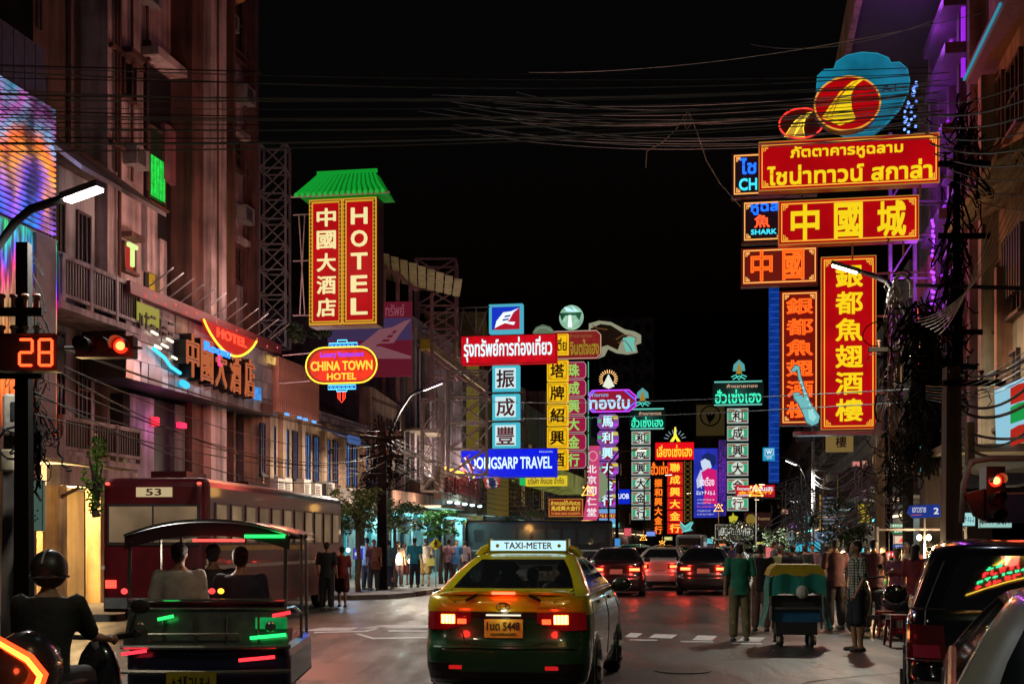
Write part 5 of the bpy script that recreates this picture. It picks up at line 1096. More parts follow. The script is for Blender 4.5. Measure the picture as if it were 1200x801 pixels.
mini('turquoise vertical banner on the dark pole below the lamp', (1085, 498, 1098, 552), 26, (.03, .28, .32), '', yaw=-30); mini('white cyan shop fascia with dark letters beside the right pole', (1120, 600, 1143, 616), 29, (.35, .65, .65), '~7', emit((.02, .12, .2), .6))
mini('pale turquoise lit fascia at the far right crowd', (1148, 606, 1186, 618), 27, (.3, .55, .5), '~9', emit((.05, .1, .1), .6)); mini('red strip sign glowing behind the crowd', (1033, 645, 1050, 653), 31, (.7, .03, .02), '~3')
mini('cyan lit awning strip low behind the crowd', (925, 634, 962, 646), 60, (.05, .45, .6)); mini('blue lit wall panel with white mark above the cyan awning', (951, 622, 982, 636), 64, (.12, .2, .32), '~2', tb=(961, 625, 973, 632)); mini('cyan neon strip sign right of the standing man', (1009, 641, 1028, 647), 40, (.05, .5, .55), '~6')
mini('yellow lit vertical shop window behind the trees', (1006, 590, 1021, 612), 44, (.5, .4, .03), s_=.8); mini('small pink square sign beneath the cream character board', (999, 540, 1008, 546), 46, (.6, .2, .18)); mini('small salmon notice right of the pink square sign', (1011, 539, 1017, 548), 46, (.6, .28, .18))
mini('red and white stall sign low in the centre right', (897, 640, 906, 656), 62, (.7, .15, .15)); mini('green and pink stall sign left of the cyan awning', (912, 640, 922, 652), 64, (.1, .4, .3)); mini('white lit stall sign beside the green sign', (836, 640, 856, 652), 90, (.25, .45, .45)); mini('red lit pillar sign at the far stalls', (822, 640, 828, 656), 95, (.8, .08, .05)); mini('pale lit shop panel under the pink sign', (718, 640, 728, 655), 96, (.5, .4, .3)); mini('blue neon panel behind the left end of the central cars', (720, 630, 727, 640), 97, (.05, .25, .6))
mini('faint green hanging sign board beside the left meter boxes', (27, 562, 50, 622), 27.2, (.05, .09, .07), '~6', emit((.01, .02, .02), .5), yaw=0, tb=(31, 596, 46, 612)); mini('violet and blue menu sign on the left pavement', (414, 642, 424, 655), 40, (.08, .06, .5), '~5')
mini('turquoise tall banner standing before the teal shops', (450, 620, 458, 648), 46, (.05, .4, .38)); mini('pale green standing board beside the turquoise banner', (446, 650, 456, 670), 46, (.28, .4, .28))
mini('small dark panel sign above the pale wall on the right', (933, 507, 953, 517), 58, (.02, .015, .015), s_=.5)
# ---------------------------------------------------------------- VEHICLES
def interp(tab, z):
    if z <= tab[0][0]: return tab[0][1:]
    for a, b in zip(tab, tab[1:]):
        if z <= b[0]:
            t = (z - a[0]) / (b[0] - a[0]); return tuple(x + (y - x) * t for x, y in zip(a[1:], b[1:]))
    return tab[-1][1:]
class Car:
    """level table rows: z, half width, rear y, front y, corner radius, rear bulge. q: 0 rear centre .. 1 rear corner .. 2 flank start .. 3 flank end .. 4 front .. 5 front centre"""
    def __init__(s, name, label, cat, tab, loc, rz, group=None):
        s.tab = tab; s.t = thing(name, label, cat, loc, rz, group)
    def at(s, q, z, side=1, off=0):
        Wd, yr, yf, rc, bu = interp(s.tab, z); L = yf - yr; rc = min(rc, Wd * .9, L * .4); tp = .03
        def pt(q):
            if q <= 1: x = q * (Wd - rc); return x, yr + bu * (x / Wd) ** 2
            if q <= 2: a = (q - 1) * pi / 2; y0 = bu * ((Wd - rc) / Wd) ** 2; return Wd - rc + rc * sin(a), yr + (rc + y0) - rc * cos(a) - y0 * (1 - cos(a)) * 0 
            if q <= 3: t = q - 2; y0 = yr + rc + bu * ((Wd - rc) / Wd) ** 2; y1 = yf - rc * 1.6; y = y0 + (y1 - y0) * t; return Wd - tp * (2 * t - 1) ** 2 * 0, y
            if q <= 4: a = (q - 3) * pi / 2; return Wd - rc * 1.2 * (1 - cos(a)), yf - rc * 1.6 + rc * 1.3 * sin(a)
            t = q - 4; x = (Wd - rc * 1.2) * (1 - t); return x, yf - rc * .3 + rc * .3 * (1 - (1 - t) ** 2)
        x, y = pt(q)
        if off:
            x2, y2 = pt(min(5, q + .02)); x1, y1 = pt(max(0, q - .02)); n = Vector((y2 - y1, -(x2 - x1))); 
            if n.length > 1e-9: n.normalize(); x += n.x * off; y += n.y * off
        return (x * side, y, z)
    def body(s, zs, qs, cls, mats, smooth=True):
        """cls(q, z) -> part name; one mesh for each part name, each window its own mesh"""
        cells = {}
        for side in (1, -1):
            for i in range(len(zs) - 1):
                for j in range(len(qs) - 1):
                    k = cls((qs[j] + qs[j + 1]) / 2, (zs[i] + zs[i + 1]) / 2)
                    if k is None: continue
                    key = (k, side) if k.startswith('side') else (k, 0); m = cells.setdefault(key, MB())
                    P4 = [s.at(qs[j], zs[i], side), s.at(qs[j + 1], zs[i], side), s.at(qs[j + 1], zs[i + 1], side), s.at(qs[j], zs[i + 1], side)]
                    m.add(P4, [(0, 1, 2, 3) if side > 0 else (3, 2, 1, 0)])
        top = zs[-1]; loop = [s.at(q, top, 1) for q in qs] + [s.at(q, top, -1) for q in qs[::-1][1:]]
        cells[('body', 0)].add(loop, [tuple(range(len(loop)))])
        s.parts = {}
        for (k, sd), m in cells.items():
            o = m.build(k, mats[k], s.t, smooth=smooth)
            w = bpy.data.meshes; bm_merge(o.data); s.parts[(k, sd)] = o
        return s.parts[('body', 0)]
    def patch(s, name, q0, q1, z0, z1, mat, off=.012, side=1, n=6, m=3, parent=None, slant=0):
        rows = []
        for i in range(m + 1):
            t = i / m; rows.append([Vector(s.at(q0 + (q1 - q0) * j / n, (z0(j / n) if callable(z0) else z0) + t * ((z1(j / n) if callable(z1) else z1) - (z0(j / n) if callable(z0) else z0)), side, off)) for j in range(n + 1)])
        inner = [[p - Vector((0, 0, 0)) for p in r] for r in rows]; mb = MB().grid([[tuple(p) for p in r] for r in (rows if side > 0 else [r[::-1] for r in rows])])
        # rim going back to the body
        q = lambda j: q0 + (q1 - q0) * j / n
        edge = [rows[0][j] for j in range(n + 1)] + [rows[i][n] for i in range(1, m + 1)] + [rows[m][j] for j in range(n - 1, -1, -1)] + [rows[i][0] for i in range(m - 1, 0, -1)]
        c = sum(edge, Vector()) / len(edge); back = [p + (Vector((0, c.y + 2.0, c.z)) - p).normalized() * (abs(off) + .02) for p in edge]; k = len(edge)
        fs = [(i, k + i, k + (i + 1) % k, (i + 1) % k) for i in range(k)]
        if side < 0: fs = [f[::-1] for f in fs]
        mb.add([tuple(p) for p in edge + back], fs)
        return mb.build(name, mat, parent or s.t, smooth=False)
def bm_merge(me):
    import bmesh
    b = bmesh.new(); b.from_mesh(me); bmesh.ops.remove_doubles(b, verts=b.verts, dist=.0005); b.normal_update(); b.to_mesh(me); b.free()
def wheel(parent, x, y, r=.32, w=.2, side=1, rim=None):
    t = MB(); prof = [(r * .62, -w / 2), (r * .92, -w / 2), (r, -w * .32), (r, w * .32), (r * .92, w / 2), (r * .62, w / 2)]; n = 28; rows = []
    for pr, px in prof: rows.append([(x + px, y + pr * cos(2 * pi * k / n), r + pr * sin(2 * pi * k / n)) for k in range(n)])
    t.grid(rows, True); o = t.build('wheel', RUBBER, parent, smooth=True); xo = x + side * w * .42
    m = MB().disc((xo - side * .06 if side > 0 else xo, y, r), r * .6, .06, 20, 'x')
    for k in range(5):
        a = 2 * pi * k / 5 + .3; m.bar((xo + side * .02, y, r), (xo + side * .02, y + r * .6 * cos(a), r + r * .6 * sin(a)), .05, .07)
    m.build('rim', rim or paint((.3, .3, .31), .3, .9, 0), o); return o
def arch(parent, x, y, r, side, mat=BLACK):
    m = MB(); n = 18; pts = [(y + r * cos(pi * k / n), r * .82 + r * sin(pi * k / n)) for k in range(n + 1)] + [(y - r, .16), (y + r, .16)]
    vs = [(x, a, b) for a, b in pts] + [(x - side * .12, a, b) for a, b in pts]; k = len(pts); m.add(vs, [tuple(range(k)), tuple(range(2 * k - 1, k - 1, -1))] + [(i, k + i, k + (i + 1) % k, (i + 1) % k) for i in range(k)])
    return m.build('wheel_arch', mat, parent)
def two_tone():
    m, t, b = _new('taxi_paint'); tc = t.nodes.new('ShaderNodeTexCoord'); sp = t.nodes.new('ShaderNodeSeparateXYZ'); t.links.new(tc.outputs['Object'], sp.inputs[0])
    c = t.nodes.new('ShaderNodeMath'); c.operation = 'MULTIPLY_ADD'; c.inputs[1].default_value = -.035; t.links.new(sp.outputs[1], c.inputs[0]); t.links.new(sp.outputs[2], c.inputs[2])
    g = t.nodes.new('ShaderNodeMath'); g.operation = 'GREATER_THAN'; g.inputs[1].default_value = .90; t.links.new(c.outputs[0], g.inputs[0])
    mx = t.nodes.new('ShaderNodeMix'); mx.data_type = 'RGBA'; mx.inputs[6].default_value = (.008, .075, .03, 1); mx.inputs[7].default_value = (.58, .49, .004, 1)
    t.links.new(g.outputs[0], mx.inputs[0]); t.links.new(mx.outputs[2], b.inputs['Base Color']); b.inputs['Roughness'].default_value = .3; b.inputs['Metallic'].default_value = .15
    b.inputs['Coat Weight'].default_value = 1; b.inputs['Coat Roughness'].default_value = .03; return m
SEDAN = [(.16, .80, .16, 4.40, .25, .05), (.22, .84, .07, 4.50, .28, .06), (.34, .865, .01, 4.57, .32, .08), (.46, .875, .0, 4.60, .34, .09), (.56, .88, .0, 4.60, .36, .09), (.60, .88, .05, 4.59, .36, .09), (.72, .885, .085, 4.55, .36, .09),
         (.86, .88, .075, 4.42, .36, .09), (.97, .87, .05, 3.95, .34, .10), (1.06, .85, .09, 3.52, .28, .12), (1.085, .84, .20, 3.40, .22, .12), (1.10, .82, .46, 3.34, .14, .12), (1.13, .80, .58, 3.26, .11, .10), (1.22, .745, .80, 3.02, .10, .09), (1.33, .672, 1.06, 2.75, .10, .07),
         (1.42, .60, 1.30, 2.50, .11, .06), (1.455, .565, 1.42, 2.40, .16, .05), (1.48, .50, 1.58, 2.3, .25, .03), (1.49, .42, 1.75, 2.15, .25, 0)]
QS = [0, .25, .5, .72, .86, .95, 1, 1.15, 1.3, 1.5, 1.7, 1.85, 2, 2.05, 2.12, 2.2, 2.3, 2.42, 2.5, 2.53, 2.62, 2.74, 2.86, 2.94, 3, 3.2, 3.4, 3.6, 3.8, 4, 4.1, 4.3, 4.6, 5]
ZS = [.16, .19, .22, .28, .34, .40, .46, .51, .56, .60, .66, .72, .79, .86, .92, .97, 1.02, 1.06, 1.085, 1.10, 1.13, 1.16, 1.19, 1.22, 1.26, 1.30, 1.33, 1.36, 1.39, 1.42, 1.44, 1.455, 1.47, 1.48, 1.49]
def sedan_cls(q, z):
    if 1.115 < z < 1.425:
        if q < .93: return 'rear_window'
        if 2.06 < q < 2.50 or 2.53 < q < 2.93:
            if z < 1.41: return 'side_window'
        if q > 4.05: return 'windshield'
    return 'body'
GL = glass_mat((.012, .014, .016), .62, .03); GLD = glass_mat((.006, .007, .008), .93, .05)
def scale_tab(tab, kz, kx=1, ky=1): return [(z * kz, w * kx, a * ky, b * ky, rc, bu) for z, w, a, b, rc, bu in tab]
# ---- the taxi
KZ = 1.035; TAB = scale_tab(SEDAN, KZ)
tx = Car('taxi', 'yellow and green taxi seen from behind with a lit TAXI-METER roof sign', 'taxi', TAB, (XG(589, 13.1), 13.1, 0), -radians(9.5))
mats = {'body': two_tone(), 'rear_window': GL, 'side_window': GLD, 'windshield': GL}
T = tx.t; body = tx.body([z * KZ for z in ZS], QS, lambda q, z: sedan_cls(q, z / KZ), mats)
LENS = paint((.10, .003, .005), .1, 0, 0, coat=1).copy(); LENS.node_tree.nodes['Principled BSDF'].inputs['Emission Color'].default_value = (.5, .004, .008, 1); LENS.node_tree.nodes['Principled BSDF'].inputs['Emission Strength'].default_value = .10
DKR = paint((.02, .012, .012), .25, 0, 0, coat=1)
for sd in (1, -1):
    for y in (.95, 3.66): arch(T, sd * .885, y, .37, sd); wheel(T, sd * .80, y, .315, .2, sd)
    h = tx.patch('tail_light', .66, 1.62, lambda t: .755 + .16 * max(0, .5 - t), lambda t: .945 - .01 * abs(t - .5), LENS, .02, sd, 10, 3)
    tx.patch('tail_lamp_glow', .99, 1.24, .82, .915, emit((1, .16, .03), 7, True), .036, sd, 4, 2, h); tx.patch('tail_lamp_glow', .76, .93, .82, .87, emit((1, .06, .015), 4), .036, sd, 4, 2, h)
    for i in range(4): tx.patch('lens_rib', 1.0 + i * .06, 1.025 + i * .06, .825, .91, emit((1, .5, .15), 9), .042, sd, 1, 1, h)
    p = Vector(tx.at(1.05, .86, sd, .45)); lamp(p, 3.4, (1, .03, .02), h, .06)
    tx.patch('rear_reflector', .80, 1.05, .355, .395, emit((.5, .01, .01), 1), .012, sd, 3, 1)
    p = tx.at(2.9, 1.1 * KZ, sd); m = MB(); m.ell((p[0] + sd * .17, p[1] + .0, p[2] + .01), .12, .055, .085, 14, 8); o = m.build('mirror', paint((.03, .04, .03), .2, 0, 0, coat=1), T, smooth=True)
    MB().bar((p[0] - sd * .02, p[1] + .04, p[2] - .04), (p[0] + sd * .12, p[1] + .02, p[2] - .03), .05).build('mirror_arm', BLACK, o)
    for q in (2.2, 2.64):
        a = tx.at(q, .98 * KZ, sd, .012); b = tx.at(q + .05, .98 * KZ, sd, .012); MB().bar(a, b, .03, .035).build('door_handle', CHROME, T)
    m = MB()
    for q in (2.02, 2.515, 2.93): m.tube([tx.at(q, z * KZ, sd, .002) for z in (.35, .6, .8, .97, 1.06)], .005, 4)
    m.build('door_seam', BLACK, T); MB().tube([tx.at(q, 1.108 * KZ, sd, .008) for q in (2.04, 2.3, 2.6, 2.95)], .009, 4).build('window_trim', CHROME, T)
tx.patch('bumper_lower', -.0, 1.5, .20, .33, BLACK, .012, 1, 12, 2); tx.patch('bumper_lower', -.0, 1.5, .20, .33, BLACK, .012, -1, 12, 2)
# lid outline and plate bay
m = MB(); 
for sd in (1, -1):
    m.tube([tx.at(0, .60, sd, .004), tx.at(.6, .60, sd, .004), tx.at(.78, .63, sd, .004), tx.at(.85, .74, sd, .01)], .006, 4); m.tube([tx.at(.92, .95, sd, .004), tx.at(.95, 1.05, sd, .004), tx.at(.97, 1.12 * KZ, sd, .003)], .005, 4)
m.build('boot_seam', BLACK, T)
for sd in (1, -1): tx.patch('garnish', 0, .66, lambda t: .885 - .0 * t, lambda t: .945, DKR, .016, sd, 6, 1)
rr = .0
yb = tx.at(0, .78)[1]
PLT = paint((.75, .55, .06), .5, 0, .2, 10); pl = MB().box(-.20, .20, yb - .035, yb - .02, .68, .87).build('number_plate', PLT, T)
MB().box(-.21, .21, yb - .03, yb - .01, .67, .88).build('plate_frame', CHROME, pl); text('1มด 5448', 0, .80, .34, .085, yb - .04, paint((.03, .02, .01), .5), pl, bold=.03, depth=.02); text('กรุงเทพมหานคร', 0, .71, .27, .04, yb - .04, paint((.03, .02, .01), .5), pl, bold=.02, depth=.02)
MB().box(-.18, .18, yb - .05, yb - .02, .905, .92).build('plate_lamp', emit((1, .85, .6), 1.2), T); lamp((0, yb - .12, .93), .5, (1, .9, .7), T, .05)
badge = MB().tube([(.07 * cos(a * pi / 10), yb - .055, 1.0 + .042 * sin(a * pi / 10)) for a in range(20)], .007, 5, True).tube([(.03 * cos(a * pi / 8), yb - .055, 1.0 + .04 * sin(a * pi / 8)) for a in range(16)], .005, 5, True).tube([(.055 * cos(a * pi / 8), yb - .055, 1.015 + .014 * sin(a * pi / 8)) for a in range(16)], .005, 5, True).build('badge', CHROME, T)
text('COROLLA ALTIS', .5, .985, .3, .022, yb - .02, CHROME, T, bold=.02, depth=.02)
# spoiler with brake lamp
rows = []
for i, (dy, dz) in enumerate(((.02, 0), (-.0, .02), (.03, .045), (.16, .04), (.2, .0))):
    rows.append([(x * .70, .04 + .14 * x * x + dy, 1.125 - .035 * x ** 4 + dz) for x in [k / 8 - 1 for k in range(17)]])
MB().grid(rows).build('spoiler', mats['body'], T, smooth=True)
MB().box(-.12, .12, .035, .06, 1.125, 1.15).build('brake_light', emit((1, .05, .02), 9, True), T); lamp((0, -.12, 1.15), .7, (1, .05, .02), T, .04)
for a, sg in ((-.33, 1), (.33, -1)): MB().bar((a - .06 * sg, .03, 1.06), (a + .06 * sg, .03, 1.12), .03).build('sticker', BLACK, T)
# roof sign
rs = MB().box(-.44, .44, 1.72, 1.86, 1.565, 1.68).build('roof_sign', emit((.5, .8, .85), 1.2, True), T)
MB().box(-.47, -.441, 1.70, 1.88, 1.54, 1.70).box(.441, .47, 1.70, 1.88, 1.54, 1.70).box(-.47, .47, 1.70, 1.88, 1.535, 1.562).build('sign_frame', mats['body'], rs); text('TAXI-METER', .0, 1.623, .56, .075, 1.705, paint((.35, .01, .01), .4), rs, bold=.03, depth=.02)
m = MB()
for sg in (1, -1): m.tube([(sg * .47, 1.79, 1.60), (sg * .54, 1.79, 1.57), (sg * .60, 1.79, 1.50)], .045, 8); m.ell((sg * .36, 1.715, 1.62), .022, .01, .022, 8, 6)
m.build('sign_foot', mats['body'], rs)
# cabin
for x, y in ((-.36, 2.5), (.36, 2.5)):
    st = MB(); st.ell((x, y, 1.0), .23, .1, .32, 12, 8).box(x - .05, x + .05, y - .03, y + .03, 1.25, 1.34).ell((x, y, 1.36), .13, .06, .085, 12, 8); st.build('front_seat', DARK, T, smooth=True)
for x in (-.35, .35): st = MB(); st.ell((x, 1.15, 1.13), .12, .06, .1, 12, 8); st.build('rear_headrest', DARK, T, smooth=True)
MB().box(-.62, .62, 1.1, 1.3, .5, 1.06).build('rear_seat', DARK, T); MB().box(-.12, .12, 2.92, 2.96, 1.3, 1.37).build('rear_view_mirror', DARK, T); MB().box(-.7, .7, 3.1, 3.3, .8, 1.05).build('dashboard', DARK, T)
for sd in (1, -1): tx.patch('bumper_crease', 0, 1.4, .575, .59, mats['body'], .02, sd, 8, 1); tx.patch('bumper_corner', 1.0, 1.6, .25, .42, BLACK, .016, sd, 5, 1)
MB().tube([(.02, 1.9, 1.53), (.02, 2.0, 1.60)], .01).build('antenna', BLACK, T)

# ---- generic saloon from the same levels
def saloon(name, label, loc, rz, paintc, kz=1, kx=1, ky=1, tail=4, group=None, gl=GLD, detail=True, cat='car', tab=None, cls=sedan_cls, rough=.3):
    tab = tab or scale_tab(SEDAN, kz, kx, ky); c = Car(name, label, cat, tab, loc, rz, group); M = {'body': paint(paintc, rough, .3, .05, 2, coat=1), 'rear_window': gl, 'side_window': gl, 'windshield': gl}
    q = QS; z = [a * kz for a in ZS]; c.body(z, q, lambda a, b: cls(a, b / kz), M); w = tab[4][1]
    for sd in (1, -1):
        for y in (.95 * ky, 3.66 * ky): arch(c.t, sd * (w + .006), y, .37, sd); wheel(c.t, sd * (w - .08), y, .315, .2, sd)
        h = c.patch('tail_light', .66, 1.55, .75 * kz, .92 * kz, paint((.15, .006, .008), .15, 0, 0, coat=1), .02, sd, 6, 2)
        if tail: c.patch('tail_lamp_glow', .8, 1.35, .79 * kz, .87 * kz, emit((1, .07, .02), tail, True), .034, sd, 4, 1, h); lamp(Vector(c.at(1, .85 * kz, sd, .4)), tail * .9, (1, .05, .03), h, .05)
        p = c.at(2.9, 1.08 * kz, sd)
        if detail or sd > 0: MB().ell((p[0] + sd * .12, p[1], p[2] + .02), .11, .05, .08, 12, 8).build('mirror', paint(paintc, .3, .3, .05, 2, coat=1), c.t, smooth=True)
    yb = c.at(0, .78 * kz)[1]; MB().box(-.19, .19, yb - .03, yb - .015, .69 * kz, .84 * kz).build('number_plate', paint((.28, .26, .2), .5, 0, .1), c.t)
    for a in (-.36, .36): MB().ell((a, 2.4 * ky, 1.28 * kz), .14, .07, .1, 10, 6).build('headrest', DARK, c.t, smooth=True)
    c.patch('bumper_lower', 0, 1.5, .2, .32, BLACK, .012, 1, 8, 2); c.patch('bumper_lower', 0, 1.5, .2, .32, BLACK, .012, -1, 8, 2)
    return c
def silver(): pass
sv = saloon('parked_car', 'silver saloon roof and rear glass cut by the bottom right corner', (2.22, 3.95, 0), -radians(19), (.30, .29, .28), .98, 1.0, 1, 0, rough=.25, detail=False)
for sd in (1, -1): MB().tube([sv.at(q, 1.11 * .98, sd, .01) for q in (2.04, 2.3, 2.6, 2.93)], .012, 5).build('window_trim', CHROME, sv.t)
MB().tube([sv.at(q, 1.415 * .98, 1, .012) for q in (.92, .6, .3, 0)] + [sv.at(q, 1.415 * .98, -1, .012) for q in (.3, .6, .92)], .011, 5).build('rear_glass_trim', CHROME, sv.t)
# ---- black SUV
SUVT = [(.2, .84, .14, 4.35, .25, .04), (.3, .90, .03, 4.5, .28, .05), (.45, .92, -.02, 4.6, .3, .06), (.6, .93, -.02, 4.62, .3, .06), (.66, .93, .05, 4.62, .28, .06), (.8, .935, .06, 4.6, .26, .06), (1.0, .93, .08, 4.3, .24, .07), (1.06, .92, .1, 3.6, .22, .07),
        (1.12, .90, .14, 3.35, .2, .07), (1.2, .87, .18, 3.2, .2, .08), (1.4, .80, .30, 2.9, .2, .08), (1.55, .745, .40, 2.65, .22, .08), (1.62, .70, .50, 2.5, .26, .08), (1.67, .62, .70, 2.3, .3, .05), (1.69, .45, 1.0, 2.0, .3, 0)]
ZU = [.2, .25, .3, .38, .45, .52, .6, .66, .73, .8, .9, 1.0, 1.06, 1.12, 1.16, 1.2, 1.3, 1.4, 1.48, 1.55, 1.58, 1.62, 1.65, 1.67, 1.69]
su = Car('parked_suv', 'glossy black SUV at right with neon reflected in its rear window', 'SUV', SUVT, (4.02, 9.9, 0), -radians(17.5)); BLKP = paint((.006, .006, .008), .12, 0, 0, coat=1)
def scls(q, z):
    if 1.14 < z < 1.56 and q < .95: return 'rear_window'
    if 1.14 < z < 1.53 and (2.04 < q < 2.2 or 2.2 < q < 2.5 or 2.53 < q < 2.93): return 'side_window'
    if z > 1.12 and z < 1.6 and q > 4.05: return 'windshield'
    return 'body'
MIR = paint((.015, .015, .018), .03, 0, 0, coat=1, spec=1.0)
MIR.node_tree.nodes['Principled BSDF'].inputs['IOR'].default_value = 2.2
su.body(ZU, QS, scls, {'body': BLKP, 'rear_window': MIR, 'side_window': GLD, 'windshield': GLD})
for sd in (1, -1):
    for y in (.9, 3.6): arch(su.t, sd * .94, y, .42, sd); wheel(su.t, sd * .85, y, .36, .22, sd)
    h = su.patch('tail_light', .93, 1.7, .70, 1.0, paint((.10, .004, .008), .1, 0, 0, coat=1), .02, sd, 8, 4)
    su.patch('tail_lamp_glow', 1.0, 1.5, .74, .84, emit((.04, .002, .004), 1), .03, sd, 5, 1, h)
    MB().tube([su.at(.93 + .77 * k / 6, .72, sd, .036) for k in range(7)], .008, 5).build('chrome_strip', CHROME, h)
    MB().tube([su.at(q, 1.125, sd, .008) for q in (.9, 1.3, 1.7, 2.04, 2.5, 2.93)], .012, 5).build('window_trim', CHROME, su.t)
    MB().tube([su.at(q, 1.6, sd, .03) for q in (2.0, 2.3, 2.6)], .02, 6).build('roof_rail', CHROME, su.t)
    MB().tube([su.at(1.25, z, sd, .006) for z in (.66, .8, 1.0, 1.12, 1.3, 1.5)], .006, 4).build('pillar_seam', DARK, su.t)
    p = su.at(2.9, 1.12, sd); MB().ell((p[0] + sd * .15, p[1], p[2] + .02), .12, .06, .1, 12, 8).build('mirror', BLKP, su.t, smooth=True)
su.patch('bumper_step', 0, 1.5, .48, .56, CHROME, .02, 1, 8, 1); su.patch('bumper_step', 0, 1.5, .48, .56, CHROME, .02, -1, 8, 1)
yb = su.at(0, .82)[1]; MB().box(-.2, .2, yb - .04, yb - .02, .74, .9).build('number_plate', paint((.6, .6, .58), .5, 0, .1), su.t); MB().bar((-.1, .25, 1.16), (.45, .38, 1.3), .02).build('rear_wiper', BLACK, su.t)
# ---- traffic ahead
for i, (px, Y, c, rz, lab, tl) in enumerate([
    (722, 39, (.02, .006, .008), -6, 'dark red saloon with glowing tail lights just right of the taxi', 12), (771, 44, (.38, .36, .34), -14, 'white saloon with lit tail lights second right of the taxi', 11),
    (824, 40, (.012, .012, .014), -11, 'black saloon with lit tail lights third right of the taxi', 13), (752, 52, (.1, .02, .02), -12, 'maroon saloon further up the road between two cars', 6),
    (800, 56, (.06, .06, .07), -14, 'dark grey saloon further up beyond the black saloon', 6), (850, 50, (.3, .3, .3), -12, 'grey saloon behind the person in green', 6)]):
    saloon('car', lab, (XG(px, Y), Y, 0), radians(rz), c, 1, .98, 1, tl, 'cars queuing up the road')
# green roofed taxi far and pale van
c = saloon('taxi', 'green and yellow taxi far up the road left of the dark saloon', (XG(737, 60), 60, 0), radians(-12), (.02, .3, .08), 1.05, 1, 1, 4, 'cars queuing up the road', cat='taxi')
# ---- box vehicles
def rbox(m, W_, L_, z0, z1, r=.15, n=4, tape=0, top=True):
    """rounded-corner coach body, loft in z; rear at y = 0"""
    def loop(z, ins):
        pts = []
        for cx, cy, a0 in ((W_ - r, r, -90), (W_ - r, L_ - r, 0), (-W_ + r, L_ - r, 90), (-W_ + r, r, 180)):
            for k in range(n + 1):
                a = radians(a0 + 90 * k / n); pts.append(((cx + r * cos(a)) * (1 - ins / W_), cy + r * sin(a) + (ins if cy < L_ / 2 else -ins), z))
        return pts
    lv = [(z0, 0), (z1 - r, 0), (z1 - r * .5, r * .12), (z1 - r * .15, r * .45), (z1, r * 1.1)]
    rows = [loop(z, i) for z, i in lv]; m.grid(rows, True); k = len(rows[0]); m.add(rows[-1], [tuple(range(k))]); return m
def bus(label, loc, rz, W_, L_, Hh, col, winlit, number=None, cat='bus'):
    t = thing('bus', label, cat, loc, rz); m = MB(); rbox(m, W_, L_, .35, Hh, .18); B = paint(col, .32, 0, .3, 3, coat=.15); m.build('body', B, t, smooth=False)
    MB().box(-W_ - .01, W_ + .01, .05, L_ - .05, 1.15, 1.22).build('trim_line', paint((.5, .45, .4), .4), t)
    nw = int(L_ / .95)
    for sd in (1, -1):
        for i in range(nw):
            y = .45 + i * (L_ - .7) / nw; x0, x1 = sorted((sd * (W_ + .004), sd * (W_ + .02)))
            w = MB().box(x0, x1, y, y + .68, 1.62, 2.42).build('window', paint((.04, .02, .02), .4), t); x0, x1 = sorted((sd * (W_ + .021), sd * (W_ + .028)))
            MB().box(x0, x1, y + .05, y + .63, 1.66, 2.38).build('pane', winlit, w)
        for y in (1.7, L_ - 2.2): arch(t, sd * (W_ + .01), y, .5, sd); wheel(t, sd * (W_ - .1), y, .45, .25, sd)
    w = MB().box(-W_ * .86, W_ * .86, -.03, 0, 1.6, 2.38).build('rear_window', paint((.03, .02, .02), .4), t)
    for a, b in ((-W_ * .82, -.02), (.02, W_ * .82)): MB().box(a, b, -.045, -.03, 1.66, 2.33).build('pane', winlit, w)
    nb = MB().box(-.32, .36, -.05, 0, Hh - .37, Hh - .19).build('route_box', emit((.55, .42, .22), .9, True), t)
    if number: text(number, .02, Hh - .28, .30, .13, -.055, paint((.05, .02, .01), .5), nb, bold=.03, depth=.01)
    for sd in (1, -1):
        MB().ell((sd * W_ * .86, -.02, Hh - .12), .05, .03, .03, 8, 5).build('marker_lamp', emit((1, .1, .06), 2), t)
        MB().box(sd * W_ * .8 - .1, sd * W_ * .8 + .1, -.03, 0, .8, .95).build('tail_light', emit((1, .05, .03), 3, True), t)
    MB().box(-W_ * .5, W_ * .2, 1.2, 2.4, Hh, Hh + .18).build('roof_hatch', B, t); MB().box(-W_ * .4, W_ * .4, 4.6, 6.2, Hh, Hh + .14).build('roof_hatch', B, t)
    MB().box(-W_ * .9, W_ * .9, -.08, 0, .42, .62).build('bumper', paint((.2, .2, .2), .4, .5), t)
    return t
WL = emit((.17, .11, .06), .9, True, .6, .8)
b1 = bus('old red bus with lit windows and 53 on its route box', (-6.72, 24, 0), -atan2(1.03, 11), 1.03, 11.2, 2.88, (.085, .004, .007), WL, '53')
for i in range(3): MB().box(-1.0 * .98, .98, .5 + i * .0, 10.8, 2.42 + i * .12, 2.425 + i * .12).build('roof_line', paint((.3, .05, .04), .3), b1)
YL = MB().box(1.052, 1.056, .5, 7, 1.5, 1.6).build('yellow_stripe', paint((.6, .4, .05), .4), b1)
lamp((1.9, 4, 3.3), 25, (1, .12, .08), b1, .3)
bus('dark grey bus crossing the street beyond the taxi', (XG(545, 74), 76, 0), -radians(90), 1.25, 8.6, 2.95, (.012, .011, .013), paint((.02, .02, .022), .6, 0, .2), None)
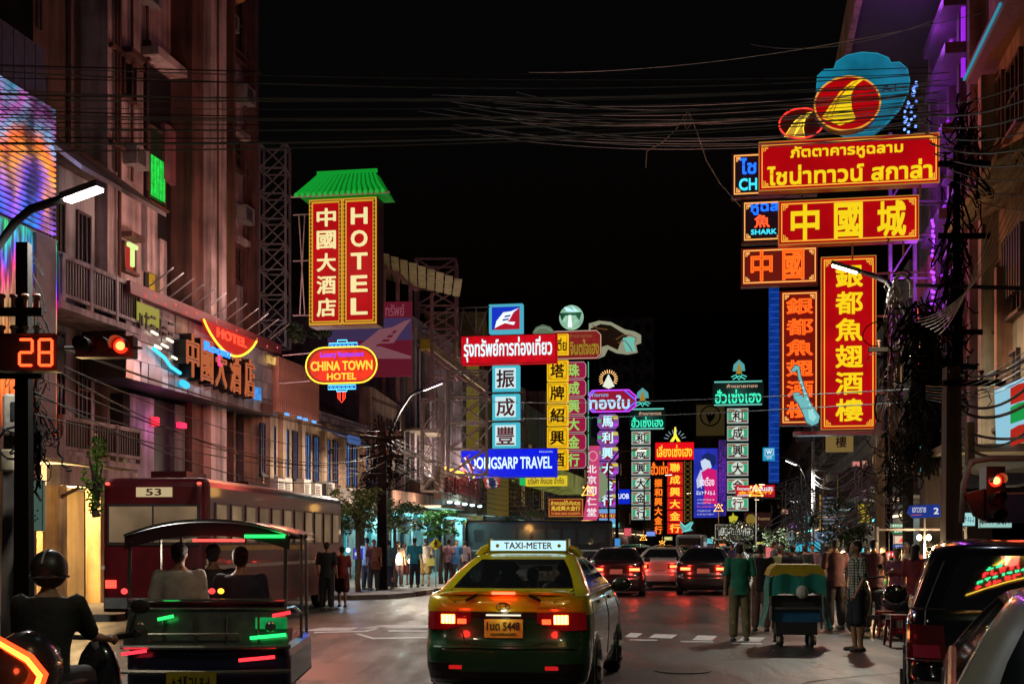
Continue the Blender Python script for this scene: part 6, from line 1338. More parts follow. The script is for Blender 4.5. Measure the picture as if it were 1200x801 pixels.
# van in the centre distance
t = thing('van', 'blue grey box van far up the street below the pale blue sign', 'van', (XG(808, 88), 88, 0), -radians(12)); m = MB(); rbox(m, .95, 4.6, .4, 2.2, .2); m.build('body', paint((.18, .22, .32), .35, .2, .1, coat=.6), t)
MB().box(-.75, .75, -.03, 0, 1.3, 1.95).build('rear_window', DGL, t)
for sd in (1, -1): MB().box(sd * .8 - .09, sd * .8 + .09, -.04, 0, .8, 1.1).build('tail_light', emit((1, .08, .03), 3, True), t); wheel(t, sd * .85, .9, .33, .2, sd); wheel(t, sd * .85, 3.7, .33, .2, sd)
# ---- tuk-tuk in front of the bus
t = thing('tuk_tuk', 'green and chrome tuk-tuk with passengers under its arched roof', 'tuk-tuk', (XG(243, 11.6), 11.6, 0), radians(3))
NAVY = paint((.01, .015, .06), .3, 0, .1, coat=1); CRM = paint((.45, .45, .42), .2, .9, .1)
rows = []
for y in (0, .1, 1.2, 2.2, 2.5): rows.append([(.74 * x, y, 1.74 + (.13 if y < 2.3 else .06) * (1 - abs(x) ** 2.2) - (.03 if y == 0 else 0)) for x in [k / 8 - 1 for k in range(17)]])
rf = MB().grid(rows); rf.grid([[(a, b, c - .05) for a, b, c in r] for r in rows]); rf.grid([rows[0], [(a, b - .01, c - .12) for a, b, c in rows[0]]]); ro = rf.build('roof', paint((.05, .012, .015), .35, 0, .2, coat=.5), t, smooth=True)
MB().tube([(x * .74, -.02, 1.72 + .14 * (1 - abs(x) ** 2.2)) for x in [k / 8 - 1 for k in range(17)]], .014, 6).build('roof_edge', CRM, ro)
MB().box(-.12, .34, -.06, -.03, 1.665, 1.69).build('red_light_bar', emit((1, .06, .05), 2.5, True), ro); MB().box(.34, .70, -.05, -.02, 1.70, 1.73).build('green_light_bar', emit((.02, .8, .12), 2.2, True), ro)
for x in (-.7, .7):
    MB().tube([(x, .02, .7), (x, .0, 1.2), (x, .05, 1.74)], .018, 6).build('post', CRM, t); MB().tube([(x, 1.3, .5), (x, 1.3, 1.75)], .016, 6).build('post', CRM, t); MB().tube([(x, 0, 1.06), (x, .7, 1.04), (x, 1.3, .95)], .014, 6).build('side_rail', CRM, t)
MB().tube([(-.7, -.02, 1.14), (.7, -.02, 1.14)], .014).tube([(-.7, -.02, 1.06), (.7, -.02, 1.06)], .012).build('back_rail', CRM, t)
bk = MB(); bk.add([(-.7, 0, 1.05), (.7, 0, 1.05), (.74, -.06, .72), (-.74, -.06, .72)], [(3, 2, 1, 0)]).build('back_panel', paint((.24, .26, .22), .25, .6, .5, 4, coat=.5), t)
for i in range(5): MB().box(-.66 + i * .28, -.64 + i * .28, -.075, -.03, .74, 1.0).build('panel_rib', CRM, t)
MB().box(.44, .72, -.06, -.02, .88, .98).build('green_panel', emit((.01, .35, .08), .8, False, .5, 5), t)
lo = MB(); rbox(lo, .74, 2.0, .36, .74, .12); lo.build('lower_body', NAVY, t); MB().tube([(-.76, -.07, .72), (0, -.1, .715), (.76, -.07, .72)], .02, 6).build('chrome_rim', CRM, t); MB().tube([(-.76, -.07, .5), (0, -.1, .49), (.76, -.07, .5)], .022, 6).build('chrome_bumper', CRM, t)
for a, b, z, nm, e in ((.30, .62, .60, 'red', (1, .03, .04)), (-.74, -.52, .66, 'red', (1, .03, .05)), (-.98, -.74, .62, 'red', (1, .03, .05)), (.4, .72, .80, 'green', (.02, .8, .15)), (-.42, -.28, .97, 'green', (.02, .7, .12)), (.6, .76, 1.0, 'red', (1, .03, .04))):
    if a < -.75: continue
    MB().bar((a, -.11, z), (b, -.11, z + .03), .02, .03).build(nm + '_light', emit(e, 2.2, True), t)
for x, e in ((.05, (1, .03, .03)), (.13, (1, .4, .03)), (-.73, (1, .04, .04))): MB().ell((x + .0, -.05, 1.22), .03, .015, .026, 10, 6).build('round_lamp', emit(e, 3), t)
pl = MB().box(-.34, .1, -.13, -.10, .34, .5).build('number_plate', paint((.4, .3, .02), .5, 0, .3), t); text('~7', -.12, .42, .34, .09, -.135, DARK, pl, depth=.01)
for x in (-.35, 0, .35): MB().tube([(x, .035, .87), (x, .03, 1.11)], .006, 4).build('seat_seam', DARK, t)
MB().ell((.58, -.1, .9), .05, .02, .05, 12, 6).build('lamp_housing', CRM, t); MB().ell((-.58, -.1, .9), .05, .02, .05, 12, 6).build('lamp_housing', CRM, t)
MB().tube([(-.5, -.09, .78), (-.5, -.13, .84), (.3, -.13, .84), (.3, -.09, .78)], .01).build('rear_grab_rail', CRM, t)
MB().box(-.7, .7, .1, .55, .74, .86).build('seat', paint((.06, .01, .03), .5), t); MB().box(-.68, .68, .04, .12, .86, 1.12).build('seat_back', paint((.10, .01, .04), .5), t)
for sd in (1, -1): wheel(t, sd * .62, .45, .27, .16, sd, CRM)
wheel(t, 0, 2.35, .27, .14, 1, CRM); MB().tube([(0, 2.35, .3), (0, 2.2, .8), (0, 2.0, 1.15)], .025).tube([(-.3, 1.9, 1.15), (.3, 1.9, 1.15)], .02).build('handlebar', CRM, t)
ws = MB().box(-.6, .6, 2.1, 2.12, 1.15, 1.68).build('windshield', glass_mat((.1, .12, .12), .25, .6), t); MB().box(-.7, .7, 1.0, 2.3, .3, .36).build('floor', DARK, t)
for x in (-.66, .66): MB().bar((x, 2.2, .35), (x, 2.1, 1.74), .03).build('post', CRM, t)
lamp((0, .5, 1.55), 6, (1, .85, .7), t, .1)
# ---- motorbike lower left with bright chevron tail light
def scooter(label, loc, rz, col, group=None, tail=False):
    t = thing('motor_scooter', label, 'scooter', loc, rz, group); B = paint(col, .2, 0, .05, coat=1)
    for y in (.1, 1.3): wheel(t, 0, y, .25, .1, 1)
    m = MB(); m.ell((0, .25, .62), .16, .42, .16, 14, 8); m.build('rear_cowl', B, t, smooth=True); MB().ell((0, .42, .78), .15, .38, .06, 14, 8).build('seat', DARK, t, smooth=True)
    MB().bar((0, .5, .35), (0, 1.0, .32), .26, .08).build('footboard', DARK, t); MB().ell((0, 1.1, .65), .17, .1, .36, 12, 8).build('front_shield', B, t, smooth=True)
    MB().tube([(0, 1.3, .25), (0, 1.18, .7), (0, 1.05, 1.0)], .03).build('fork', CHROME, t); MB().tube([(-.33, .92, 1.05), (-.15, 1.05, 1.02), (.15, 1.05, 1.02), (.33, .92, 1.05)], .02).build('handlebar', DARK, t)
    for sd in (1, -1): k = MB().tube([(sd * .25, 1.0, 1.03), (sd * .3, 1.02, 1.2)], .008).ell((sd * .32, 1.02, 1.23), .07, .015, .05, 10, 6); k.build('mirror', DARK, t)
    MB().box(-.1, .1, -.22, -.2, .45, .62).build('number_plate', paint((.5, .5, .48), .5), t); MB().box(-.02, .02, -.2, .1, .5, .56).build('mudguard', DARK, t)
    if not tail: MB().ell((0, -.16, .68), .09, .04, .04, 10, 6).build('tail_light', emit((.8, .03, .02), 1.2), t)
    return t
sc = scooter('scooter at lower left with a bright orange chevron tail light', (XG(30, 7.6), 7.6, 0), radians(-4), (.02, .02, .025), None, True)
pts = [(-.08, -.24, 1.11), (.14, -.25, .99), (.215, -.25, .90), (.18, -.25, .80), (.06, -.24, .70)]
MB().tube([(x, y, z - 0) for x, y, z in pts], [.028, .034, .036, .034, .03], 8).build('tail_light', emit((1, .045, .008), 4, True), sc); MB().tube([(x, y - .03, z) for x, y, z in pts], [.012, .016, .018, .016, .012], 6).build('tail_light_core', emit((1, .3, .03), 5), sc)
lamp((.1, -.6, .9), 4, (1, .1, .03), sc, .08); MB().ell((.02, -.02, .92), .2, .25, .22, 14, 9).build('top_box', paint((.03, .03, .035), .25, coat=1), sc, smooth=True)
# ---- street cart on the right
t = thing('street_cart', 'street cart with yellow roof and flared teal tarpaulin sides', 'cart', (XG(934, 20.2), 20.2, 0), -radians(6))
k = .0135
TEAL = paint((.01, .22, .17), .5, 0, .3, 5, .4); YC = paint((.5, .36, .02), .5, 0, .3, 4)
rows = [[(x, 0 - .02, z) for x, z in ((-.44, 1.13), (-.40, 1.24), (-.32, 1.31), (.32, 1.31), (.40, 1.24), (.44, 1.13))], [(x, .8, z) for x, z in ((-.44, 1.13), (-.40, 1.24), (-.32, 1.31), (.32, 1.31), (.40, 1.24), (.44, 1.13))]]
m = MB().grid(rows); m.add(rows[0], [tuple(range(6))]); m.build('roof', YC, t)
for sd in (1, -1):
    rows = [[(sd * (.42 + .1 * q ** 1.6 + .015 * sin(q * 9 + y * 7)), y, 1.14 - q * .84) for y in (-.06, .15, .4, .6, .8)] for q in [i / 8 for i in range(9)]]
    MB().grid(rows).build('tarpaulin_side', TEAL, t, smooth=True); MB().tube([(sd * .38, .0, .3), (sd * .36, 0, 1.15)], .016).build('post', DARK, t)
MB().grid([[(x * .44, -.05 - .02 * sin(x * 8), 1.14 - q * .3 - .03 * sin(x * 6 + 1)) for x in [i / 6 - 1 for i in range(13)]] for q in (0, .5, 1)]).build('tarpaulin_valance', TEAL, t, smooth=True)
MB().box(-.36, .36, .05, .75, .4, .62).build('blue_box', paint((.02, .12, .25), .35, 0, .3, 5), t); MB().box(-.38, .38, 0, .04, .60, .64).build('shelf', CRM, t); MB().box(-.36, .36, .04, .7, .64, .82).build('dark_interior', DARK, t)
MB().box(-.32, .32, .02, .7, .2, .4).build('under_tray', DARK, t)
for sd in (1, -1): wheel(t, sd * .24, .1, .11, .05, sd); wheel(t, sd * .24, .66, .11, .05, sd)
m = MB(); m.ell((.07, -.1, .88), .1, .07, .11, 10, 8); o = m.build('white_plastic_bag', paint((.5, .48, .42), .6, 0, .3, 9), None, t.location); o.rotation_euler = t.rotation_euler; tag(o, 'knotted white plastic bag hanging at the back of the teal cart', 'bag')
scooter('dark scooter parked between the standing man and the stools', (XG(1062, 22), 22, 0), radians(25), (.02, .02, .025)); scooter('dark scooter behind the teal cart and the standing man', (XG(985, 26), 26, 0), radians(-30), (.03, .01, .012))
# ---------------------------------------------------------------- PEOPLE
SKIN = paint((.36, .19, .11), .5, 0, .1, 12); HAIR = paint((.014, .010, .009), .5, 0, .5, 45, 1.0)
def cloth(c, r=.8): return paint(c, r, 0, .45, 5.5, 1.0)
def checked(c0, c1, sc):
    m, t, b = _new('checked_cloth'); tc = t.nodes.new('ShaderNodeTexCoord'); sp = t.nodes.new('ShaderNodeSeparateXYZ'); t.links.new(tc.outputs['Object'], sp.inputs[0]); prev = None
    for ax in (0, 1, 2):
        mu = t.nodes.new('ShaderNodeMath'); mu.operation = 'MULTIPLY'; mu.inputs[1].default_value = sc; t.links.new(sp.outputs[ax], mu.inputs[0])
        fr_ = t.nodes.new('ShaderNodeMath'); fr_.operation = 'FRACT'; t.links.new(mu.outputs[0], fr_.inputs[0]); gt = t.nodes.new('ShaderNodeMath'); gt.operation = 'GREATER_THAN'; gt.inputs[1].default_value = .68; t.links.new(fr_.outputs[0], gt.inputs[0])
        if prev: mx = t.nodes.new('ShaderNodeMath'); mx.operation = 'MAXIMUM'; t.links.new(prev, mx.inputs[0]); t.links.new(gt.outputs[0], mx.inputs[1]); prev = mx.outputs[0]
        else: prev = gt.outputs[0]
    mix = t.nodes.new('ShaderNodeMix'); mix.data_type = 'RGBA'; mix.inputs[6].default_value = (*c0, 1); mix.inputs[7].default_value = (*c1, 1); t.links.new(prev, mix.inputs[0]); t.links.new(mix.outputs[2], b.inputs['Base Color']); b.inputs['Roughness'].default_value = .85
    return m
def limb(m, pts, rs, n=10):
    """smooth tapered limb with round ends"""
    P_ = [Vector(p) for p in pts]; out = []; ro = []
    for i in range(len(P_) - 1):
        for k in range(4): t = k / 4; out.append(P_[i].lerp(P_[i + 1], t)); ro.append(rs[i] + (rs[i + 1] - rs[i]) * t)
    out.append(P_[-1]); ro.append(rs[-1]); m.tube(out, ro, n); m.ell(P_[0], rs[0], None, None, n, 6); m.ell(P_[-1], rs[-1], None, None, n, 6)
    for p, r in list(zip(P_, rs))[1:-1]: m.ell(p, r, None, None, n, 6)
def person(label, loc, face=0, h=1.7, top=None, bottom=None, pose='stand', fine=False, female=False, shorts=False, skirt=False, arms=None, group=None, sit=False, longhair=False, cat='person', lean=0, hand_side=None):
    """faces local -y; face is the heading in degrees"""
    g = h / 1.7; t = thing('person', label, cat, loc, radians(face), group); sw = .185 if not female else .165
    vox = .011 if fine else .024
    b = MB()
    def torso(m, zz, e):
        rows = []
        for z, rx, ry, f_ in zz: rows.append([((rx + e) * cos(a * pi / 9), ln * f_ + (ry + e) * sin(a * pi / 9), z) for a in range(18)])
        m.grid(rows, True); m.add(rows[0], [tuple(range(18))[::-1]]); m.add(rows[-1], [tuple(range(18))])
    hipz = .90 if not sit else .50
    dz = hipz - .90; sz = 1.40 + dz; ln = lean
    neck = (0, ln, 1.46 + dz)
    TR = [(.86, .15, .105, 0), (.93, .158, .11, .05), (1.02, .142, .10, .3), (1.12, .138, .098, .5), (1.24, .155, .105, .8), (1.34, sw - .01, .105, 1), (1.40, sw - .02, .09, 1), (1.445, .10, .07, 1), (1.47, .06, .055, 1)]; TR = [(z + dz, a, c_, f_) for z, a, c_, f_ in TR]; torso(b, TR, 0)
    limb(b, [(0, ln, 1.40 + dz), (0, ln - .015, 1.53 + dz)], [.055, .05])
    hc = (0, ln - .025, 1.60 + dz); b.ell((hc[0], hc[1] + .012, hc[2] + .012), .072, .088, .092, 16, 12); b.ell((hc[0], hc[1] - .035, hc[2] - .045), .05, .05, .06, 12, 8)
    b.ell((0, hc[1] - .086, hc[2] - .012), .011, .02, .02, 8, 6); b.ell((0, hc[1] - .075, hc[2] - .05), .024, .012, .012, 8, 6)
    for sd in (1, -1): b.ell((sd * .074, hc[1] + .01, hc[2] - .005), .01, .02, .03, 8, 6)
    legs = []
    for sd in (1, -1):
        if sit: L = [(sd * .09, 0, hipz), (sd * .12, -.40, hipz + .0), (sd * .12, -.42, .09)]
        elif pose == 'walk': L = [(sd * .09, 0, hipz), (sd * .09, -.06 - .10 * sd, .49), (sd * .09, -.02 - .22 * sd, .09)]
        else: L = [(sd * .09, 0, hipz), (sd * .105, -.015, .49), (sd * .115, .02, .085)]
        limb(b, L, [.088, .056, .038]); legs.append(L); a = L[2]
        b.ell((a[0], a[1] + .01, .32 if not sit else .3), .052, .055, .11, 10, 8)
        limb(b, [(a[0], a[1] + .02, .045), (a[0] + sd * .01, a[1] - .14, .03)], [.042, .032])
    arms = arms or [[(sw + .01, ln, sz), (sw + .06, ln + .03, 1.13 + dz), (sw + .07, ln - .04, .88 + dz)], [(-sw - .01, ln, sz), (-sw - .06, ln + .03, 1.13 + dz), (-sw - .07, ln - .04, .88 + dz)]]
    fb = MB()
    for A in arms:
        limb(b, A, [.048, .038, .026]); w = Vector(A[2]); d = (w - Vector(A[1])).normalized(); c = w + d * .05; b.ell(c, .035, .024 if abs(d.z) > .5 else .035, .045, 10, 6)
        sgn = 1 if w.x >= 0 else -1
        if fine:
            for i, (o, l) in enumerate(((-.03, .06), (-.01, .072), (.011, .068), (.03, .052))):
                base = c + Vector((0, o, 0)) + d * .03; k1 = base + d * l * .5 + Vector((-sgn * .008, 0, 0)); k2 = base + d * l + Vector((-sgn * .024, 0, 0)); limb(fb, [base, k1, k2], [.0095, .0085, .007], 8)
            limb(fb, [c + Vector((0, -.03, .02)), c + Vector((-sgn * .01, -.055, 0)), c + Vector((-sgn * .015, -.06, -.03))], [.012, .010, .008], 8)
        else:
            for o in (-.028, -.01, .01, .028): base = c + d * .02 + Vector((0, o, 0)); limb(fb, [base, base + d * .05 + Vector((-sgn * .012, 0, 0))], [.009, .007], 6)
            limb(fb, [c + Vector((0, -.03, .01)), c + Vector((-sgn * .01, -.05, -.02)) + d * .01], [.011, .008], 6)
    bo = b.build('body', SKIN, t, smooth=True); r = bo.modifiers.new('r', 'REMESH'); r.mode = 'VOXEL'; r.voxel_size = vox; r.use_smooth_shade = True; sm_ = bo.modifiers.new('s', 'SMOOTH'); sm_.iterations = 3 if fine else 2; sm_.factor = .5
    # fingers join the palm in the same mesh
    n0 = len(b.v); me = bo.data; fb2 = MB(); fb2.v = list(b.v); fb2.f = list(b.f); fb2.add(fb.v, fb.f); nm = bpy.data.meshes.new('body'); nm.from_pydata(fb2.v, [], fb2.f); nm.materials.append(SKIN); bo.data = nm
    bo.scale = (g, g, g)
    def shell(name, build, mat, vx=None):
        m = MB(); build(m); o = m.build(name, mat, t, smooth=True); q = o.modifiers.new('r', 'REMESH'); q.mode = 'VOXEL'; q.voxel_size = vx or (.014 if fine else .026); q.use_smooth_shade = True; q = o.modifiers.new('s', 'SMOOTH'); q.iterations = 3; q.factor = .5; o.scale = (g, g, g); return o
    def shirt(m):
        torso(m, [(.80 + dz, .168, .128, 0)] + TR[:-1], .022)
        for A in arms: p = Vector(A[0]); e = Vector(A[1]); limb(m, [p, p.lerp(e, .85)], [.068, .062], 10)
    shell('shirt', shirt, top or cloth((.3, .3, .3)))
    def trous(m):
        m.ell((0, 0, hipz), .168, .125, .11, 14, 8)
        for L in legs:
            if skirt: limb(m, [L[0], Vector(L[0]).lerp(Vector(L[1]), .95)], [.115, .13], 12); continue
            e = [Vector(L[0]), Vector(L[1]), Vector(L[1]).lerp(Vector(L[2]), .9)]
            if shorts: limb(m, [L[0], Vector(L[0]).lerp(Vector(L[1]), 1.08)], [.105, .092], 12)
            else: limb(m, e, [.108, .088, .078], 12)
    shell('skirt' if skirt else 'shorts' if shorts else 'trousers', trous, bottom or cloth((.03, .03, .04)))
    hm = MB(); hm.ell((0, hc[1] + .028, hc[2] + .034), .081, .090, .083, 16, 10); hm.ell((0, hc[1] + .06, hc[2] - .01), .07, .05, .07, 12, 8)
    if longhair: limb(hm, [(0, hc[1] + .06, hc[2]), (0, hc[1] + .085, hc[2] - .2)], [.07, .06])
    o = hm.build('hair', HAIR, t, smooth=True); o.scale = (g, g, g)
    em = MB(); 
    for sd in (1, -1): em.ell((sd * .028, hc[1] - .073, hc[2] + .004), .010, .008, .006, 8, 6)
    o = em.build('eyes', DARK, t, smooth=True); o.scale = (g, g, g)
    if fine or not sit:
        sh = MB()
        for L in legs: a = L[2]; limb(sh, [(a[0], a[1] + .03, .03), (a[0] + .005, a[1] - .15, .026)], [.05, .042], 10)
        o = sh.build('shoes', paint((.05, .045, .04), .6), t, smooth=True); o.scale = (g, g, g * .9)
    return t
def gx(px, Y): return (XG(px, Y), Y, 0)
SW = .185
# the man standing in profile, facing left
person('man in a pale checked shirt and dark shorts standing in profile facing left', gx(1004, 19.6), -82, 1.68, checked((.50, .50, .42), (.05, .06, .05), 24), cloth((.012, .014, .025)), fine=True, shorts=True,
       arms=[[(SW, .02, 1.40), (SW + .05, .02, 1.13), (SW + .04, -.10, .90)], [(-SW, .02, 1.40), (-SW - .05, .06, 1.13), (-SW - .03, -.05, .88)]])
person('person in a loose green shirt and khaki trousers seen from behind', gx(867, 21.6), 175, 1.64, cloth((.01, .17, .10)), cloth((.16, .13, .06)), fine=True)
person('person in black standing just left of the teal cart', gx(892, 24), 160, 1.62, cloth((.01, .01, .012)), cloth((.16, .08, .06)))
person('person in black behind the yellow cart roof', gx(929, 29), 170, 1.6, cloth((.015, .013, .02)), cloth((.02, .02, .02)))
person('person in a cream top bending behind the cart to its right', gx(965, 27), 100, 1.6, cloth((.32, .27, .24)), cloth((.04, .02, .02)), lean=-.1)
person('broad person in a dark maroon top left of the man in checks', gx(979, 24.5), 190, 1.72, cloth((.09, .025, .03)), cloth((.02, .015, .02)))
person('person in a dark wine jacket just right of the man in checks', gx(1024, 24), 175, 1.72, cloth((.10, .025, .03)), cloth((.03, .02, .03)))
person('woman with a bright lit face holding a phone near the stools', gx(1052, 23), -35, 1.56, cloth((.25, .08, .14)), cloth((.03, .03, .04)), female=True, longhair=True, arms=[[(.16, 0, 1.4), (.2, -.1, 1.18), (.06, -.3, 1.25)], [(-.16, 0, 1.4), (-.2, -.1, 1.18), (-.04, -.3, 1.25)]])
person('woman in a red top turned away behind the stools', gx(1073, 22), 140, 1.62, cloth((.26, .03, .035)), cloth((.02, .02, .03)), female=True, longhair=True)
person('person in a green apron seated beside the food stall', gx(1041, 24.5), 15, 1.55, cloth((.02, .16, .05)), cloth((.02, .02, .02)), sit=True)
person('person in dark red walking behind the stall lights', gx(1090, 25), 200, 1.66, cloth((.12, .02, .02)), cloth((.03, .03, .03)), pose='walk')
# left pavement crowd
for i, (px, Y, tp, bt, hh, lab, sk, fc) in enumerate([
    (383, 31.5, (.01, .012, .012), (.01, .01, .012), 1.66, 'person in black standing in the road beside the bus', False, 170),
    (401, 33, (.22, .02, .02), (.10, .008, .01), 1.55, 'woman in a red dress standing beside the person in black', True, 185),
    (430, 41, (.20, .22, .23), (.04, .04, .05), 1.66, 'person in a pale grey shirt left of the utility pole', False, 150),
    (438, 40.5, (.25, .12, .10), (.03, .03, .04), 1.6, 'person in a dusty pink shirt close to the utility pole', False, 10),
    (455, 42, (.08, .2, .25), (.03, .03, .05), 1.58, 'person in a teal shirt right of the utility pole', False, 200),
    (467, 44, (.3, .2, .16), (.06, .02, .02), 1.55, 'person in a tan shirt between the second tree and the pole', False, 30),
    (486, 43.5, (.03, .35, .42), (.02, .02, .03), 1.68, 'person in a bright turquoise shirt right of the second tree', False, 175),
    (499, 44.5, (.5, .46, .48), (.22, .16, .06), 1.66, 'person in a white shirt beside the bright turquoise shirt', True, 190),
    (474, 46, (.35, .3, .3), (.2, .05, .05), 1.5, 'woman in a pale top behind the second tree trunk', True, 0),
    (526, 48, (.2, .1, .14), (.05, .03, .04), 1.62, 'person in a plum shirt right of the yellow walking sign', False, 160),
    (535, 50, (.03, .14, .32), (.03, .03, .04), 1.6, 'person in a blue shirt at the right end of the teal shops', False, 20),
    (545, 52, (.15, .12, .15), (.03, .03, .04), 1.58, 'person in grey violet near the roof of the taxi', False, 170)]):
    person(lab, (XG(px, Y), Y, .14 if Y > 38 else 0), fc, hh, cloth(tp), cloth(bt), skirt=sk, pose='walk' if i % 3 == 1 else 'stand', female=sk)
# far crowd on the right pavement
for px, Y, z, c, lab in ((441, 40.4, .75, (.15, .05, .03), 'brown shoulder bag on the person by the utility pole'), (505, 44.3, .8, (.45, .4, .1), 'yellow shopping bag held beside the white shirted person'), (533, 47.8, .8, (.02, .1, .3), 'blue carrier bag held right of the yellow walking sign')):
    o = MB().box(-.14, .14, -.05, .05, 0, .26).tube([(-.07, 0, .26), (-.05, 0, .4), (.05, 0, .4), (.07, 0, .26)], .008, 5).build('carrier_bag', cloth(c), None, (XG(px, Y), Y - .1, z + .05)); tag(o, lab, 'bag')
random.seed(21)
desc = [(840, 46, 'maroon', (.1, .02, .03)), (858, 50, 'dark blue', (.02, .04, .1)), (907, 40, 'grey', (.12, .12, .13)), (917, 42, 'brown', (.12, .06, .03)), (943, 36, 'black', (.01, .01, .01)), (952, 38, 'pale pink', (.3, .16, .18)), (914, 33, 'olive', (.08, .09, .03)), (1036, 30, 'dusty orange', (.25, .1, .04)), (1016, 33, 'violet', (.1, .05, .14)), (1062, 28, 'cream', (.35, .3, .22))]
for px, Y, nm, c in desc: person('person in %s seen small between the people and stalls on the right' % nm, gx(px, Y), random.uniform(0, 360), random.uniform(1.52, 1.7), cloth(c), cloth((.03, .03, .035)), group='people far down the right side')
# riders and passengers
def seated(lab, X, Y, Z, face, c, lean=0, arms=None): t = person(lab, (X, Y, Z), face, 1.66, cloth(c), cloth((.02, .02, .03)), sit=True, lean=lean, arms=arms); return t
seated('scooter rider in a dark jacket seen from behind at lower left', XG(46, 7.9), 7.95, .30, 178, (.02, .02, .022), -.10, [[(.185, -.1, 1.0), (.24, -.22, .78), (.26, -.52, .74)], [(-.185, -.1, 1.0), (-.24, -.22, .78), (-.26, -.52, .74)]])
hm = MB().ell((0, 0, 0), .115, .13, .125, 16, 10).build('helmet', paint((.02, .02, .022), .45, 0, 0), None, (XG(46, 7.9), 8.07, 1.49), 0, True); MB().tube([(.118 * cos(a * pi / 12), .133 * sin(a * pi / 12), -.045) for a in range(24)], .007, 5, True).build('rim', CHROME, hm); MB().tube([(0, -.135 * cos(a * pi / 10), .128 * sin(a * pi / 10)) for a in range(1, 10)], .006, 5).build('stripe', paint((.5, .5, .48), .4), hm); tag(hm, 'glossy dark crash helmet on the scooter rider at lower left', 'helmet')
seated('tuk-tuk passenger in a white shirt seated on the left', XG(210, 11.9), 11.9, .38, 180, (.48, .46, .42)); seated('tuk-tuk passenger in a dark violet shirt seated on the right', XG(282, 11.9), 11.9, .34, 180, (.03, .02, .05)); seated('tuk-tuk driver in a dark shirt in front of the passengers', XG(250, 13.4), 13.4, .36, 180, (.04, .03, .03))
seated('taxi driver seated behind the right hand seat of the taxi', XG(625, 15.5), 15.5, .08, 180, (.03, .02, .02))
# stools
for i, (px, Y, nst, lab) in enumerate(((1052, 20.6, 2, 'stack of red plastic stools standing beside the black SUV'), (1038, 22.6, 1, 'single red plastic stool behind the stack of stools'))):
    t = thing('plastic_stool', lab, 'stool', gx(px, Y)); RP = paint((.40, .012, .02), .35, 0, .1)
    for q in range(nst):
        z = q * .05; MB().box(-.15, .15, -.15, .15, .42 + z, .45 + z).build('seat', RP, t)
        for a in (-1, 1):
            for b in (-1, 1): MB().bar((a * .13, b * .13, .42 + z), (a * .17, b * .17, z), .035).build('leg', RP, t)
        MB().box(-.15, .15, -.155, -.14, .2 + z, .24 + z).build('stretcher', RP, t)
# food stall
t = thing('food_stall', 'lit food stall with metal counter and hanging bulbs at right', 'stall', gx(1082, 24), -.2)
MB().box(-.8, .8, 0, .6, .1, .8).build('counter', paint((.35, .35, .36), .3, .8, .2), t); MB().box(-.85, .85, -.05, .65, .8, .84).build('counter_top', CHROME, t)
for x in (-.8, .8): MB().bar((x, .3, .8), (x, .3, 1.95), .04).build('post', STEEL, t)
MB().bar((-.8, .3, 1.9), (.8, .3, 1.9), .04).build('rail', STEEL, t)
BULB = emit((1, .72, .35), 30)
for x, z in ((-.05, 1.75), (.12, 1.75), (.5, 1.3), (-.6, 1.2)): MB().ell((x, .2, z), .045, None, .055, 10, 7).build('bulb', BULB, t); MB().tube([(x, .25, 1.9), (x, .2, z + .05)], .005, 4).build('wire', DARK, t)
lamp((0, 0, 1.5), 170, (1, .68, .35), t, .1); lamp((.4, -.2, 1.1), 40, (1, .72, .4), t, .1)
MB().box(-.5, .1, .1, .45, .84, 1.0).build('food_tray', paint((.4, .1, .03), .5, 0, .5, 20), t); MB().ell((.4, .3, .93), .15, .15, .1, 12, 8).build('pot', CHROME, t)
for i, (px, py, Y, c, pw) in enumerate([(1023, 646, 30, (1, .6, .25), 60), (988, 648, 32, (1, .62, .3), 30), (952, 650, 50, (.6, .95, 1), 60), (967, 642, 52, (.7, .95, 1), 40), (934, 652, 55, (.2, .7, 1), 30), (908, 648, 60, (1, .6, .3), 30), (408, 644, 41, (.2, .5, 1), 40), (466, 656, 44, (.6, 1, 1), 40), (480, 657, 44, (1, .7, .4), 40), (1053, 540, 40, (1, .8, .5), 20), (1108, 528 - 0, 27, (1, .6, .3), 10)]):
    p = P(px, py, Y); t = thing('stall_bulb', 'small bright bulb ' + ['by the red strip sign behind the crowd', 'at the shoulder of the man in checks', 'white, low behind the cart', 'bluish white, above the low crowd', 'blue, behind the cart roof', 'amber, beside the red stall sign', 'blue, left of the first tree', 'white, under the second tree', 'amber, right of the second tree', 'high on the right pole tangle', 'beside the right pole'][i], 'bulb', p)
    MB().ell((0, 0, 0), .06, None, .07, 10, 7).build('bulb', emit(c, 14), t); MB().tube([(0, 0, .06), (0, 0, .35)], .012, 5).build('cord', DARK, t); MB().ell((0, 0, .09), .05, .05, .04, 8, 5).build('socket', DARK, t); lamp((0, -.2, 0), pw, c, t, .1)

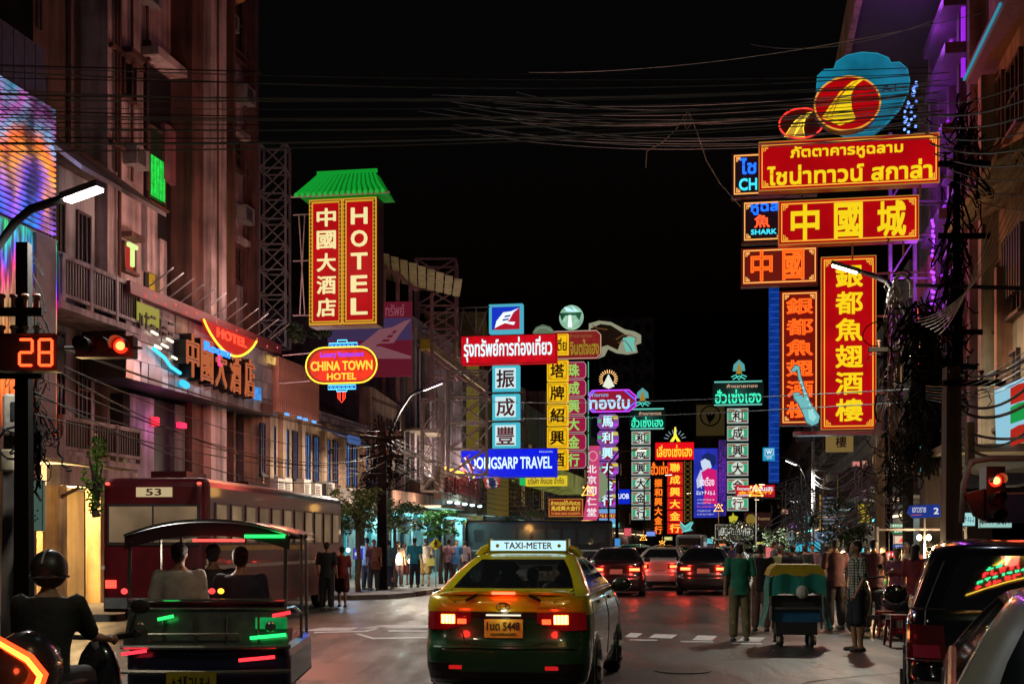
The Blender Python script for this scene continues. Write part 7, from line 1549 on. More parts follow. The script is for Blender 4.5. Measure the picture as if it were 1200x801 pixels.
# ---------------------------------------------------------------- TREES AND PLANTS
def leafmat(c):
    return paint(c, .55, 0, .5, 2.5)
def tree(name, label, loc, trunkh, r, rz_, n, c, leaf=.13, seed=1, group=None, cat='tree'):
    random.seed(seed); t = thing(name, label, cat, loc, 0, group); m = MB(); pts = [(0, 0, 0)]
    for k in range(1, 6): pts.append((random.uniform(-.06, .06), random.uniform(-.06, .06), trunkh * k / 5))
    m.tube(pts, [.09, .08, .07, .065, .06, .055], 8); tops = []
    for k in range(7):
        a = 2 * pi * k / 7 + random.random(); e = (r * .62 * cos(a), r * .62 * sin(a), trunkh + rz_ * random.uniform(.2, 1.1)); mid = (e[0] * .45, e[1] * .45, trunkh + (e[2] - trunkh) * .6); m.tube([pts[-1], mid, e], [.045, .03, .012], 6); tops.append(e)
    m.build('trunk', paint((.09, .07, .05), .9, 0, .4, 8, .3), t, smooth=True)
    cl = [(random.gauss(0, .42), random.gauss(0, .42), random.uniform(-.75, .9)) for _ in range(34)]
    for q in range(3):
        g = MB()
        for k in range(n // 3):
            cx, cy, cz = random.choice(cl); d = Vector((random.gauss(0, 1), random.gauss(0, 1), random.gauss(0, 1))); d.normalize(); d *= random.random() ** .5 * .30
            p = Vector((cx + d.x, cy + d.y, cz + d.z)); L = p.length
            if L > 1.1: p *= 1.1 / L
            p = Vector((p.x * r, p.y * r, trunkh + rz_ * .55 + p.z * rz_)); a = Vector((random.gauss(0, 1), random.gauss(0, 1), random.gauss(0, .6))).normalized() * leaf * random.uniform(.6, 1.2); b = a.orthogonal().normalized() * leaf * .45
            b.rotate(Matrix.Rotation(random.random() * 6.28, 3, a)); g.add([p - a * .5, p + b * .5, p + a * .6, p - b * .5], [(0, 1, 2, 3)])
        kind(g.build('leaves', leafmat([(c[0] * f_, c[1] * f_, c[2] * f_) for f_ in (.8, 1.4, 2.2)][q]), t), 'stuff')
    return t
tree('street_tree', 'round clipped street tree left of the utility pole', (XG(420, 39.5), 39.5, .14), 2.1, 1.0, .75, 2600, (.05, .10, .03), seed=1)
tree('street_tree', 'round clipped street tree just right of the utility pole', (XG(462, 43), 43, .14), 2.0, 1.25, .6, 2600, (.05, .09, .02), seed=2)
tree('street_tree', 'small bright green street tree above the yellow walking sign', (XG(517, 47), 47, .14), 1.9, .85, .5, 1800, (.04, .16, .04), seed=3)
tree('street_tree', 'dark leafy tree beside the yellow shop window on the right', (XG(993, 46), 46, .14), 1.7, 1.2, .9, 3000, (.04, .07, .02), seed=4)
tree('street_tree', 'small tree far right pavement above the low stalls', (XG(913, 62), 62, .14), 1.2, 1.3, .6, 1500, (.08, .12, .05), seed=5)
tree('street_tree', 'small dark tree behind the person in green', (XG(868, 70), 70, .14), 1.4, 1.6, .8, 1500, (.025, .04, .02), seed=6)
tree('potted_bush', 'little leafy bush on the terrace left of the hotel sign', P(347, 400, 44), .1, .45, .35, 900, (.03, .05, .02), seed=7, cat='bush'); tree('potted_bush', 'little dark bush on the terrace beneath the hotel sign', P(375, 395, 48), .1, .6, .35, 900, (.03, .05, .02), seed=8, cat='bush')
t = tree('hanging_plant', 'bright green climbing plant beside the red bus', P(113, 605, 25.5), .3, .28, .85, 420, (.12, .28, .03), .14, seed=9, cat='plant')

# ---------------------------------------------------------------- LAMPS, SIGNALS, POLES
def street_lamp(label, head, foot, pts, power, col=(1, .95, .85), ln=.55, ang=0, w=.12, cat='street lamp', aim=None, s_=22):
    """head and foot are world points; pts the arm path from the foot up to the head"""
    t = thing('street_lamp', label, cat, foot); o = Vector(foot); m = MB(); P_ = [(0, 0, 0)] + [Vector(p) - o for p in pts] + [Vector(head) - o]
    m.tube(P_, [.08] + [.06] * (len(P_) - 2) + [.045], 8); m.build('arm', paint((.05, .05, .055), .5, .5, .1), t, smooth=True)
    d = (Vector(head) - Vector(pts[-1])).normalized(); h = Vector(head) - o; a = h - d * .1; b = h + d * ln
    MB().bar(a, b, w * 1.6, .09).build('lamp_head', paint((.2, .2, .21), .4, .5, .1), t); lo_ = Vector((0, 0, -.055)); MB().bar(a + lo_ + d * .06, b + lo_ - d * .02, w * 1.3, .045).build('lamp_lens', emit(tuple(col), s_), t)
    c = (a + b) / 2 + Vector((0, 0, -.2)); lamp(c, power, col, t, .15, 165); return t
h1 = P(82, 229, 17); street_lamp('white street lamp on a curved arm, brightest, at upper left', h1, (XG(-22, 17.5), 17.5, 0), [P(-22, 320, 17.5), P(-2, 288, 17.4), P(18, 260, 17.3), P(36, 245, 17.2), P(60, 237, 17.1)], 1700, (1, .96, .86), .5, s_=30)
h2 = P(1002, 316, 29); street_lamp('white street lamp in front of the tall red sign', h2, (XG(1108, 28), 28, .14), [P(1108, 420, 28), P(1075, 390, 28), P(1040, 330, 28.6), P(1022, 322, 28.9)], 1500, (1, .97, .78), .55, s_=20)
h3 = P(498, 455, 46); street_lamp('street lamp on a long bent arm above the utility pole at left', h3, (XG(456, 44), 44, .14), [P(456, 520, 44), P(457, 505, 44), P(468, 483, 45), P(480, 464, 45.5), P(488, 459, 45.8)], 3000, (1, .86, .7), .75, s_=6)
h4 = P(922, 538, 62); street_lamp('small lit street lamp before the grey right hand facades', h4, (XG(945, 60), 60, .14), [P(945, 560, 60), P(938, 545, 61)], 3500, (1, .97, .9), -.8, s_=8)
h5 = P(868, 582, 72); street_lamp('slim amber lamp on a horizontal pole right of the white boxes', h5, (XG(962, 70), 70, .14), [P(962, 584, 70), P(900, 583, 71)], 1600, (1, .85, .55), .5, s_=4)
# two unseen street lamps added outside the frame to light the foreground road
street_lamp('unseen street lamp added to light the road, just right of the view', (2.2, 4, 8.2), (6.4, 3, .14), [(6.4, 3, 7.6), (5.4, 3.3, 8.2)], 330, (.95, 1, .66), .5, s_=20)
street_lamp('unseen street lamp added to light the road, just left of the view', (-6.0, 4.5, 8.2), (-10.5, 5, 0), [(-10.5, 5, 7.4), (-9, 4.8, 8.2)], 120, (1, .85, .62), .5, s_=20)
for i, Y in enumerate((88, 120, 165, 220)):
    X = RD * Y - 9.2; street_lamp('street lamp, %s along the far left kerb' % ['first', 'second', 'third', 'fourth'][i], (X + 2, Y, 8), (X, Y, .14), [(X, Y, 7), (X + .7, Y, 7.9)], 1100, (1, .75, .45), .6, s_=6)
for i, Y in enumerate((95, 140, 190)):
    X = RD * Y + 4.4; street_lamp('street lamp, %s along the far right kerb' % ['first', 'second', 'third'][i], (X - 2, Y, 8), (X, Y, .14), [(X, Y, 7), (X - .7, Y, 7.9)], 1100, (1, .78, .5), .6, s_=6)
# CCTV dome
t = thing('security_camera', 'white dome security camera on a curved arm beside the tall sign', 'security camera', P(1048, 352, 27.5)); WPL = paint((.6, .6, .62), .35, 0, .15, 5)
k = 27.5 / 1500; MB().tube([(0, 0, 14 * k), (1 * k, 0, 24 * k), (7 * k, 0, 31 * k), (14 * k, 0, 29 * k), (20 * k, 0, 20 * k), (20 * k, 0, 4 * k)], .045, 8).build('arm', WPL, t, smooth=True)
m = MB(); rows = [[(r * k * cos(a * pi / 8), r * k * sin(a * pi / 8), z * k) for a in range(16)] for r, z in ((2, 16), (6, 14), (8.5, 6), (9.5, 0), (9.5, -2))]; m.grid(rows, True); m.build('housing', WPL, t, smooth=True); MB().ell((0, 0, -2 * k), 6.5 * k, None, 5 * k, 14, 8).build('dome', DARK, t, smooth=True)
# traffic light left, horizontal, with countdown
LED = emit((1, .045, .01), 6)
t = thing('countdown_display', 'black countdown display showing red 28 at far left', 'countdown display', P(30, 434, 15.5)); k = 15.5 / 1500
MB().box(-36 * k, 37 * k, 0, .25, 0, 42 * k).build('housing', BLACK, t); MB().box(-36 * k, 37 * k, -.08, 0, 41 * k, 42.5 * k).build('hood', BLACK, t)
seg = {'2': 'abged', '8': 'abcdefg'}; sg = {'a': ((-1, 1), (1, 1)), 'b': ((1, 1), (1, 0)), 'c': ((1, 0), (1, -1)), 'd': ((-1, -1), (1, -1)), 'e': ((-1, 0), (-1, -1)), 'f': ((-1, 1), (-1, 0)), 'g': ((-1, 0), (1, 0))}
for ch, cx in (('2', 1), ('8', 24)):
    m = MB(); dm_ = MB()
    for s_ in 'abcdefg':
        (x0, z0), (x1, z1) = sg[s_]; p = Vector((cx + x0 * 7.5, 0, 21 + z0 * 15)); q = Vector((cx + x1 * 7.5, 0, 21 + z1 * 15)); d = (q - p).normalized() * 1.6; p += d; q -= d
        if s_ in seg[ch]:
            for r_ in range(9 if s_ in 'adg' else 9): c = p.lerp(q, r_ / 8.0); m.ell((c.x * k, -.02, c.z * k), .017, .01, .017, 8, 4)
            m.bar((p.x * k, -.008, p.z * k), (q.x * k, -.008, q.z * k), .012, .02)
    m.build('digit', LED, t)
lamp((0, -.6, 21 * k), 5, (1, .06, .02), t, .2)
t = thing('traffic_light', 'horizontal traffic light showing red beside the countdown display', 'traffic light', P(122, 418, 15.8)); k = 15.8 / 1500
MB().box(-34 * k, 34 * k, 0, .2, 0, 25 * k).build('housing', BLACK, t)
for i, x in enumerate((-22, 0, 20)):
    r = 8.5; m = MB(); m.disc((x * k, -.03, 12.5 * k), r * k, .03, 20); ln_ = m.build('lens', [paint((.02, .05, .04), .15), paint((.05, .04, .01), .15), emit((1, .02, .006), 2.6, True)][i], t)
    if i == 2: MB().disc((x * k, -.045, 12.5 * k), 5.2 * k, .012, 16).build('lens_core', emit((1, .3, .08), 3), ln_)
    rows = [[((x + (r + 1) * cos(a)) * k, -.03 - d_ * (.16 + .06 * sin(a)), (12.5 + (r + 1) * sin(a)) * k) for a in [radians(-20 + 220 * j / 14) for j in range(15)]] for d_ in (0, 1)]; MB().grid(rows).build('visor', BLACK, ln_)
MB().tube([(-34 * k - .8, .1, 12 * k), (-34 * k, .1, 12 * k)], .03).build('arm', STEEL, t); MB().tube([(34 * k, .1, 12 * k), (42 * k, .1, 12 * k)], .02).build('arm_end', STEEL, t)
lamp((20 * k, -.5, 12.5 * k), 3, (1, .05, .02), t, .1)
t = thing('traffic_light', 'vertical traffic light showing red near the right edge', 'traffic light', P(1166, 612, 13)); k = 13 / 1500
MB().prism([(-10 * k, 0), (12 * k, 0), (12 * k, 66 * k), (-10 * k, 66 * k)], 0, .2).build('housing', BLACK, t); MB().prism([(-34 * k, 34 * k), (-10 * k, 40 * k), (-10 * k, 2 * k), (-22 * k, 8 * k)], .05, .1).build('backing_board', BLACK, t)
for i, z in enumerate((49, 28, 8)):
    m = MB(); m.disc((0, -.03, z * k), 7 * k, .03, 20); ln_ = m.build('lens', [emit((1, .02, .006), 2.6, True), paint((.05, .04, .01), .15), paint((.02, .05, .04), .15)][i], t)
    if i == 0: MB().disc((0, -.045, z * k), 4.4 * k, .012, 16).build('lens_core', emit((1, .4, .12), 3.5), ln_)
    rows = [[((8 * cos(a)) * k, -.03 - d_ * (.12 + .05 * sin(a)), (z + 8 * sin(a)) * k) for a in [radians(-20 + 220 * j / 14) for j in range(15)]] for d_ in (0, 1)]; MB().grid(rows).build('visor', BLACK, ln_)
MB().tube([(-35 * k, .1, 0), (-33 * k, .1, 45 * k), (-24 * k, .1, 72 * k), (0, .1, 76 * k), (60 * k, .1, 76 * k)], .03, 8).build('arm', STEEL, t, smooth=True); lamp((0, -.6, 49 * k), 2.5, (1, .05, .02), t, .1)
t = thing('signal_box', 'dark blue signal back plate at the right picture edge', 'signal box', P(1190, 612, 13)); MB().box(-10 * k, 24 * k, 0, .15, 0, 34 * k).build('housing', paint((.02, .03, .1), .4), t); MB().tube([(-10 * k, 0, 34 * k), (24 * k, 0, 34 * k)], .012).build('rim', STEEL, t)
# blue street name sign
s = Sign('street_name_sign', 'rounded blue street name sign with the number 2 on a pole', 'street sign', (1063, 591, 1105, 607), 24, 12)
s.poly('plate', [(1066, 592), (1099, 590.5), (1105, 597), (1103, 605), (1070, 607), (1063, 600)], emit((.01, .035, .25), .9), 0, .04); s.txt('เยาวราช', (1069, 594, 1085, 600), emit((.6, .6, .7), .9), -.02, bold=.02); s.txt('2', (1094, 594.5, 1100, 602), emit((.75, .75, .85), .9), -.02, bold=.04); s.tubes('red_line', [[(1068, 603), (1080, 602.5)]], emit((.4, .02, .05), .8), -.02, .5)
s.bracket([(1084, 606, 1084, 655)], 1.0, STEEL, .05)
# pedestrian warning sign on the left
s = Sign('walking_sign', 'yellow diamond warning sign with a black walking figure', 'road sign', (503, 630, 518, 690), 44, 3)
s.poly('plate', [(510.5, 630), (518, 637), (510.5, 644.5), (503, 637)], paint((.85, .65, .02), .5, 0, .1), 0, .03)
s.poly('walking_figure', [(510, 632.6), (511.4, 632.6), (511.6, 634.5), (513, 637), (511.4, 637), (511.8, 639), (513, 641.5), (512, 641.5), (510.4, 639.2), (509, 641.6), (508.2, 641.2), (509.8, 637.6), (508.2, 637.4), (509.4, 635)], BLACK, -.02, -.001)
s.bracket([(510.5, 644, 510.5, 694)], .6, paint((.35, .35, .36), .5, .4), .05)
# flags
for i, (x0, y0, fl) in enumerate(((541, 537, [(0, 0), (8, 5), (14, 20), (11, 27), (4, 16), (-2, 8)]), (566, 560, [(0, 0), (18, 0), (22, 8), (12, 9), (6, 12), (2, 10)]))):
    s = Sign('flag', 'red white and blue striped flag hanging %s' % ('at the left end of the blue travel sign', 'below the blue travel sign')[i], 'flag', (x0, y0, x0 + 20, y0 + 28), 66)
    m = {}; cols = [(.4, .02, .04), (.5, .48, .5), (.02, .03, .2), (.5, .48, .5), (.4, .02, .04)]; w = [0, .17, .33, .67, .83, 1]
    A = [(-2, 8), (0, 12), (4, 17), (9, 27)] if i == 0 else [(0, 0), (1, 5), (2, 9), (6, 13)]; B = [(6, -3), (9, 4), (13, 12), (14, 24)] if i == 0 else [(18, 0), (20, 3), (21, 7), (19, 10)]
    for q in range(5):
        rows = []
        for (ax, ay), (bx, by) in zip(A, B): rows.append([(s.U(x0 + ax + (bx - ax) * v), .15 * sin(v * 9 + ay * .3), s.Z(y0 + ay + (by - ay) * v)) for v in (w[q], (w[q] + w[q + 1]) / 2, w[q + 1])])
        MB().grid(rows).build('stripe', cloth(cols[q]), s.t, smooth=True)
    s.bracket([(x0 - 3, y0 + 9, x0 + 9, y0 - 6)] if i == 0 else [(x0 - 2, y0 - 1, x0 + 20, y0 - 1)], .4)
# utility poles
BLK = paint((.012, .011, .011), .95, 0, .2, spec=.05); POLE = wall_mat((.12, .10, .09))
def pole(label, X, Y, z1, w=.3, mat=None, arms=(), z0=0, name='utility_pole'):
    t = thing(name, label, 'utility pole', (X, Y, z0)); m = MB(); a = w / 2; b = w * .36
    m.add([(-a, -a, 0), (a, -a, 0), (a, a, 0), (-a, a, 0), (-b, -b, z1), (b, -b, z1), (b, b, z1), (-b, b, z1)], [(0, 3, 2, 1), (4, 5, 6, 7), (0, 1, 5, 4), (1, 2, 6, 5), (2, 3, 7, 6), (3, 0, 4, 7)]); m.build('pole', mat or POLE, t)
    for z, x0, x1 in arms:
        c = MB().box(x0, x1, -.2, -.1, z - .05, z + .05).build('cross_arm', BLK, t)
        for q in range(4): x = x0 + (x1 - x0) * (q + .5) / 4; MB().tube([(x, -.15, z + .05), (x, -.15, z + .22)], .03, 6).ell((x, -.15, z + .2), .055, None, .035, 8, 5).build('insulator', paint((.12, .06, .04), .3), c)
    return t
pole('dark utility pole behind the countdown display at far left', XG(28, 16.5), 16.5, 1.66 + 350 * .011, .21, BLK, [(4.6, -.3, .3), (4.2, -.3, .3), (3.8, -.3, .3)])
pole('thick pole beneath the meter boxes at far left', XG(14, 18.5), 18.6, 3.8, .3, POLE)
pole('dark utility pole rising between the left street trees', XG(448, 41), 41, 5.4, .34, BLK, [(5.0, -.7, .7), (4.4, -.7, .7)])
pole('tall concrete utility pole carrying the densest tangle on the right', XG(1090, 26), 26, 6.2, .36, wall_mat((.08, .06, .06)), [(5.9, -.7, 1.0), (5.2, -.6, .9)])
pole('second concrete utility pole right of the tangle', XG(1115, 23), 23, 4.8, .34, wall_mat((.17, .11, .07)), [(4.5, -.2, .9)])
pole('thin dark mast rising above the second concrete pole', XG(1121, 25), 25, 9.4, .14, BLK, [(9.0, -.4, .6), (7.6, -.4, .6)])
pole('slim dark steel pole in front of the right hand shops', XG(1064, 31), 31, 7, .22, BLK, [(6.3, -1, 1)]); pole('dark pole right of the tall red sign', XG(1040, 44), 44, 10, .3, BLK, [(8, -1, 1)])
pole('pale slim pole beside the grey right facades', XG(953, 62), 62, 7.2, .16, wall_mat((.35, .33, .32)), [(6.8, -.8, .8)]); pole('wooden coloured pole right of the dark leafy tree', XG(1031, 40), 40, 5.5, .3, wall_mat((.4, .26, .14)))
pole('faint pole in the centre of the far street', XG(723, 110), 110, 7.5, .3, BLK, [(7, -1, 1)]); pole('faint pole below the yellow name sign', XG(598, 80), 80, 8, .25, wall_mat((.4, .33, .05)))
# boxes on poles
for i, (b, Y, c, lab) in enumerate([((2, 461, 26, 509), 18.2, (.34, .31, .27), 'grey meter cabinet with a dark slot at far left'), ((0, 526, 16, 552), 18.0, (.42, .36, .26), 'cream junction box under the meter cabinet'), ((18, 527, 29, 543), 18.0, (.4, .3, .25), 'small square junction box right of the cream box'), ((22, 610, 36, 637), 18.2, (.3, .27, .24), 'weathered meter box low on the left pole'),
        ((1046, 534, 1058, 556), 33, (.36, .34, .3), 'pale grey cabinet hanging on the slim dark pole'), ((1134, 494, 1143, 545), 22.5, (.4, .34, .24), 'long cream cabinet right of the second concrete pole'), ((922, 622, 930, 632), 55, (.4, .4, .36), 'small pale box above the low stalls')]):
    s = Sign('junction_box', lab, 'junction box', b, Y, 0); w = s.U(b[2]) - s.U(b[0]); o = s.panel('case', b, paint(c, .6, 0, .35, 5), 0, max(.15, w * .5)); md = o.modifiers.new('b', 'BEVEL'); md.width = w * .14; md.segments = 3
    if w > .2: MB().box(s.U(b[0]) + w * .45, s.U(b[0]) + w * .65, -.012, 0, s.Z(b[3]) + (b[3] - b[1]) / s.k * .35, s.Z(b[3]) + (b[3] - b[1]) / s.k * .8).build('slot', DARK, s.t)
# tangles
def tangle(label, cx, cy, Y, w, h, n, seed, r=.012, col=None, depth=.8):
    random.seed(seed); t = MB()
    for i in range(n):
        a = random.uniform(0, 6.28); p = [random.gauss(0, w * .33), random.uniform(-depth, depth) * .5, random.gauss(0, h * .33)]; pts = []; R = random.uniform(.05, .24)
        st = random.random()
        if st > .42:   # a slack loop that leaves the pole and comes back to it
            A = random.choice((-1, 1)) * random.uniform(.06, .36) * w; B = random.uniform(.14, .42) * h * .6; x0 = random.gauss(0, .07 * w); z0 = max(-h * .4, min(h * .5, random.gauss(0, h * .3))); dy = random.uniform(-.3, .3)
            t.tube([(x0 + A * sin(pi * k / 12) ** .7 + random.gauss(0, .01), dy * sin(pi * k / 12), z0 + .25 * B * cos(pi * k / 12) - B * sin(pi * k / 12)) for k in range(13)], r * random.uniform(.5, 1.6), 4); continue
        if st > .30:
            x0 = random.gauss(0, .1 * w); z0 = random.uniform(.1, .5) * h; t.tube([(x0 + random.gauss(0, .02), random.uniform(-.1, 0), z0 - k * h * .09) for k in range(9)], r * random.uniform(.8, 1.8), 4); continue
        if st < .14:
            ax, az, ay = random.uniform(.25, 1), random.uniform(.4, 1.5), random.uniform(-.8, .8)
            for k in range(random.randint(6, 12)): b = a + k * .5; pts.append((p[0] + R * ax * cos(b) * (1 + .03 * k) + random.gauss(0, .012), p[1] + R * ay * cos(b), p[2] + R * az * sin(b) - .01 * k))
        else:
            p[0] = max(-w * .5, min(w * .5, p[0])); p[2] = max(-h * .4, min(h * .5, p[2])); q = [max(-w * .6, min(w * .6, random.gauss(0, w * .4))), p[1] + random.uniform(-.3, .3), p[2] + random.gauss(0, h * .16)]; sag = random.uniform(.08, .3) * h * .5
            for k in range(10): u = k / 9; pts.append((p[0] + (q[0] - p[0]) * u + .03 * sin(k * 2.1 + i), p[1] + (q[1] - p[1]) * u, p[2] + (q[2] - p[2]) * u - sag * 4 * u * (1 - u)))
        t.tube(pts, r * random.uniform(.6, 1.4), 4)
    o = t.build('cable_tangle', col or BLK, None, P(cx, cy, Y)); tag(o, label, 'cable tangle'); kind(o, 'stuff'); return o
tangle('black tangle of looped cables round the left pole', 34, 400, 17.6, .7, 2.4, 45, 1, .010); tangle('black tangle of cables beside the meter cabinet', 42, 520, 17.6, .7, 1.4, 45, 2, .012)
tangle('huge black tangle of cables at the tall right pole', 1083, 450, 25.5, 1.3, 3.0, 300, 3, .017); tangle('brownish loops of cable right of the tall red sign', 1046, 430, 27, .6, 3.0, 50, 4, .012, paint((.13, .07, .05), .6)); tangle('second mass of looped cables on the right poles', 1118, 330, 24.5, .9, 3.4, 90, 5, .014)
tangle('knotted cables lower on the right poles', 1052, 545, 27, 1.2, 1.6, 80, 6, .012); tangle('grey cable loops hanging between the right shops', 1018, 580, 40, 2.6, 2.0, 70, 7, .016, paint((.14, .11, .10), .6)); tangle('cable mass around the left street pole', 450, 535, 41.2, 1.9, 2.0, 110, 8, .013); tangle('cables above the trees on the left pavement', 432, 572, 42, 1.8, 1.0, 35, 9, .012)
tangle('cable loops under the travel signs', 594, 590, 76, 4, 3.5, 60, 10, .03, paint((.10, .09, .08), .6)); tangle('far cables along the right facades', 940, 600, 58, 4, 3.0, 90, 11, .018, paint((.10, .09, .09), .6)); tangle('purple lit cables by the upper right pole', 1135, 170, 25, 1.3, 2.0, 60, 12, .013)
# long overhead cables
def cable(a, b, sag, r=.012, mat=None, label='thin overhead cable strung across the street', group='overhead cables strung across the street', n=18):
    a = Vector(a); b = Vector(b); pts = [a.lerp(b, k / n) - a - Vector((0, 0, sag * 4 * (k / n) * (1 - k / n))) for k in range(n + 1)]
    o = MB().tube(pts, r, 5).build('overhead_cable', mat or CBL, None, a); tag(o, label, 'cable', group); return o
CBL = paint((.17, .24, .30), .35, 0, .1, spec=.8); CBK = paint((.02, .02, .02), .5); random.seed(31)
lys = [78, 82, 86, 92, 108, 111, 116, 122, 128, 132, 137, 142, 146, 150, 156, 163, 171, 183]
for i, y in enumerate(lys):
    Y0 = random.uniform(14, 15.5); Y1 = random.uniform(23, 25.5); yr = 92 + (y - 78) * .5 + random.uniform(-5, 5)
    cable(P(-60, y - 4 + random.uniform(-2, 2), Y0), P(1112 + random.uniform(-30, 10), yr - 12, Y1), random.uniform(.1, .28), random.choice((.006, .008, .010, .018 if i % 4 == 0 else .007)), CBL if i % 3 else CBK, 'overhead cable across the whole street, %s from the top' % ORDS[i])
for i in range(16):
    y0 = 100 + i * 4.5; Y1 = random.uniform(23, 25); cable(P(random.uniform(480, 640), y0 * .7 + 38, 40), P(1085 + random.uniform(-10, 25), y0 - 6, Y1), random.uniform(.1, .6), random.uniform(.006, .012), CBL, 'fine cable fanning left from the upper right pole, %s of sixteen' % ORDS[i], 'fine cables fanning from the upper right pole')
for i, (x0, y0, x1, y1) in enumerate(((1010, 36, 880, 52), (1060, 30, 620, 85))): cable(P(x1, y1, 34), P(x0 + 90, y0 - 14, 24), .3, .008, CBL, 'single high cable against the sky, %s one' % ('upper', 'lower')[i], 'single high cables')
for i in range(9):
    cable(P(1070 + i * 5, 120 + i * 12, 25.6), P(1270, 60 + i * 22, 20), .3, random.uniform(.01, .02), CBK, 'black cable past the purple building, %s from the top' % ORDS[i], 'cables leaving the right poles')
PALE = paint((.4, .27, .2), .5)
for i in range(7): cable(P(1100 - i * 5, 372 - i * 3 + 20, 22.5), P(1190 + i * 14, 150 - i * 10, 17), .5 + .05 * i, .006, PALE, 'pale thin cable sweeping to the right edge, %s from the left' % ORDS[i], 'pale cables sweeping to the upper right')
for i in range(6): cable(P(1085, 452 + i * 3, 25), P(1260, 360 + i * 8, 18), .35, .009, CBL if i % 2 else PALE, 'cable drooping from the right tangle, %s from the top' % ORDS[i], 'cables drooping to the right edge')
for i in range(8): cable(P(1058 - i * 2, 420 + i * 8, 27), P(1010 + i * 3, 560 - i * 6, 38), -.4, .012, paint((.16, .08, .06), .5), 'drooping reddish cable beside the tall red sign, %s from the top' % ORDS[i], 'drooping cables below the tall red sign')
for i in range(8):
    y = 395 + i * 15 + random.uniform(-8, 8); cable(P(40, y * .9 + 30, 17), P(450 + (i % 3), 505 + i * 7.0, 41), random.uniform(.2, 1.1), random.uniform(.008, .014), CBK, 'black cable along the left facades, %s from the top' % ORDS[i], 'cables along the left facades')
for i in range(8): cable(P(450, 508 + i * 5, 41), P(640 + i * 4, 560 + i * 3, 92), .6 + .1 * i, .018, CBK, 'black cable running up the road from the left pole, %s from the top' % ORDS[i], 'cables beyond the left street pole')
cable(P(590, 490, 60), P(1080, 470, 25.4), .1, .012, CBL, 'lower cable crossing before the saxophone sign', 'cables crossing at sign height'); cable(P(560, 470, 60), P(1080, 455, 25.4), .15, .012, CBL, 'upper cable crossing before the saxophone sign', 'cables crossing at sign height')
m = MB().bar((0, 0, 0), P(1215, 338, 21) - P(1075, 334, 25.8), .07).build('cross_bar', BLK, None, P(1075, 334, 25.8)); tag(m, 'dark horizontal steel bar from the tangle to the right edge', 'steel bar')
BN = paint((.03, .025, .025), .8)
for i in range(12): cable(P(1088 + random.uniform(-5, 5), 425 + i * 9, 26), P(1036 + random.uniform(-3, 3), 455 + i * 6, 44), random.uniform(.4, 1.0), random.uniform(.014, .035), BN, 'thick cable between the right hand poles, %s from the top' % ORDS[i], 'thick cables between the right poles')
for i in range(10): cable(P(1036, 458 + i * 6, 44), P(953, 520 + i * 5, 62), random.uniform(.5, 1.2), random.uniform(.014, .03), BN, 'cable from the second to the third right pole, %s from the top' % ORDS[i], 'cables further along the right poles')
for i in range(9): cable(P(1092, 420 + i * 14, 26), P(1230, 400 + i * 26, 18), random.uniform(.3, .8), random.uniform(.014, .03), BN, 'thick cable leaving the right edge, %s from the top' % ORDS[i], 'thick cables toward the right edge')
# hanging loop over the sky
o = P(806, 130, 30); k = 30 / 1500
m = MB().tube([((-49) * k, 0, -66 * k), (-48 * k, 0, -47 * k), (-30 * k, 0, -37 * k), (-14 * k, 0, -22 * k), (0, 0, 0), (4 * k, 0, -16 * k), (-2 * k, 0, -22 * k), (-4 * k, 0, -12 * k), (2 * k, 0, -2 * k), (12 * k, 0, -28 * k), (22 * k, 0, -58 * k), (38 * k, 0, -85 * k), (62 * k, 0, -112 * k)], .012, 5).build('loose_cable', paint((.5, .5, .42), .5), None, o); tag(m, 'loose pale cable looped over the fine cables in the sky', 'cable')
# steel sign frames between facade and big signs
t = thing('sign_scaffold', 'steel frame carrying the big red restaurant signs', 'scaffold', P(1060, 506, 39)); k = 39 / 1500; m = MB()
for x in (-17, 12, 40): m.bar((x * k, 0, 0), (x * k, 0, 350 * k), .1)
for z in range(0, 350, 45): m.bar((-17 * k, 0, z * k), (60 * k, 0, z * k), .06)
for z in range(0, 320, 90): m.bar((-17 * k, .1, z * k), (12 * k, .1, (z + 45) * k), .05)
m.build('frame', STEEL, t)
# alley ladder-like neon ladder
t = thing('neon_ladder', 'grey lit louvre tower with orange edge before the right shops', 'louvre tower', P(972, 624, 66)); k = 66 / 1500
for i in range(9): MB().box(-9 * k, 9 * k, 0, .3, i * 5 * k, (i * 5 + 2) * k).build('slat', emit((.12, .13, .18), .8), t)
MB().box(-10 * k, -9 * k, -.02, .3, 0, 46 * k).build('edge', emit((.4, .2, .03), .8), t)
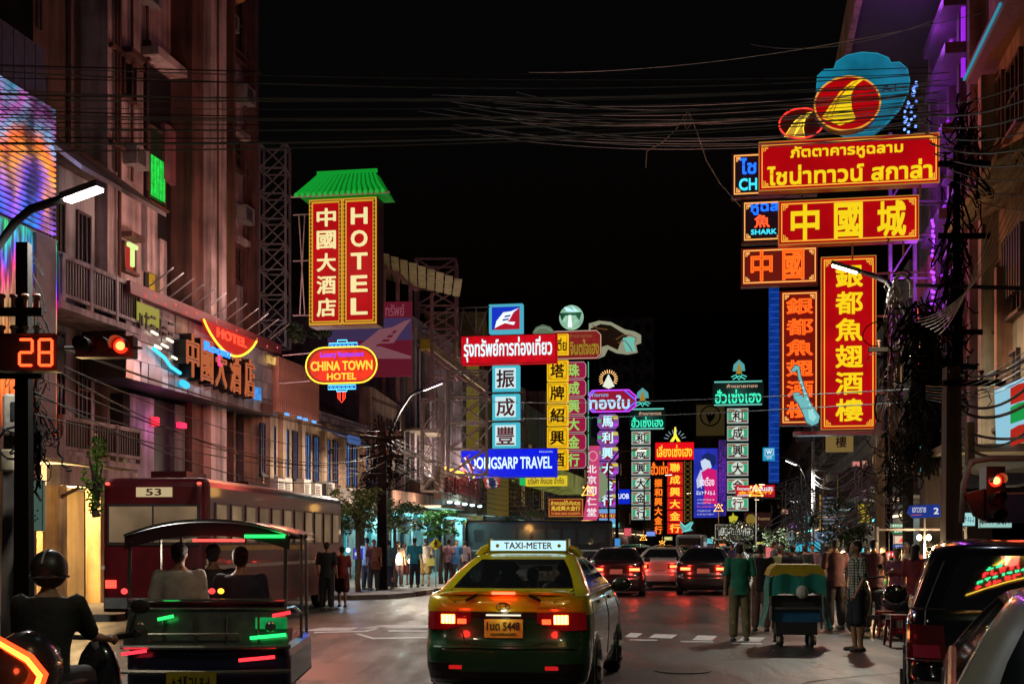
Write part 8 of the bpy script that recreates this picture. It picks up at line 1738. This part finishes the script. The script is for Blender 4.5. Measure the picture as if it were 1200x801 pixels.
# small far signs and stall lights filling the end of the street
for i, (x, y, w, h, c, lab) in enumerate([(706, 622, 12, 7, (.6, .35, .1), 'amber'), (716, 612, 10, 6, (.1, .5, .55), 'turquoise'), (731, 618, 9, 10, (.55, .08, .1), 'red'), (742, 640, 16, 5, (.1, .55, .35), 'green'), (757, 622, 11, 6, (.15, .25, .7), 'blue'), (766, 642, 10, 7, (.7, .55, .35), 'cream'), (786, 640, 9, 6, (.6, .1, .3), 'pink'), (778, 628, 10, 5, (.5, .45, .1), 'mustard'),
    (826, 630, 10, 7, (.1, .45, .5), 'teal'), (842, 636, 9, 8, (.65, .15, .05), 'orange'), (858, 634, 12, 6, (.5, .55, .6), 'grey white'), (873, 624, 9, 7, (.1, .2, .55), 'deep blue'), (886, 634, 10, 8, (.55, .5, .1), 'yellow'), (925, 612, 9, 7, (.3, .1, .45), 'violet'), (942, 604, 8, 10, (.12, .35, .3), 'sea green'), (916, 596, 8, 6, (.5, .2, .12), 'rust')]):
    mini('tiny %s lit sign at the far end of the street, %s' % (lab, 'left half' if x < 800 else 'right half'), (x, y, x + w, y + h), 100 + (i * 37) % 60 if x < 900 else 66 + i, c, '~5' if i % 2 else None, s_=1.2); 
for i, (px, Y, lab) in enumerate(((745, 74, 'left'), (775, 82, 'second from left'), (806, 76, 'third from left'), (838, 72, 'right'))): saloon('car', 'tiny far car with red tail lights, %s of the last four' % lab, (XG(px, Y), Y, 0), radians(-12), (.03, .02, .025), 1, 1, 1, 14, 'cars queuing up the road')
# neon sign hung over the pavement above the viewer: the SUV's rear glass mirrors it
t = thing('neon_sign', 'red and green neon sign overhead, mirrored in the black SUV rear window', 'neon sign', (3.0, 5.5, 10.2))
MB().box(-2.2, 2.2, -.2, 0, 0, 3.6).build('backboard', paint((.02, .01, .01), .6), t)
for st, z, h_, w_, c in (('~7', 2.9, .5, 3.0, (.03, .9, .25)), ('~8', 2.0, .8, 3.4, (1, .02, .02)), ('~11', 1.2, .35, 3.6, (.03, .8, .25)), ('~9', .55, .5, 3.8, (1, .02, .02))): text(st, 0, z, w_, h_, .08, emit(c, 9), t, rz=pi)
MB().tube([(-2.1, .06, .15), (2.1, .06, .15), (2.1, .06, 1.6), (-1.2, .06, 3.4)], .03).build('neon_outline', emit((1, .6, .05), 5), t); MB().bar((0, -.1, 1.8), (4.5, -.1, 1.8), .1).build('bracket', STEEL, t)
lamp((0, .9, 1.5), 35, (1, .2, .15), t, .5)
